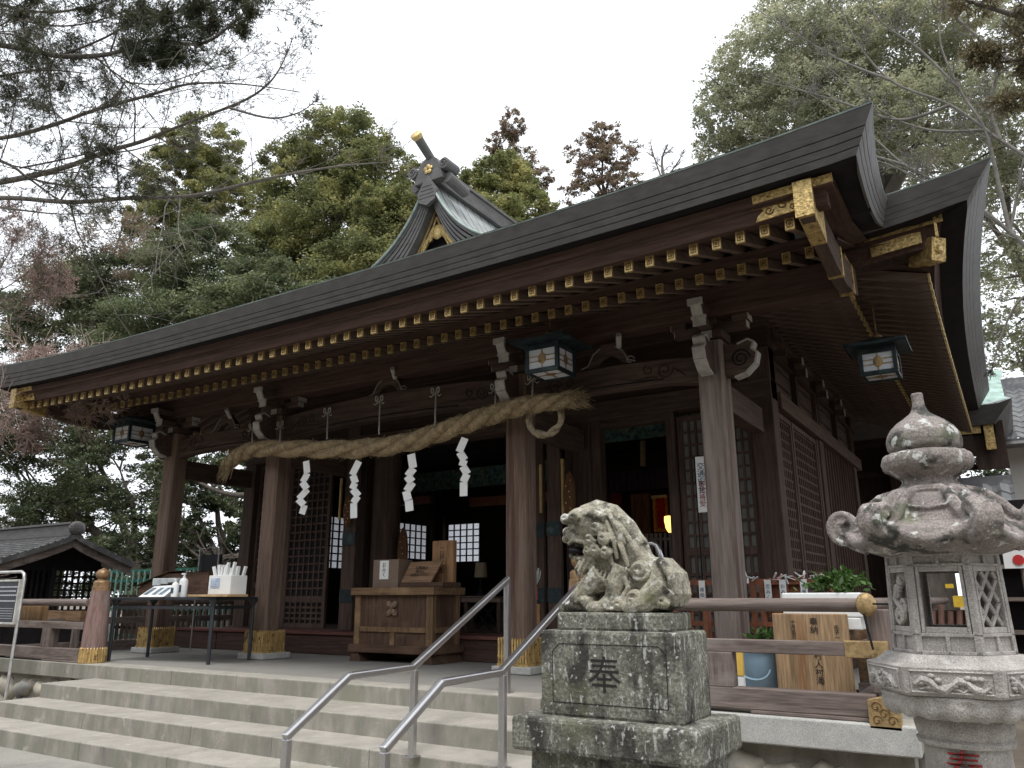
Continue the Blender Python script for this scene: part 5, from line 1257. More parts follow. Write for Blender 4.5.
# fire box: six faces
zb0, zb1 = ZL(652, 945), ZL(556, 940) + .01
RB = .25; ap0 = RB * math.cos(R(30))
fb = MB(); fb2 = MB()
for k in range(6):
    am = R(-90 + 60 * k); nrm = Vector((math.cos(am), math.sin(am), 0)); tg = Vector((-math.sin(am), math.cos(am), 0)); hw = RB / 2
    def B(s0, s1, z0, z1, d0=0, d1=.05, mb_=None):
        mm = mb_ or fb; tap = lambda z: 1 + .05 * (zb0 + .1 - z) / .4
        vs = []
        for z in (z0, z1):
            for (s, d) in ((s0, -d0), (s1, -d0), (s1, -d1), (s0, -d1)):
                q = Vector((LX, LY, 0)) + nrm * (ap0 * tap(z) + d) + tg * s * tap(z); vs.append((q.x, q.y, z))
        mm.add(vs, [(0, 3, 2, 1), (4, 5, 6, 7), (0, 1, 5, 4), (1, 2, 6, 5), (2, 3, 7, 6), (3, 0, 4, 7)])
    Hh = zb1 - zb0
    B(-hw, hw, zb0, zb0 + .015); B(-hw, hw, zb1 - .015, zb1); B(-hw, -hw + .025, zb0, zb1); B(hw - .025, hw, zb0, zb1)
    B(-hw, hw, zb0 + .075, zb0 + .09); B(-hw, hw, zb1 - .062, zb1 - .05); B(-.008, .008, zb0, zb0 + .08); B(-.008, .008, zb1 - .055, zb1)
    B(-hw + .01, hw - .01, zb0 + .005, zb0 + .08, .012); B(-hw + .01, hw - .01, zb1 - .06, zb1 - .005, .012)
    w0, w1, c0, c1 = -.082, .082, zb0 + .115, zb1 - .085
    B(-hw, w0 - .014, zb0 + .09, zb1 - .06, .012); B(w1 + .014, hw, zb0 + .09, zb1 - .06, .012)
    B(w0 - .014, w0, zb0 + .09, zb1 - .062, .0); B(w1, w1 + .014, zb0 + .09, zb1 - .062, .0); B(w0, w1, zb0 + .09, c0, .004); B(w0, w1, c1, zb1 - .062, .004)
    if k == 1:  # lattice of crossed bars
        n_ = 4
        for s_ in (-1, 1):
            for j in range(-3, 4):
                P0 = (w0 + (w1 - w0) * j / 3, c0); L_ = (c1 - c0)
                a_ = [];
                for u in [i / 24 for i in range(25)]:
                    xx = (w0 if s_ > 0 else w1) + s_ * ((w1 - w0) * (j / 2.0) + L_ * .8 * u); zz_ = c0 + L_ * u
                    if w0 - .001 <= xx <= w1 + .001: q = Vector((LX, LY, zz_)) + nrm * (ap0 - .022) + tg * xx; a_.append(q)
                if len(a_) > 1: fb2.tube(a_, .0105, 6)
    if k in (2, 4, 5):
        B(w0, w1, c0, c1, .03); 
        for (s, z, r, tn) in ((-.02, c0 + .04, .04, 1.5), (.035, c0 + .095, .030, -1.4), (-.015, c0 + .15, .032, 1.3), (.02, c0 + .20, .02, -1.2)):
            fb2.tube([Vector((LX, LY, z + r * (1 - .7 * i / 20) * math.sin(tn * 6.28 * i / 20))) + nrm * (ap0 - .008) + tg * (s + r * (1 - .7 * i / 20) * math.cos(tn * 6.28 * i / 20)) for i in range(21)], .011, 6)
        fb2.tube([Vector((LX, LY, c0 + .02 + i * .02)) + nrm * (ap0 - .005) + tg * (.04 * math.sin(i * .9)) for i in range(9)], .014, 7)
P('fire_box', fb, LANT, ln, bevel=.003)
o = PS('fire_box_carving', fb2, LANT, ln, smooth=True)
mb = MB(); mb.lathe([(.24, zb1 - .012), (.24, zb1 + .006)], cpt, 6); P('fire_box_ceiling', mb, LANT, ln)
# deck (chudai)
def hexring(prof, ang=0): 
    m_ = MB(); m_.lathe(prof, cpt, 6, ang); return m_
zd0, zd1, zd2 = ZL(655, 946), ZL(662, 946), ZL(690, 946)
mb = hexring([(.285, zb0 + .0), (.31, zd0 - .01), (.335, zd0 - .025), (.37, zd1 + .0), (.374, zd1 - .005), (.37, zd2 + .012), (.36, zd2)]); P('deck', mb, LANT, ln, bevel=.006)
mb = MB()
for k in range(6):
    am = R(-90 + 60 * k); nrm = Vector((math.cos(am), math.sin(am), 0)); tg = Vector((-math.sin(am), math.cos(am), 0)); ap_ = .371 * math.cos(R(30)) + .003; zc_ = (zd1 + zd2) / 2
    def q(s, z, d=0): v = Vector((LX, LY, z)) + nrm * (ap_ + d) + tg * s; return v
    h_ = (zd1 - zd2) / 2 - .018
    for s0, s1 in ((-.155, .155),):
        mb.tube([q(s0, zc_ - h_), q(s1, zc_ - h_), q(s1, zc_ + h_), q(s0, zc_ + h_), q(s0, zc_ - h_)], .005, 5)
    rr = random.Random(k + 4)
    mb.tube([q(-.14 + .028 * i, zc_ - .012 + .022 * math.sin(i * 1.25 + k)) for i in range(11)], [.010, .016, .02, .014, .02, .012, .018, .012, .018, .012, .006], 7)
    for i in range(14): mb.ell(q(rr.uniform(-.13, .13), zc_ + rr.uniform(-.028, .028)), (.015, .014, .011), 8, 6)
    mb.tube([q(-.12 + .02 * i, zc_ - .03 + .008 * math.sin(i * 2.2)) for i in range(14)], .006, 5)
P('relief_carving', mb, LANT, ln, smooth=True)
mb = MB(); zp1 = ZL(716, 948); zp0 = zd2
mb.lathe([(.17, zp1 - .005), (.22, zp1 + .01), (.295, zp1 + .05), (.325, zp0 - .005), (.30, zp0 + .004)], cpt, 36)
for k in range(18):
    a = 2 * math.pi * (k + .5) / 18; r_ = Matrix.Rotation(a, 3, 'Z')
    mb.ell((LX + .285 * math.cos(a), LY + .285 * math.sin(a), (zp0 + zp1) / 2 + .01), (.036, .062, .055), 10, 8, r_)
o = P('lotus_underside', mb, LANT, ln, smooth=True); carve(o, .009, 2, .004, .04)
mb = MB(); z7 = ZL(716, 950); z8 = ZL(738, 950)
mb.lathe([(.20, -.60), (.18, -.40), (.172, z8 - .15), (.170, z8 - .02), (.19, z8 - .015), (.197, z8 + .005), (.184, z8 + .012), (.192, z8 + .03), (.20, z7 - .02), (.19, z7)], cpt, 48); sh = P('shaft', mb, LANT, ln, smooth=True)
mb = MB(); mb.lathe([(.36, -.68), (.36, -.62), (.30, -.58), (.24, -.56)], cpt, 6); P('foot', mb, LANT, ln, bevel=.01)
# red character wrapped on the shaft
o = text('painted_character', '奉', .15, REDINK, ln, Matrix.Translation((0, 0, 0)), .001)
me = o.data; inv = ORG[ln.name]
for v in me.vertices:
    p = v.co + inv; a = R(-90) + p.x / .173 + R(-2); me_z = p.y + z8 - .10; r = .1815 + p.z
    v.co = Vector((LX + r * math.cos(a), LY + r * math.sin(a), me_z)) - inv
mb = MB(); mb.box(LX - .1, LX + .3, LY - .243, LY - .237, ZL(612, 990), ZL(612, 990) + .006)
# thin dark rods at the railing corner
t = T('wire_stay', (-1.0, 6.45, .5), 'thin dark rod and cord at the railing corner left of the stone lantern', 'rod')
mb = MB(); mb.tube([(-.93, 6.44, .82), (-.55, 6.44, .82)], .008, 6); P('rod', mb, SOOT, t); mb = MB(); mb.tube([(-1.0, 6.46, .75), (-.965, 6.46, .5)], .009, 6); P('cord', mb, SOOT, t)

# ================================================================== THINGS BEHIND THE RIGHT RAILING
t = T('donation_board', (-1.6, 7.35, 0), 'wide honey-coloured wooden box front with black handwriting behind the right railing', 'wooden box')
a, b = at(772, 612, 7.3), at(846, 612, 7.3); zt = a.z + .0
mb = MB(); mb.box(a.x, b.x, 7.28, 7.36, .05, zt - .01); P('front_board', mb, TAN['z'], t, bevel=.01)
mb = MB(); mb.box(b.x - .06, b.x - .01, 7.36, 8.0, .45, zt - .12); mb.box(b.x - .06, b.x + .25, 7.95, 8.0, .1, zt - .12); mb.box(a.x + .01, a.x + .05, 7.36, 8.0, .1, zt - .08); PS('side_board', mb, BOXL['y'], t)
mb = MB(); 
for y in (7.5, 7.7): mb.box(b.x, b.x + .35, y, y + .05, .13, .17)
mb.bar((b.x, 7.45, .1), (b.x + .35, 7.8, .28), .04, .04); mb.box(b.x + .3, b.x + .35, 7.5, 7.9, .0, .2); P('slat', mb, GREYW['x'], t)
cx_ = (a.x + b.x) / 2
text('lettering', '奉\n納', .07, INK, t, face_front(cx_ + .04, 7.277, .63), .001, .95)
text('lettering', '村\n人\n村\n海', .07, INK, t, face_front(cx_ + .05, 7.277, .29), .001, .95)
text('lettering', '十\n月\n吉\n日', .042, INK, t, face_front(cx_ - .13, 7.277, .60), .001, .95)
text('lettering', '氏\n子\n一', .042, INK, t, face_front(cx_ + .22, 7.277, .58), .001, .95)
t = T('foam_box', (-1.45, 7.6, .7), 'long white foam planter box resting on the honey-coloured box behind the railing', 'planter')
a, b = at(782, 592, 7.4), at(861, 596, 7.4); mb = MB(); mb.box(a.x, b.x, 7.37, 7.66, .70, .905); P('box', mb, WHITE, t, bevel=.012)
mb = MB(); mb.box(b.x - .42, b.x - .02, 7.37, 7.66, .60, .70); P('foot_block', mb, WHITE, t, bevel=.01)
def leaves_mb(pts, rng, s, n, spread):
    V = []; F = []
    for c in pts:
        for _ in range(n):
            p = Vector(c) + Vector((rng.gauss(0, spread[0]), rng.gauss(0, spread[1]), rng.gauss(0, spread[2])))
            d = Vector((rng.uniform(-1, 1), rng.uniform(-1, 1), rng.uniform(-.3, 1))).normalized(); w = d.cross(Vector((rng.uniform(-1, 1), rng.uniform(-1, 1), rng.uniform(-1, 1)))).normalized()
            l = s * rng.uniform(.6, 1.3); i = len(V); V += [p, p + d * l * .5 + w * l * .22, p + d * l, p + d * l * .5 - w * l * .22]; F.append((i, i + 1, i + 2, i + 3))
    m_ = MB(); m_.v = [tuple(v) for v in V]; m_.f = F; return m_
pt = T('green_cuttings', (-1.4, 7.5, .9), 'bunch of glossy green sakaki branches in the white foam box', 'plant')
c0 = at(838, 583, 7.5); q = [(c0.x + dx, 7.5, c0.z + dz) for dx, dz in ((-.16, -.03), (-.08, .0), (0, .03), (.08, .01), (-.02, -.04), (.14, .02))]
P('leaves', leaves_mb(q, random.Random(5), .08, 60, (.06, .06, .04)), LEAF_POT, pt)
mb = MB(); 
for x, y, z in q: mb.tube([(c0.x, 7.5, .88), (x, y, z)], .006, 5)
P('stem', mb, BARK, pt)
t = T('blue_bucket', (-2.0, 7.62, 0), 'pale blue plastic bucket with handle between the porch column and the honey-coloured box', 'bucket')
bc = at(762, 670, 7.62); mb = MB(); mb.lathe([(.0, .02), (.17, .02), (.185, .04), (.225, .40), (.245, .405), (.245, .43), (.23, .43), (.21, .39), (.175, .06), (.0, .05)], (bc.x, 7.62, 0), 28); P('tub', mb, BLUE, t, smooth=True)
mb = MB(); mb.tube([(bc.x - .05 + .19 * math.cos(R(a_)), 7.40 - .02 * math.sin(R(a_)), .33 - .16 * math.sin(R(a_)) + .05 * math.cos(R(a_)) * -1) for a_ in range(10, 175, 12)], .012, 6); P('handle', mb, BLUE, t, smooth=True)
pt = T('bucket_cuttings', (bc.x, 7.62, .3), 'small bunch of green cuttings standing in the pale blue bucket', 'plant')
P('leaves', leaves_mb([(bc.x - .02 + .05 * k, 7.62, .48 + .02 * k) for k in range(3)], random.Random(6), .08, 28, (.05, .04, .03)), LEAF_POT, pt)
mb = MB(); mb.tube([(bc.x, 7.62, .1), (bc.x, 7.62, .48)], .01, 5); P('stem', mb, BARK, pt)
t = T('yellow_slip', (-2.1, 7.2, 0), 'narrow yellow plastic folder with a white tag beside the blue bucket', 'folder')
a, b = at(734, 655, 7.2), at(744, 676, 7.2); mb = MB(); mb.box(a.x, b.x, 7.18, 7.23, b.z, a.z + .03); P('body', mb, YEL, t, bevel=.004); mb = MB(); mb.box(a.x + .01, b.x, 7.18, 7.23, .0, b.z - .006); P('tag', mb, PAPER, t)
# fortune paper stand
t = T('fortune_paper_stand', (-2.1, 8.95, 0), 'orange-brown wooden stand tied with paper fortune slips behind the foam box', 'stand')
a, b = at(686, 580, 8.95), at(832, 578, 8.95); zt = (a.z + b.z) / 2
mb = MB(); mb.box(a.x, b.x, 8.93, 8.98, zt - .06, zt); mb.box(a.x, b.x, 8.93, 8.98, zt - .5, zt - .45); P('bar', mb, RORG, t)
for px in (689, 753, 762, 786, 803, 830): x = at(px, 590, 8.95).x; mb = MB(); mb.box(x - .025, x + .025, 8.925, 8.985, 0, zt - .06); P('post', mb, RORG, t)
mb = MB(); x0, x1 = at(766, 590, 8.95).x, at(800, 590, 8.95).x; mb.box(x0, x1, 8.99, 9.01, zt - .4, zt - .06); P('back_board', mb, RORG, t)
for k, px in enumerate((702, 768, 783, 804)):
    x = at(px, 590, 8.9).x; mb = MB(); mb.box(x - .035, x + .035, 8.90, 8.91, zt - .34, zt - .01); st_ = P('paper_strip', mb, PAPER, t)
    text('lettering', ('縁\n結\nび', '恋\nみ\nく\nじ', 'お\nみ\nく\nじ', '学\n業\n成\n就')[k], .05, BLUEINK, t, face_front(x, 8.898, zt - .17), .0005, 1.15)
rr = random.Random(9); 
for j, (m_, n_) in enumerate(((PAPER, 26), (mat('pink_paper', (.6, .22, .18), .8), 10))):
    mb = MB()
    for k in range(n_):
        x = rr.uniform(b.x - 1.1, b.x + .05); c = Vector((x, 8.92 + rr.uniform(-.03, .03), zt + rr.uniform(-.02, .05))); d = Vector((rr.uniform(-1, 1), rr.uniform(-.4, .4), rr.uniform(-.5, .5))).normalized()
        mb.bar(c - d * .045, c + d * .045, .02, .008)
    P('tied_slip', mb, m_, t)
bottle(687, 8.85, .26, .045, 'small white pump bottle on the stand right behind the lion', zb=.86)
t = T('stand_shelf', (-3.2, 8.9, 0), 'dim little shelf carrying the pump bottle behind the lion back', 'shelf')
a = at(687, 598, 8.85); mb = MB(); mb.box(a.x - .2, a.x + .3, 8.75, 8.92, .82, .858); P('board', mb, RORG, t); mb = MB(); mb.box(a.x - .15, a.x - .1, 8.78, 8.9, 0, .82); mb.box(a.x + .2, a.x + .25, 8.78, 8.9, 0, .82); P('leg', mb, RORG, t)
# paper sign by the fourth column
t = T('paper_notice', (-3.3, 9.6, 2.0), 'narrow white notice strip with blue and red writing left of the fourth porch column', 'notice')
a, b = at(695, 457, 9.3), at(707, 512, 9.3); mb = MB(); mb.box(a.x, b.x + .02, 9.3, 9.31, b.z, a.z); P('sheet', mb, PAPER, t)
text('lettering', '交\n通\n安\n全', .10, BLUEINK, t, face_front((a.x + b.x) / 2 + .01, 9.297, a.z - .27), .0005, .95)
text('lettering', '御\n祈\n祷\n受', .085, REDINK, t, face_front((a.x + b.x) / 2 + .01, 9.297, b.z + .22), .0005, .95)
mb = MB(); mb.box(a.x - .02, a.x - .005, 9.31, 9.33, 0, a.z + .02); P('batten', mb, SOOT, t)

# ================================================================== NOTICE BOARD, LEFT
t = T('notice_board', (-12.9, 6.0, -.68), 'black notice board with lines of white text in a silver tube frame', 'notice board')
a, b = at(-28, 578, 5.95), at(20, 581, 5.95); c = at(17, 623, 5.95); Yb = 5.95
mb = MB(); mb.box(a.x, b.x, Yb, Yb + .03, c.z, b.z); P('panel', mb, mat('navy_black_panel', (.02, .022, .032), .4), t)
mb = MB(); w = .022
for (x0, x1, z0, z1) in ((a.x - w, b.x + w, b.z - .005, b.z + w), (a.x - w, b.x + w, c.z - w, c.z + .005), (b.x - .005, b.x + w, c.z, b.z), (a.x - w, a.x + .005, c.z, b.z)): mb.box(x0, x1, Yb - .015, Yb + .04, z0, z1)
P('frame', mb, mat('silver_paint', (.52, .51, .47), .45, .3), t, bevel=.004)
mb = MB(); zt = at(10, 574, Yb).z + .03; xr_ = b.x + .01; xl_ = a.x
mb.tube([(xl_, Yb + .05, -.68), (xl_, Yb + .05, zt - .1), (xl_ + .03, Yb + .05, zt - .03), (xl_ + .1, Yb + .05, zt), (xr_ - .1, Yb + .05, zt), (xr_ - .03, Yb + .05, zt - .03), (xr_, Yb + .05, zt - .1), (xr_, Yb + .05, -.68)], .021, 12); P('tube_stand', mb, mat('silver_tube', (.5, .49, .47), .35, .6), t, smooth=True)
mb = MB(); rr = random.Random(2); hgt = b.z - c.z
for k, wd in ((.14, .6), (.24, .75), (.34, .5), (.48, .65)):
    x = b.x - .05 - wd
    while x < b.x - .06: l = rr.uniform(.02, .05); mb.box(x, x + l, Yb - .003, Yb - .001, b.z - hgt * k - .009, b.z - hgt * k + .009); x += l + .012
for k in range(5): mb.box(b.x - .6, b.x - .06, Yb - .003, Yb - .001, b.z - hgt * (.66 + .06 * k) - .003, b.z - hgt * (.66 + .06 * k) + .003)
P('lettering', mb, mat('white_print', (.45, .46, .48), .6), t)

# ================================================================== SMALL SHRINE SHED, GREEN FENCE
sh = T('side_shrine', (-19.5, 10, -.68), 'small dark timber side shrine with a ridged gable roof and lattice doors at far left', 'small shrine')
PX, PY, PZ, HW = -18.0, 10.05, 2.29, 1.5
def rz(s): return PZ - .56 * (abs(s) / 1.4) ** .88
SS = [i * .15 for i in range(0, 11)]
SHEDR = mat('dark_shed_roof', (.075, .073, .072), .45, .1, .2, 8, bump=.2, spots=[((.17, .17, .165), 5, .5, .2)])
for sg in (-1, 1):
    rows = [[(x, PY + sg * s, rz(s)) for s in SS] for x in (PX, -19, -20.3, -21.6)]
    mb = MB(); mb.grid(rows); mb.grid([[(a, b, c - .12) for a, b, c in r] for r in rows]); mb.grid([rows[0], [(a, b, c - .12) for a, b, c in rows[0]]]); mb.grid([[r[-1] for r in rows], [(r[-1][0], r[-1][1], r[-1][2] - .12) for r in rows]])
    for k in range(1, 11): q = SS[k]; mb.box(-21.6, PX, PY + sg * q - .015, PY + sg * q + .015, rz(q) - .01, rz(q) + .022)
    P('roof', mb, SHEDR, sh)
    mb = MB(); q0 = [(PX - .06, PY + sg * s * .98, rz(s) - .125) for s in SS]; q1 = [(a, b, c - .17) for a, b, c in q0]; mb.grid([q0, q1]); mb.grid([[(a - .05, b, c) for a, b, c in q0], [(a - .05, b, c) for a, b, c in q1]]); mb.grid([q1, [(a - .05, b, c) for a, b, c in q1]]); P('bargeboard', mb, GREYW['y'], sh)
mb = MB(); mb.box(-21.5, PX - .02, PY - .13, PY + .13, PZ - .05, PZ + .2); mb.box(-21.5, PX - .02, PY - .18, PY + .18, PZ + .2, PZ + .25); mb.ell((PX - .02, PY, PZ + .12), (.07, .2, .16), 10, 8); P('ridge', mb, COPPER, sh, bevel=.01)
y0, y1, ym = PY - 1.08, PY + 1.0, PY - .12; xw = PX - .55
mb = MB(); mb.prism([(y0, 1.5), (y1, 1.5), (y1, rz(1.05) - .14), (PY, PZ - .14), (y0, rz(1.1) - .14)], 'x', xw - .1, xw)
for y in (y0, ym, y1): mb.box(xw - .1, xw + .06, y - .06, y + .06, -.4, 1.6)
mb.box(xw - .1, xw + .03, y0, y1, -.4, .3); mb.box(-21.2, xw, y0 - .04, y0 + .04, -.4, 1.72); mb.box(-21.2, xw, y1 - .04, y1 + .04, -.4, .3); P('wall', mb, SOOT, sh)
mb = MB(); lattice(mb, 'y', ym + .06, y1 - .06, .3, 1.5, 7, 8, xw - .04, xw, .022); P('lattice_door', mb, SOOT, sh)
mb = MB(); lattice(mb, 'y', y0 + .06, ym - .06, .3, 1.5, 7, 1, xw - .04, xw, .026); mb.box(xw - .12, xw - .105, y0, ym, .2, 1.6); P('slatted_door', mb, SOOT, sh)
mb = MB(); mb.box(-22, PX + .2, PY - 1.6, PY + 1.6, -.68, -.4); P('stone_base', mb, STEP, sh)
t = T('green_fence', (-17, 12.0, -.68), 'green painted metal fence of thin upright bars behind the left porch columns', 'fence')
A = at(108, 570, 12.6); B_ = at(300, 590, 12.6)
zt = at(130, 571, 12.6).z; zb = at(130, 640, 12.6).z
GX0, GX1 = A.x, B_.x
mb = MB()
for z in (zt, zt - .25, (zt + zb) / 2 - .1, zb + .1): mb.box(GX0, GX1, 12.58, 12.63, z - .035, z + .035)
P('rail', mb, GREEN, t)
GWH = mat('pale_green_bar', (.20, .36, .32), .5, var=.15)
nb = int((GX1 - GX0) / .24)
b0 = None
for i in range(nb):
    x = GX0 + (GX1 - GX0) * i / nb
    if b0 is None: mb = MB(); mb.box(x - .016, x + .016, 12.55, 12.58, zb, zt); b0 = P('upright', mb, GWH, t); base_x = x
    else: copyt(b0, t, Vector((x - base_x, 0, 0)))
mb = MB()
for i in range(0, nb, 9): x = GX0 + (GX1 - GX0) * i / nb; mb.box(x - .04, x + .04, 12.6, 12.68, -.68, zt + .03)
P('post', mb, GREEN, t)
t = T('dark_picket_fence', (-14.5, 11.6, -.68), 'dark timber picket fence under the trees behind the grey table', 'fence')
mb = MB(); A = at(112, 620, 11.9); B_ = at(262, 620, 11.9)
for z in (.15, .75): mb.box(A.x, B_.x, 11.95, 12.0, z, z + .06)
P('rail', mb, SOOT, t)
n_ = 26; b0 = None
for i in range(n_):
    x = A.x + (B_.x - A.x) * i / n_
    if b0 is None: mb = MB(); mb.box(x - .035, x + .035, 11.9, 11.95, -.68, .95); b0 = P('picket', mb, DARKB['z'], t); bx0 = x
    else: copyt(b0, t, Vector((x - bx0, 0, 0)))

# ================================================================== REAR WING AND NEIGHBOURING HOUSES, RIGHT
wg = T('rear_wing', (-.8, 19, 0), 'rear shrine wing with bright green copper roof corner and gilt fittings at the right', 'shrine building')
a = at(1012, 400, 17.7); tl = at(930, 405, 17.7)
mb = MB(); mb.add([(-3.2, 17.7, a.z - .06), (a.x - .25, 17.7, a.z - .03), (a.x, 17.65, a.z + .03), (-3.2, 17.9, a.z - .45), (a.x - .35, 17.9, a.z - .38), (a.x - .2, 21, a.z - .35), (a.x, 21, a.z + .0), (a.x - .35, 21, a.z - .45)], [(0, 1, 4, 3), (1, 2, 4), (2, 6, 5, 4), (3, 4, 7)]); P('eave_edge_layer', mb, COPPER, wg)
mb = MB(); z_ = a.z
mb.grid([[(-3.2, 17.7, z_ - .06), (a.x - .6, 17.7, z_ - .05), (a.x, 17.65, z_ + .04)], [(-3.2, 18.6, z_ + .35), (a.x - .6, 18.6, z_ + .4), (a.x - .1, 18.6, z_ + .28)], [(-3.2, 20, z_ + 1.1), (a.x - .7, 20, z_ + 1.2), (a.x - .1, 20, z_ + .95)], [(-3.2, 21, z_ + 1.5), (a.x - .7, 21, z_ + 1.6), (a.x, 21, z_ + 1.4)]]); P('roof', mb, mat('bright_green_patina', (.33, .45, .40), .5, .1, .3, 5, spots=[((.2, .26, .24), 3, .55, .1)]), wg)
mb = MB(); mb.box(-3.2, a.x - .35, 18.1, 21, z_ - .55, z_ - .40); P('soffit', mb, DARK['x'], wg)
mb = MB(); p = at(962, 437, 18.0); q = at(985, 420, 18.0); mb.box(p.x - .3, q.x - .1, 18.0, 18.03, q.z - .25, q.z - .02); mb.box(q.x - .05, q.x + .12, 17.98, 18.03, p.z - .3, q.z); P('gilt_fitting', mb, GOLDF, wg)
mb = MB(); p = at(978, 470, 18.1); q = at(1002, 420, 18.1); mb.box(p.x, q.x, 18.1, 18.16, p.z, q.z); mb.box(-3.2, p.x, 18.3, 18.4, 3.35, 3.45); mb.box(-2.0, -1.7, 18.2, 18.5, 0, 4.0); mb.box(-3.2, -1.6, 18.5, 18.6, 0, 4.0); P('wall', mb, DARK['z'], wg)
hs_ = T('plaster_house', (3, 24, -.68), 'white plastered house with a grey tiled roof at the right edge', 'house')
p = at(1006, 445, 21); mb = MB(); mb.box(p.x, 8, 21.2, 27, -.68, p.z); P('wall', mb, PLASTER, hs_)
zr = p.z
mb = MB(); q = at(1000, 441, 20.5)
def tiled(mb, x0, x1, y0, z0, y1, z1, step=.28):
    n = max(1, int((x1 - x0) / step)); mm = max(1, int((y1 - y0) / .32)); rows = []
    for j in range(mm + 1):
        for d in ((0, .035) if j < mm else (0,)):
            row = []
            for i in range(n * 4 + 1):
                x = x0 + (x1 - x0) * i / (n * 4); ph = i % 4; row.append((x, y0 + (y1 - y0) * j / mm, z0 + (z1 - z0) * j / mm + (.0, .045, .02, -.02)[ph] + d))
            rows.append(row)
    mb.grid(rows)
tiled(mb, q.x - .3, 8.6, 20.5, q.z, 24, q.z + 1.9); P('tiled_roof', mb, TILE, hs_)
mb = MB(); mb.box(q.x - .3, 8.6, 20.45, 20.6, q.z - .12, q.z + .02); mb.tube([(q.x - .4, 20.4, q.z - .12), (8.7, 20.4, q.z - .12)], .08, 8); P('gutter', mb, COPPER, hs_)
mb = MB(); mb.box(q.x - .3, 8.6, 23.9, 24.2, q.z + 1.85, q.z + 2.2); P('ridge', mb, TILE, hs_)
wl = T('tiled_wall', (-.5, 17, -.68), 'low outbuilding wall with a grey tiled coping behind the stone lantern', 'wall')
p = at(955, 477, 16.5); q = at(1004, 475, 16.5); r2 = at(975, 515, 16.2)
mb = MB(); tiled(mb, p.x - .2, q.x + .12, 15.9, r2.z - .1, 16.9, p.z - .12, .22); P('tiled_coping', mb, TILE, wl); mb = MB(); mb.box(p.x - .25, q.x + .12, 16.85, 17.0, p.z - .16, p.z + .02); P('ridge', mb, TILE, wl)
mb = MB(); mb.box(p.x - .1, q.x, 16.6, 16.8, -.68, r2.z + .1); P('wall', mb, DARK['z'], wl)
t = T('red_circle_sign', (.1, 14, -.68), 'small white sign with a red circle on a post behind the stone lantern', 'sign')
c = at(1017, 560, 14); mb = MB(); mb.box(c.x - .17, c.x + .3, 13.98, 14.0, c.z - .12, c.z + .14); P('panel', mb, PAPER, t)
mb = MB(); mb.lathe([(.0, 0), (.075, 0), (.075, .006), (0, .006)], (0, 0, 0), 20); mb.v = [(c.x + v[0] + .02, 13.974 - v[2], c.z + v[1]) for v in mb.v]; P('red_disc', mb, REDM, t)
mb = MB(); mb.tube([(c.x + .05, 14.03, -.68), (c.x + .05, 14.03, c.z)], .03, 8); P('post', mb, GREYW['z'], t)
t = T('stall', (1.0, 15, -.68), 'dim dark timber shelter with shelves behind the stone lantern at the right edge', 'shelter')
x0 = at(990, 600, 15.2).x; mb = MB(); mb.box(x0, x0 + 3, 15.3, 15.4, -.68, 2.4); P('back', mb, SOOT, t)
mb = MB()
for z in (.3, .8, 1.3): mb.box(x0, x0 + 3, 15.0, 15.3, z, z + .06)
mb.box(x0 - .02, x0 + .1, 15, 15.4, -.68, 2.4); P('shelf', mb, GREYW['x'], t)
t = T('goods_crate', (-.5, 9.5, -.0), 'dark crate with yellow tags glimpsed through the stone lantern window', 'crate')
c = at(940, 605, 9.3); mb = MB(); mb.box(c.x - .3, c.x + .3, 9.3, 9.7, -.68, c.z - .05); P('body', mb, DARK['x'], t)
mb = MB(); d = at(957, 602, 9.25); mb.box(d.x - .03, d.x + .06, 9.22, 9.28, d.z - .05, d.z + .06); d = at(930, 600, 9.25); mb.box(d.x - .05, d.x + .0, 9.22, 9.28, d.z - .08, d.z + .06); d = at(950, 586, 9.25); mb.box(d.x - .04, d.x + .03, 9.22, 9.28, d.z - .02, d.z + .02); PS('yellow_tag', mb, mat('bright_yellow', (.55, .36, .03), .5), t)
mb = MB(); rr = random.Random(8)
for k in range(7): mb.tube([(c.x - .25 + .08 * k, 9.27, c.z - .2), (c.x - .25 + .08 * k + .02, 9.27, c.z - .02 + rr.uniform(-.05, .05))], .03, 8)
P('jar', mb, mat('reddish_brown_clay', (.15, .08, .06), .6), t)

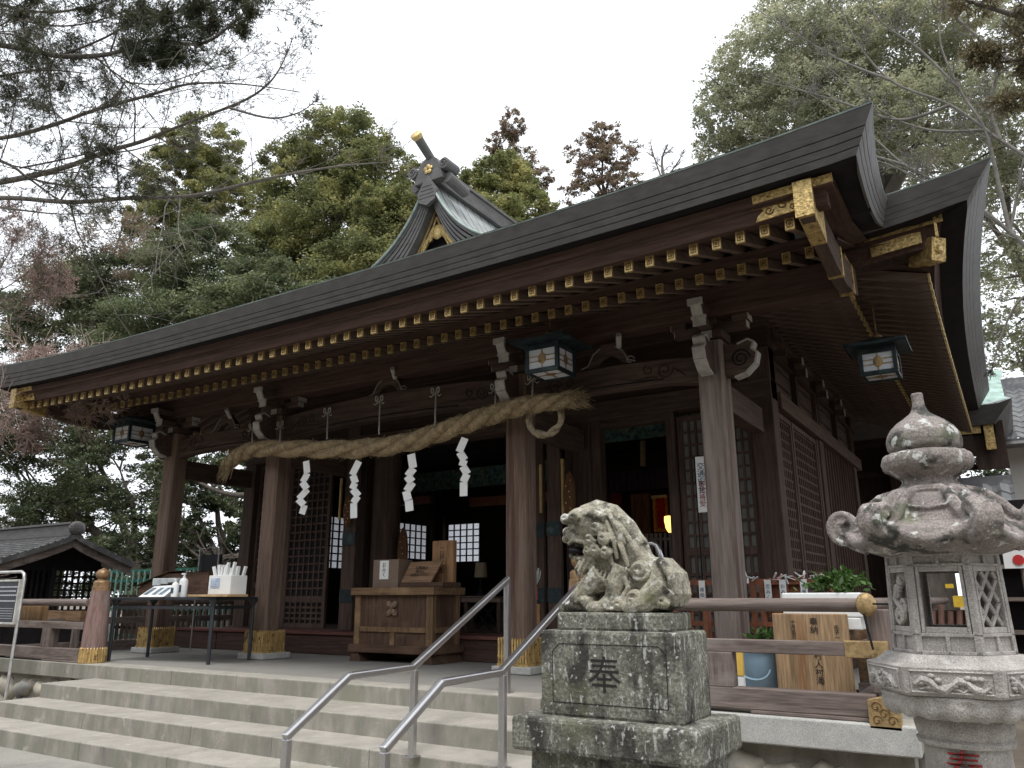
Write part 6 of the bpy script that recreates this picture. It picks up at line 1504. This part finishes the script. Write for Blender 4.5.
# ================================================================== TREES
def crown_mesh(name, blobs, n, size, m, parent, seed, up=.35, thin=.5, clump=.17, nclump=34):
    """thousands of small leaf faces gathered in clumps over and inside the blobs"""
    rs = np.random.RandomState(seed); tot = sum(b[3] * b[5] for b in blobs); V = []
    for (cx, cy, cz, rx, ry, rz) in blobs:
        k = max(8, int(n * rx * rz / tot)); nc = max(6, nclump)
        d = rs.normal(size=(nc, 3)); d /= np.linalg.norm(d, axis=1)[:, None]; rad = rs.uniform(.45, 1.0, (nc, 1)) ** .6
        cc = d * rad; idx = rs.randint(0, nc, k)
        cs = rs.uniform(.6, 1.3, (nc, 1)) * clump
        q = rs.normal(size=(k, 3)); q /= np.linalg.norm(q, axis=1)[:, None]; q *= rs.uniform(.3, 1, (k, 1))
        q[:, 2] *= .65
        p = (cc[idx] + q * cs[idx] * 1.5) * np.array([rx, ry, rz]) + np.array([cx, cy, cz])
        V.append(p)
    p = np.concatenate(V); k = len(p)
    nrm = rs.normal(size=(k, 3)); nrm[:, 2] = np.abs(nrm[:, 2]) * (1 + up * 2) + up; nrm /= np.linalg.norm(nrm, axis=1)[:, None]
    t = np.cross(nrm, rs.normal(size=(k, 3))); t /= np.linalg.norm(t, axis=1)[:, None]; b = np.cross(nrm, t)
    l = rs.uniform(.6, 1.35, (k, 1)) * size; w = l * thin * rs.uniform(.7, 1.2, (k, 1))
    v = np.stack([p - t * l, p + b * w, p + t * l, p - b * w], 1).reshape(-1, 3)
    o = ORG[parent.name]; v = v - np.array([o.x, o.y, o.z])
    me = bpy.data.meshes.new(name); me.vertices.add(len(v)); me.vertices.foreach_set('co', v.ravel().astype(np.float32))
    me.loops.add(k * 4); me.loops.foreach_set('vertex_index', np.arange(k * 4, dtype=np.int32))
    me.polygons.add(k); me.polygons.foreach_set('loop_start', np.arange(0, k * 4, 4, dtype=np.int32)); me.polygons.foreach_set('loop_total', np.full(k, 4, dtype=np.int32))
    me.update(calc_edges=True); me.materials.append(m)
    ob_ = bpy.data.objects.new(name, me); COL.objects.link(ob_); ob_.parent = parent; ORG[ob_.name] = o; return ob_
def blob(px, py, Y, rx, rz, ry=None):
    c = at(px, py, Y); d = (c - Vector((0, 0, CAM_Z))).length; s = d / FPX * .97
    return (c.x, c.y, c.z, rx * s, (ry or (rx + rz) / 2) * s, rz * s)
def limbs(mb, base, r, targets, rng, seg=5):
    for (tx, ty, tz) in targets:
        b = Vector(base); e = Vector((tx, ty, tz)); mid = b.lerp(e, .5) + Vector((rng.uniform(-1, 1), rng.uniform(-1, 1), rng.uniform(0, 1))) * (e - b).length * .1
        pts = [b.lerp(mid, t) .lerp(mid.lerp(e, t), t) + Vector((rng.uniform(-1, 1), rng.uniform(-1, 1), rng.uniform(-1, 1))) * (e - b).length * .02 * (0 < t < 1) for t in [i / seg for i in range(seg + 1)]]
        mb.tube(pts, [r * (1 - .8 * i / seg) for i in range(seg + 1)], 7)
        for j in range(5):
            i = rng.randint(2, seg); q = pts[i]; d = Vector((rng.uniform(-1, 1), rng.uniform(-1, 1), rng.uniform(-.2, 1))).normalized() * (e - b).length * .28
            mb.tube([q, q + d * .5 + Vector((0, 0, .1)), q + d], [r * .32, r * .2, r * .06], 5)
def tree(name, blobs, n, size, m, label, seed, trunk_r=.35, group=None, bark=BARK, base=None, **kw):
    rng = random.Random(seed); cx = sum(b[0] for b in blobs) / len(blobs); cy = sum(b[1] for b in blobs) / len(blobs); zmin = min(b[2] for b in blobs)
    if base: cx, cy = base
    t = T(name, (cx, cy, -.68), label, 'tree', group)
    mb = MB(); fork = Vector((cx, cy, max(2.2, zmin - 1.0)))
    mb.tube([(cx, cy, -.7), (cx + .1, cy, fork.z * .5), tuple(fork)], [trunk_r * 1.25, trunk_r, trunk_r * .85], 12)
    limbs(mb, fork, trunk_r * .5, [(b[0], b[1], b[2]) for b in blobs], rng)
    P('trunk', mb, bark, t, smooth=True)
    crown_mesh('crown', blobs, n, size, m, t, seed, **kw); return t
# camphors behind the hall, left of the ridge
G1 = 'evergreen trees behind the hall'
tree('camphor_tree', [blob(340, 150, 28, 52, 38), blob(300, 190, 28, 50, 45), blob(375, 185, 28, 48, 45), blob(330, 235, 28, 75, 50), blob(400, 225, 27, 50, 48), blob(290, 265, 27, 62, 48), blob(370, 280, 26, 75, 45)], 210000, .085, LEAF_CAMPHOR, 'broad olive-green camphor tree with the tallest rounded crown left of the ridge ornament', 11, .5, G1, clump=.14, nclump=200)
tree('camphor_tree', [blob(200, 150, 32, 46, 28), blob(185, 185, 32, 55, 34), blob(225, 205, 32, 42, 34), blob(170, 225, 31, 45, 34)], 95000, .10, LEAF_CAMPHOR, 'rounded green tree standing apart left of the broad camphor, sky showing through its lower crown', 12, .4, G1, clump=.12, nclump=130)
tree('dense_evergreen', [blob(215, 270, 24, 80, 45), blob(130, 300, 24, 75, 45), blob(260, 310, 24, 90, 45), blob(170, 335, 23, 95, 35), blob(60, 320, 24, 60, 50), blob(330, 320, 24, 60, 40)], 210000, .09, LEAF_DARK, 'dense dark evergreen mass low behind the roof at left', 13, .4, G1, clump=.14, nclump=200)
tree('camphor_tree', [blob(455, 215, 31, 50, 42), blob(500, 185, 32, 40, 34), blob(480, 235, 30, 60, 40), blob(525, 215, 32, 34, 28), blob(420, 250, 30, 40, 40)], 100000, .09, LEAF_CAMPHOR, 'olive-green tree behind the ridge ornament and below the brown cedar', 14, .4, G1, clump=.14, nclump=160)
tree('browned_cedar', [blob(512, 125, 42, 12, 17), blob(502, 143, 42, 17, 14), blob(520, 160, 42, 20, 15), blob(535, 178, 42, 20, 12), blob(500, 165, 42, 14, 14), blob(520, 190, 42, 28, 14)], 15000, .11, LEAF_BROWN, 'slim browned cedar whose top shows right of the ridge ornament', 15, .25, 'browned cedars beyond the roof', clump=.17, nclump=60, thin=.4)
tree('browned_cedar', [blob(602, 135, 46, 20, 12), blob(588, 152, 46, 24, 14), blob(618, 155, 46, 24, 14), blob(600, 172, 46, 32, 14), blob(590, 190, 46, 34, 14), blob(625, 185, 46, 20, 12)], 15000, .11, LEAF_BROWN, 'rounder browned cedar standing alone above the middle of the roof', 16, .25, 'browned cedars beyond the roof', clump=.15, nclump=60, thin=.4)
# trees seen below the left eave and between the columns
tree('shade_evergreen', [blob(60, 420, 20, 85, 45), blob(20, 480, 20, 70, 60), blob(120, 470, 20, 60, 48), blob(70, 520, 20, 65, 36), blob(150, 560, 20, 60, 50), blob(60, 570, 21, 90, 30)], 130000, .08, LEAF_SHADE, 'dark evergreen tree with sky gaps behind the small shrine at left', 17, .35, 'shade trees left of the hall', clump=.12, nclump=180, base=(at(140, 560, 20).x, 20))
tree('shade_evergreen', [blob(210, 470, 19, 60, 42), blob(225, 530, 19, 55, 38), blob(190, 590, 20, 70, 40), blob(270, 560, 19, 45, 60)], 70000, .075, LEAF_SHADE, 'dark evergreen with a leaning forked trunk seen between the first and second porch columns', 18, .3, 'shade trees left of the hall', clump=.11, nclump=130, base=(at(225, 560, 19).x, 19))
# thick limbs crossing the gap between the columns
def branchy(name, paths, label, cat, m, seed, sub=1, base=None, tw=.35, rmin=.004, buds=None, dens=5, group=None, sublen=.35):
    rng = random.Random(seed); A = paths[0][0][0]
    t = T(name, (A.x, A.y, -.68) if not base else (base[0], base[1], -.68), label, cat, group)
    mb = MB(); tips = []
    def rec(a, d, L, r, lv):
        pts = [a]; dd = d.copy(); n = 5
        for i in range(n):
            dd = (dd + Vector((rng.uniform(-1, 1), rng.uniform(-1, 1), rng.uniform(-.8, 1))) * .18).normalized(); pts.append(pts[-1] + dd * L / n)
        mb.tube(pts, [max(rmin, r * (1 - .75 * i / n)) for i in range(n + 1)], 5 if lv else 6, cap=False); tips.extend(pts[2:])
        if lv > 0:
            for k in range(dens):
                i = rng.randint(1, n); side = dd.cross(Vector((rng.uniform(-1, 1), rng.uniform(-1, 1), rng.uniform(-1, 1)))).normalized()
                rec(pts[i], (dd * .75 + side * .75).normalized(), L * rng.uniform(.35, .6), r * .5, lv - 1)
    for (pts, r0, r1) in paths:
        n = len(pts); P2 = []
        for i in range(n - 1):
            p0, p1, p2, p3 = pts[max(0, i - 1)], pts[i], pts[i + 1], pts[min(n - 1, i + 2)]
            for s in range(6):
                u = s / 6; P2.append(.5 * (2 * p1 + (p2 - p0) * u + (2 * p0 - 5 * p1 + 4 * p2 - p3) * u * u + (3 * p1 - p0 - 3 * p2 + p3) * u ** 3))
        P2.append(pts[-1]); N = len(P2)
        mb.tube(P2, [r0 + (r1 - r0) * i / (N - 1) for i in range(N)], 9)
        tot = sum((P2[i + 1] - P2[i]).length for i in range(N - 1))
        if sub >= 0:
            for k in range(int(dens * 2.4)):
                i = rng.randint(int(N * .25), N - 2); d = (P2[i + 1] - P2[i]).normalized(); side = d.cross(Vector((rng.uniform(-1, 1), rng.uniform(-1, 1), rng.uniform(-1, 1)))).normalized()
                rec(P2[i], (d * .8 + side * .8).normalized(), tot * sublen * rng.uniform(.4, 1) * (1.15 - i / N), (r0 + (r1 - r0) * i / N) * .42, sub)
    P('limbs', mb, m, t, smooth=True)
    return t, tips
def pth(Y, *pp): return [at(a, b, Y) for a, b in pp]
branchy('forked_tree', [(pth(18, (232, 640), (228, 600), (215, 565), (190, 530), (160, 500)), .22, .06), (pth(18, (228, 600), (222, 560), (235, 530), (262, 520)), .13, .06), (pth(18, (222, 565), (200, 520), (188, 500)), .10, .05), (pth(17.6, (262, 560), (230, 556), (205, 560), (180, 540)), .10, .03), (pth(17.6, (262, 495), (235, 495), (215, 490), (195, 480)), .12, .04)],
        'dark forked trunk with level limbs between the first and second porch columns', 'tree', BARK, 21, sub=1, dens=4, group=None)
# bare branches sweeping in from the left
t, tips = branchy('bare_cherry_tree', [
    (pth(9.5, (-160, 240), (-60, 196), (0, 182), (60, 168), (100, 156), (128, 140), (128, 100)) if False else pth(9.5, (-160, 200), (-40, 186), (0, 182), (40, 174), (75, 164), (105, 152), (140, 142), (170, 130), (200, 118), (240, 104)), .11, .016),
    (pth(9.5, (-160, 140), (-60, 138), (0, 138), (50, 126), (95, 110), (150, 95), (190, 84), (240, 84), (300, 92)), .085, .008),
    (pth(9.5, (-150, 215), (-40, 200), (10, 198), (70, 202), (130, 198), (190, 196), (245, 184), (290, 174), (340, 166), (390, 162)), .085, .008),
    (pth(9.5, (200, 118), (245, 100), (270, 82), (285, 58), (295, 32)), .035, .005),
    (pth(9.5, (230, 108), (270, 118), (300, 112), (318, 98)), .03, .004),
    (pth(9.5, (50, 126), (105, 105), (125, 82)), .05, .02), (pth(9.5, (125, 82), (160, 84), (200, 72), (240, 60), (262, 40)), .02, .004),
    (pth(9.5, (-20, 205), (20, 210), (60, 214), (110, 212)), .04, .006),
    (pth(9.5, (20, 168), (60, 160), (100, 150), (130, 138), (150, 118)), .03, .004),
    (pth(9.5, (-160, 140), (-172, 260), (-175, 420), (-176, 700)), .2, .32),
    ], 'bare pale-barked cherry branches sweeping across the sky from the left edge', 'tree', BARKG, 31, sub=2, dens=5, sublen=.22)
# conifer overhanging at top left
def spray(name, paths, label, seed, n, m=LEAF_CEDAR, droop=.5, sl=.05, clus=.2, dens=6, sub=1, sublen=.3, thin=.13, bark=BARK):
    t, tips = branchy(name, paths, label, 'tree', bark, seed, sub=sub, dens=dens, sublen=sublen)
    rs = np.random.RandomState(seed); tp_ = np.array([tuple(v) for v in tips]); idx = rs.randint(0, len(tp_), n // 14)
    base = tp_[idx]; d = rs.normal(size=(len(idx), 3)); d[:, 2] -= droop; d /= np.linalg.norm(d, axis=1)[:, None]
    V = []; 
    for j in range(14):
        s = rs.uniform(0, clus, (len(idx), 1)); p = base + d * s; e = d + rs.normal(size=d.shape) * .55; e /= np.linalg.norm(e, axis=1)[:, None]; l = rs.uniform(.6, 1.3, (len(idx), 1)) * sl
        w = np.cross(e, rs.normal(size=e.shape)); w /= np.linalg.norm(w, axis=1)[:, None]; w *= l * thin
        V.append(np.stack([p, p + e * l * .5 + w, p + e * l, p + e * l * .5 - w], 1))
    v = np.concatenate(V).reshape(-1, 3); k = len(v) // 4; o = ORG[t.name]; v = v - np.array([o.x, o.y, o.z])
    me = bpy.data.meshes.new('crown'); me.vertices.add(len(v)); me.vertices.foreach_set('co', v.ravel().astype(np.float32)); me.loops.add(k * 4); me.loops.foreach_set('vertex_index', np.arange(k * 4, dtype=np.int32))
    me.polygons.add(k); me.polygons.foreach_set('loop_start', np.arange(0, k * 4, 4, dtype=np.int32)); me.polygons.foreach_set('loop_total', np.full(k, 4, dtype=np.int32)); me.update(calc_edges=True); me.materials.append(m)
    ob_ = bpy.data.objects.new('crown', me); COL.objects.link(ob_); ob_.parent = t; ORG[ob_.name] = o; return t
spray('overhanging_cedar', [
    (pth(8, (-120, 20), (-30, 40), (20, 48), (60, 56), (110, 54), (150, 40), (200, 44), (232, 24), (250, 6)), .09, .012),
    (pth(8, (-120, -20), (-20, 0), (40, 12), (90, 6), (130, -12)), .06, .012),
    (pth(8, (-80, 90), (-10, 78), (40, 70), (90, 74)), .05, .01),
    (pth(8, (60, 56), (100, 40), (140, 20), (190, 10), (240, -8)), .03, .008),
    (pth(8, (20, 20), (60, 26), (100, 20), (150, 0)), .03, .008),
    (pth(8, (-30, 40), (10, 20), (40, -5)), .03, .01), (pth(8, (110, 54), (150, 62), (180, 50)), .02, .006), (pth(8, (150, 40), (200, 22), (250, 20)), .02, .006),
    (pth(8, (-120, 20), (-150, 200), (-160, 400), (-165, 760)), .2, .34)],
    'dark cedar boughs hanging in from the top left corner', 41, 200000, sl=.07, clus=.15, dens=5, sub=2, sublen=.30, thin=.09)
spray('low_cedar_bough', [
    (pth(8.6, (-110, 120), (-30, 150), (10, 165), (30, 178), (70, 186), (118, 188)), .06, .008), (pth(8.6, (10, 165), (50, 172), (90, 170), (120, 150)), .02, .005), (pth(8.6, (-60, 70), (-10, 90), (20, 100), (40, 88)), .03, .006), (pth(8.6, (-110, 120), (-150, 300), (-155, 760)), .12, .2)],
    'lower dark cedar bough crossing the bare branches at the left edge', 42, 52000, sl=.07, clus=.14, dens=5, sub=2, sublen=.36, thin=.09)
# reddish budding maple at left
spray('budding_maple', [
    (pth(7.2, (-70, 420), (-10, 412), (15, 402), (40, 390), (62, 388), (90, 386), (118, 386)), .026, .006),
    (pth(7.2, (40, 390), (36, 370), (50, 362), (75, 352)), .010, .003), (pth(7.2, (15, 402), (8, 385), (5, 370)), .010, .003), (pth(7.2, (62, 388), (78, 372), (95, 366)), .008, .003),
    (pth(7.2, (-10, 412), (20, 420), (32, 430), (30, 450)), .010, .003), (pth(7.2, (40, 395), (60, 405), (78, 412)), .008, .003), (pth(7.2, (-70, 420), (-80, 600), (-82, 800)), .03, .05)],
    'thin reddish budding maple twigs in front of the left end of the eave', 43, 26000, m=BUD, droop=0, sl=.020, clus=.10, dens=11, sub=2, sublen=.26, thin=.4, bark=mat('pale_twig_bark', (.36, .27, .235), .9))
spray('budding_maple', [
    (pth(11, (-80, 330), (-20, 300), (10, 285), (40, 262), (58, 240)), .03, .006), (pth(11, (-20, 300), (5, 260), (20, 230), (35, 212)), .02, .005), (pth(11, (10, 285), (45, 290), (75, 285)), .015, .005), (pth(11, (-40, 260), (0, 235), (10, 205)), .02, .005), (pth(11, (-80, 330), (-90, 560), (-90, 760)), .05, .08)],
    'hazy reddish-brown maple crown at the left edge above the roof', 44, 16000, m=BUD, droop=0, sl=.035, clus=.20, dens=8, sub=2, sublen=.28, thin=.4, bark=mat('reddish_bark', (.2, .14, .12), .9))
# brown cedar boughs between camphors at left
tree('browned_cedar', [blob(120, 235, 22, 36, 28), blob(95, 265, 22, 44, 30), blob(140, 262, 22, 34, 24), blob(60, 285, 22, 40, 30)], 16000, .08, LEAF_BROWN, 'brownish cedar crown at left between the bare branches and the roof', 19, .25, None, clump=.2, nclump=40, thin=.3)
# unseen wood added behind the viewer to shade the risers and hall front
gv = bpy.data.objects.new('shade_grove', None)
rg = random.Random(77); GB = []
for i in range(22):
    x = -48 + i * 4.4 + rg.uniform(-1, 1); h = rg.uniform(9, 13); GB.append((x, -15 + rg.uniform(-2, 2), h * .5, 3.4, 3, h * .52))
hold = T('shade_grove_holder', (0, -15, -.68), 'x', 'x')
gm = crown_mesh('shade_grove', GB, 60000, .42, LEAF_SHADE, hold, 99, clump=.2, nclump=60)
gm.parent = None; gm.location = hold.location; bpy.data.objects.remove(hold); bpy.data.objects.remove(gv)
props(gm, 'unseen evergreen wood added behind the viewer to shade the hall front', 'wood', None, 'stuff')
# bare saplings above the roof
branchy('bare_sapling', [(pth(40, (668, 250), (665, 190), (662, 160), (668, 145)), .16, .02), (pth(40, (664, 185), (655, 160), (650, 142)), .06, .015), (pth(40, (665, 180), (678, 162), (684, 150)), .06, .015)], 'bare leafless treetop rising above the roof left of the big grey-green tree', 'tree', BARKG, 51, sub=1, dens=6, sublen=.35, rmin=.012)
# big grey-green tree on the right
tree('grey_green_oak', [blob(780, 60, 22, 70, 40), blob(740, 110, 22, 45, 40), blob(800, 110, 22, 70, 45), blob(870, 60, 23, 80, 55), blob(850, 130, 22, 70, 40), blob(720, 150, 23, 28, 22), blob(930, 40, 23, 80, 45), blob(830, 15, 23, 75, 35), blob(930, 120, 22, 60, 45)], 165000, .05, LEAF_GREY, 'large airy grey-green tree rising behind the right half of the roof', 61, .5, None, clump=.085, nclump=520, bark=BARKG, base=(at(900, 400, 23).x, 24.5))
tree('grey_green_oak', [blob(1010, 220, 26, 50, 60), blob(1030, 300, 26, 50, 60), blob(990, 130, 26, 60, 50), blob(1060, 120, 26, 60, 80), blob(1010, 360, 26, 40, 45), blob(960, 170, 26, 50, 50)], 50000, .06, LEAF_GREY, 'airy grey-green tree with wide sky gaps at the right edge beyond the roof corner', 62, .35, None, clump=.085, nclump=300, bark=BARKG, base=(at(1080, 400, 27).x, 27))
tree('low_evergreen', [blob(970, 492, 24, 60, 22), blob(1020, 440, 30, 60, 40)], 9000, .09, LEAF_DARK, 'low evergreen showing between the tiled wall and the rear wing', 63, .2, None, clump=.2, nclump=40)
# bare limbs crossing in front of it
branchy('bare_zelkova_tree', [
    (pth(15, (1120, 330), (1060, 280), (1010, 232), (960, 195), (905, 165), (870, 135), (820, 100), (770, 75)), .05, .006),
    (pth(15, (1120, 200), (1050, 170), (1000, 140), (950, 105), (890, 80), (850, 30), (835, -20)), .045, .008),
    (pth(15, (1010, 232), (1000, 190), (985, 130), (960, 90), (940, 40), (945, -10)), .04, .01),
    (pth(15, (950, 105), (900, 120), (850, 105), (800, 90), (755, 80)), .035, .006),
    (pth(15, (960, 195), (920, 180), (890, 165), (840, 150)), .03, .006), (pth(15, (1120, 100), (1060, 70), (1010, 60), (970, 30), (930, -10)), .07, .012),
    (pth(15, (1000, 140), (990, 100), (1005, 50), (1000, 0)), .04, .01), (pth(15, (890, 80), (840, 60), (790, 30), (750, 5)), .03, .005), (pth(15, (905, 165), (850, 150), (790, 140), (740, 135)), .03, .005), (pth(15, (985, 130), (930, 130), (880, 110), (820, 60)), .03, .005), (pth(15, (960, 90), (920, 50), (880, 20), (860, -20)), .03, .006), (pth(15, (1060, 280), (1020, 300), (1000, 340), (990, 380)), .03, .006), (pth(15, (1010, 232), (1020, 180), (1030, 120), (1040, 60)), .03, .006), (pth(15, (1120, 330), (1160, 480), (1165, 760)), .16, .3)],
    'bare grey limbs crossing in front of the grey-green crown at upper right', 'tree', mat('pale_grey_bark', (.15, .137, .12), .9), 71, sub=2, dens=5, sublen=.24)
spray('right_pine', [
    (pth(9, (1150, 60), (1080, 40), (1030, 20), (990, 8), (950, -5)), .06, .01), (pth(9, (1080, 40), (1040, 55), (1000, 62), (975, 50)), .03, .006), (pth(9, (1150, 60), (1090, 90), (1040, 95), (1005, 100)), .04, .008), (pth(9, (1150, 60), (1180, 300), (1190, 760)), .15, .25)],
    'dark browned pine bough at the top right corner', 72, 22000, m=LEAF_OLIVE, sl=.05, clus=.16, dens=6, sub=1, sublen=.3)
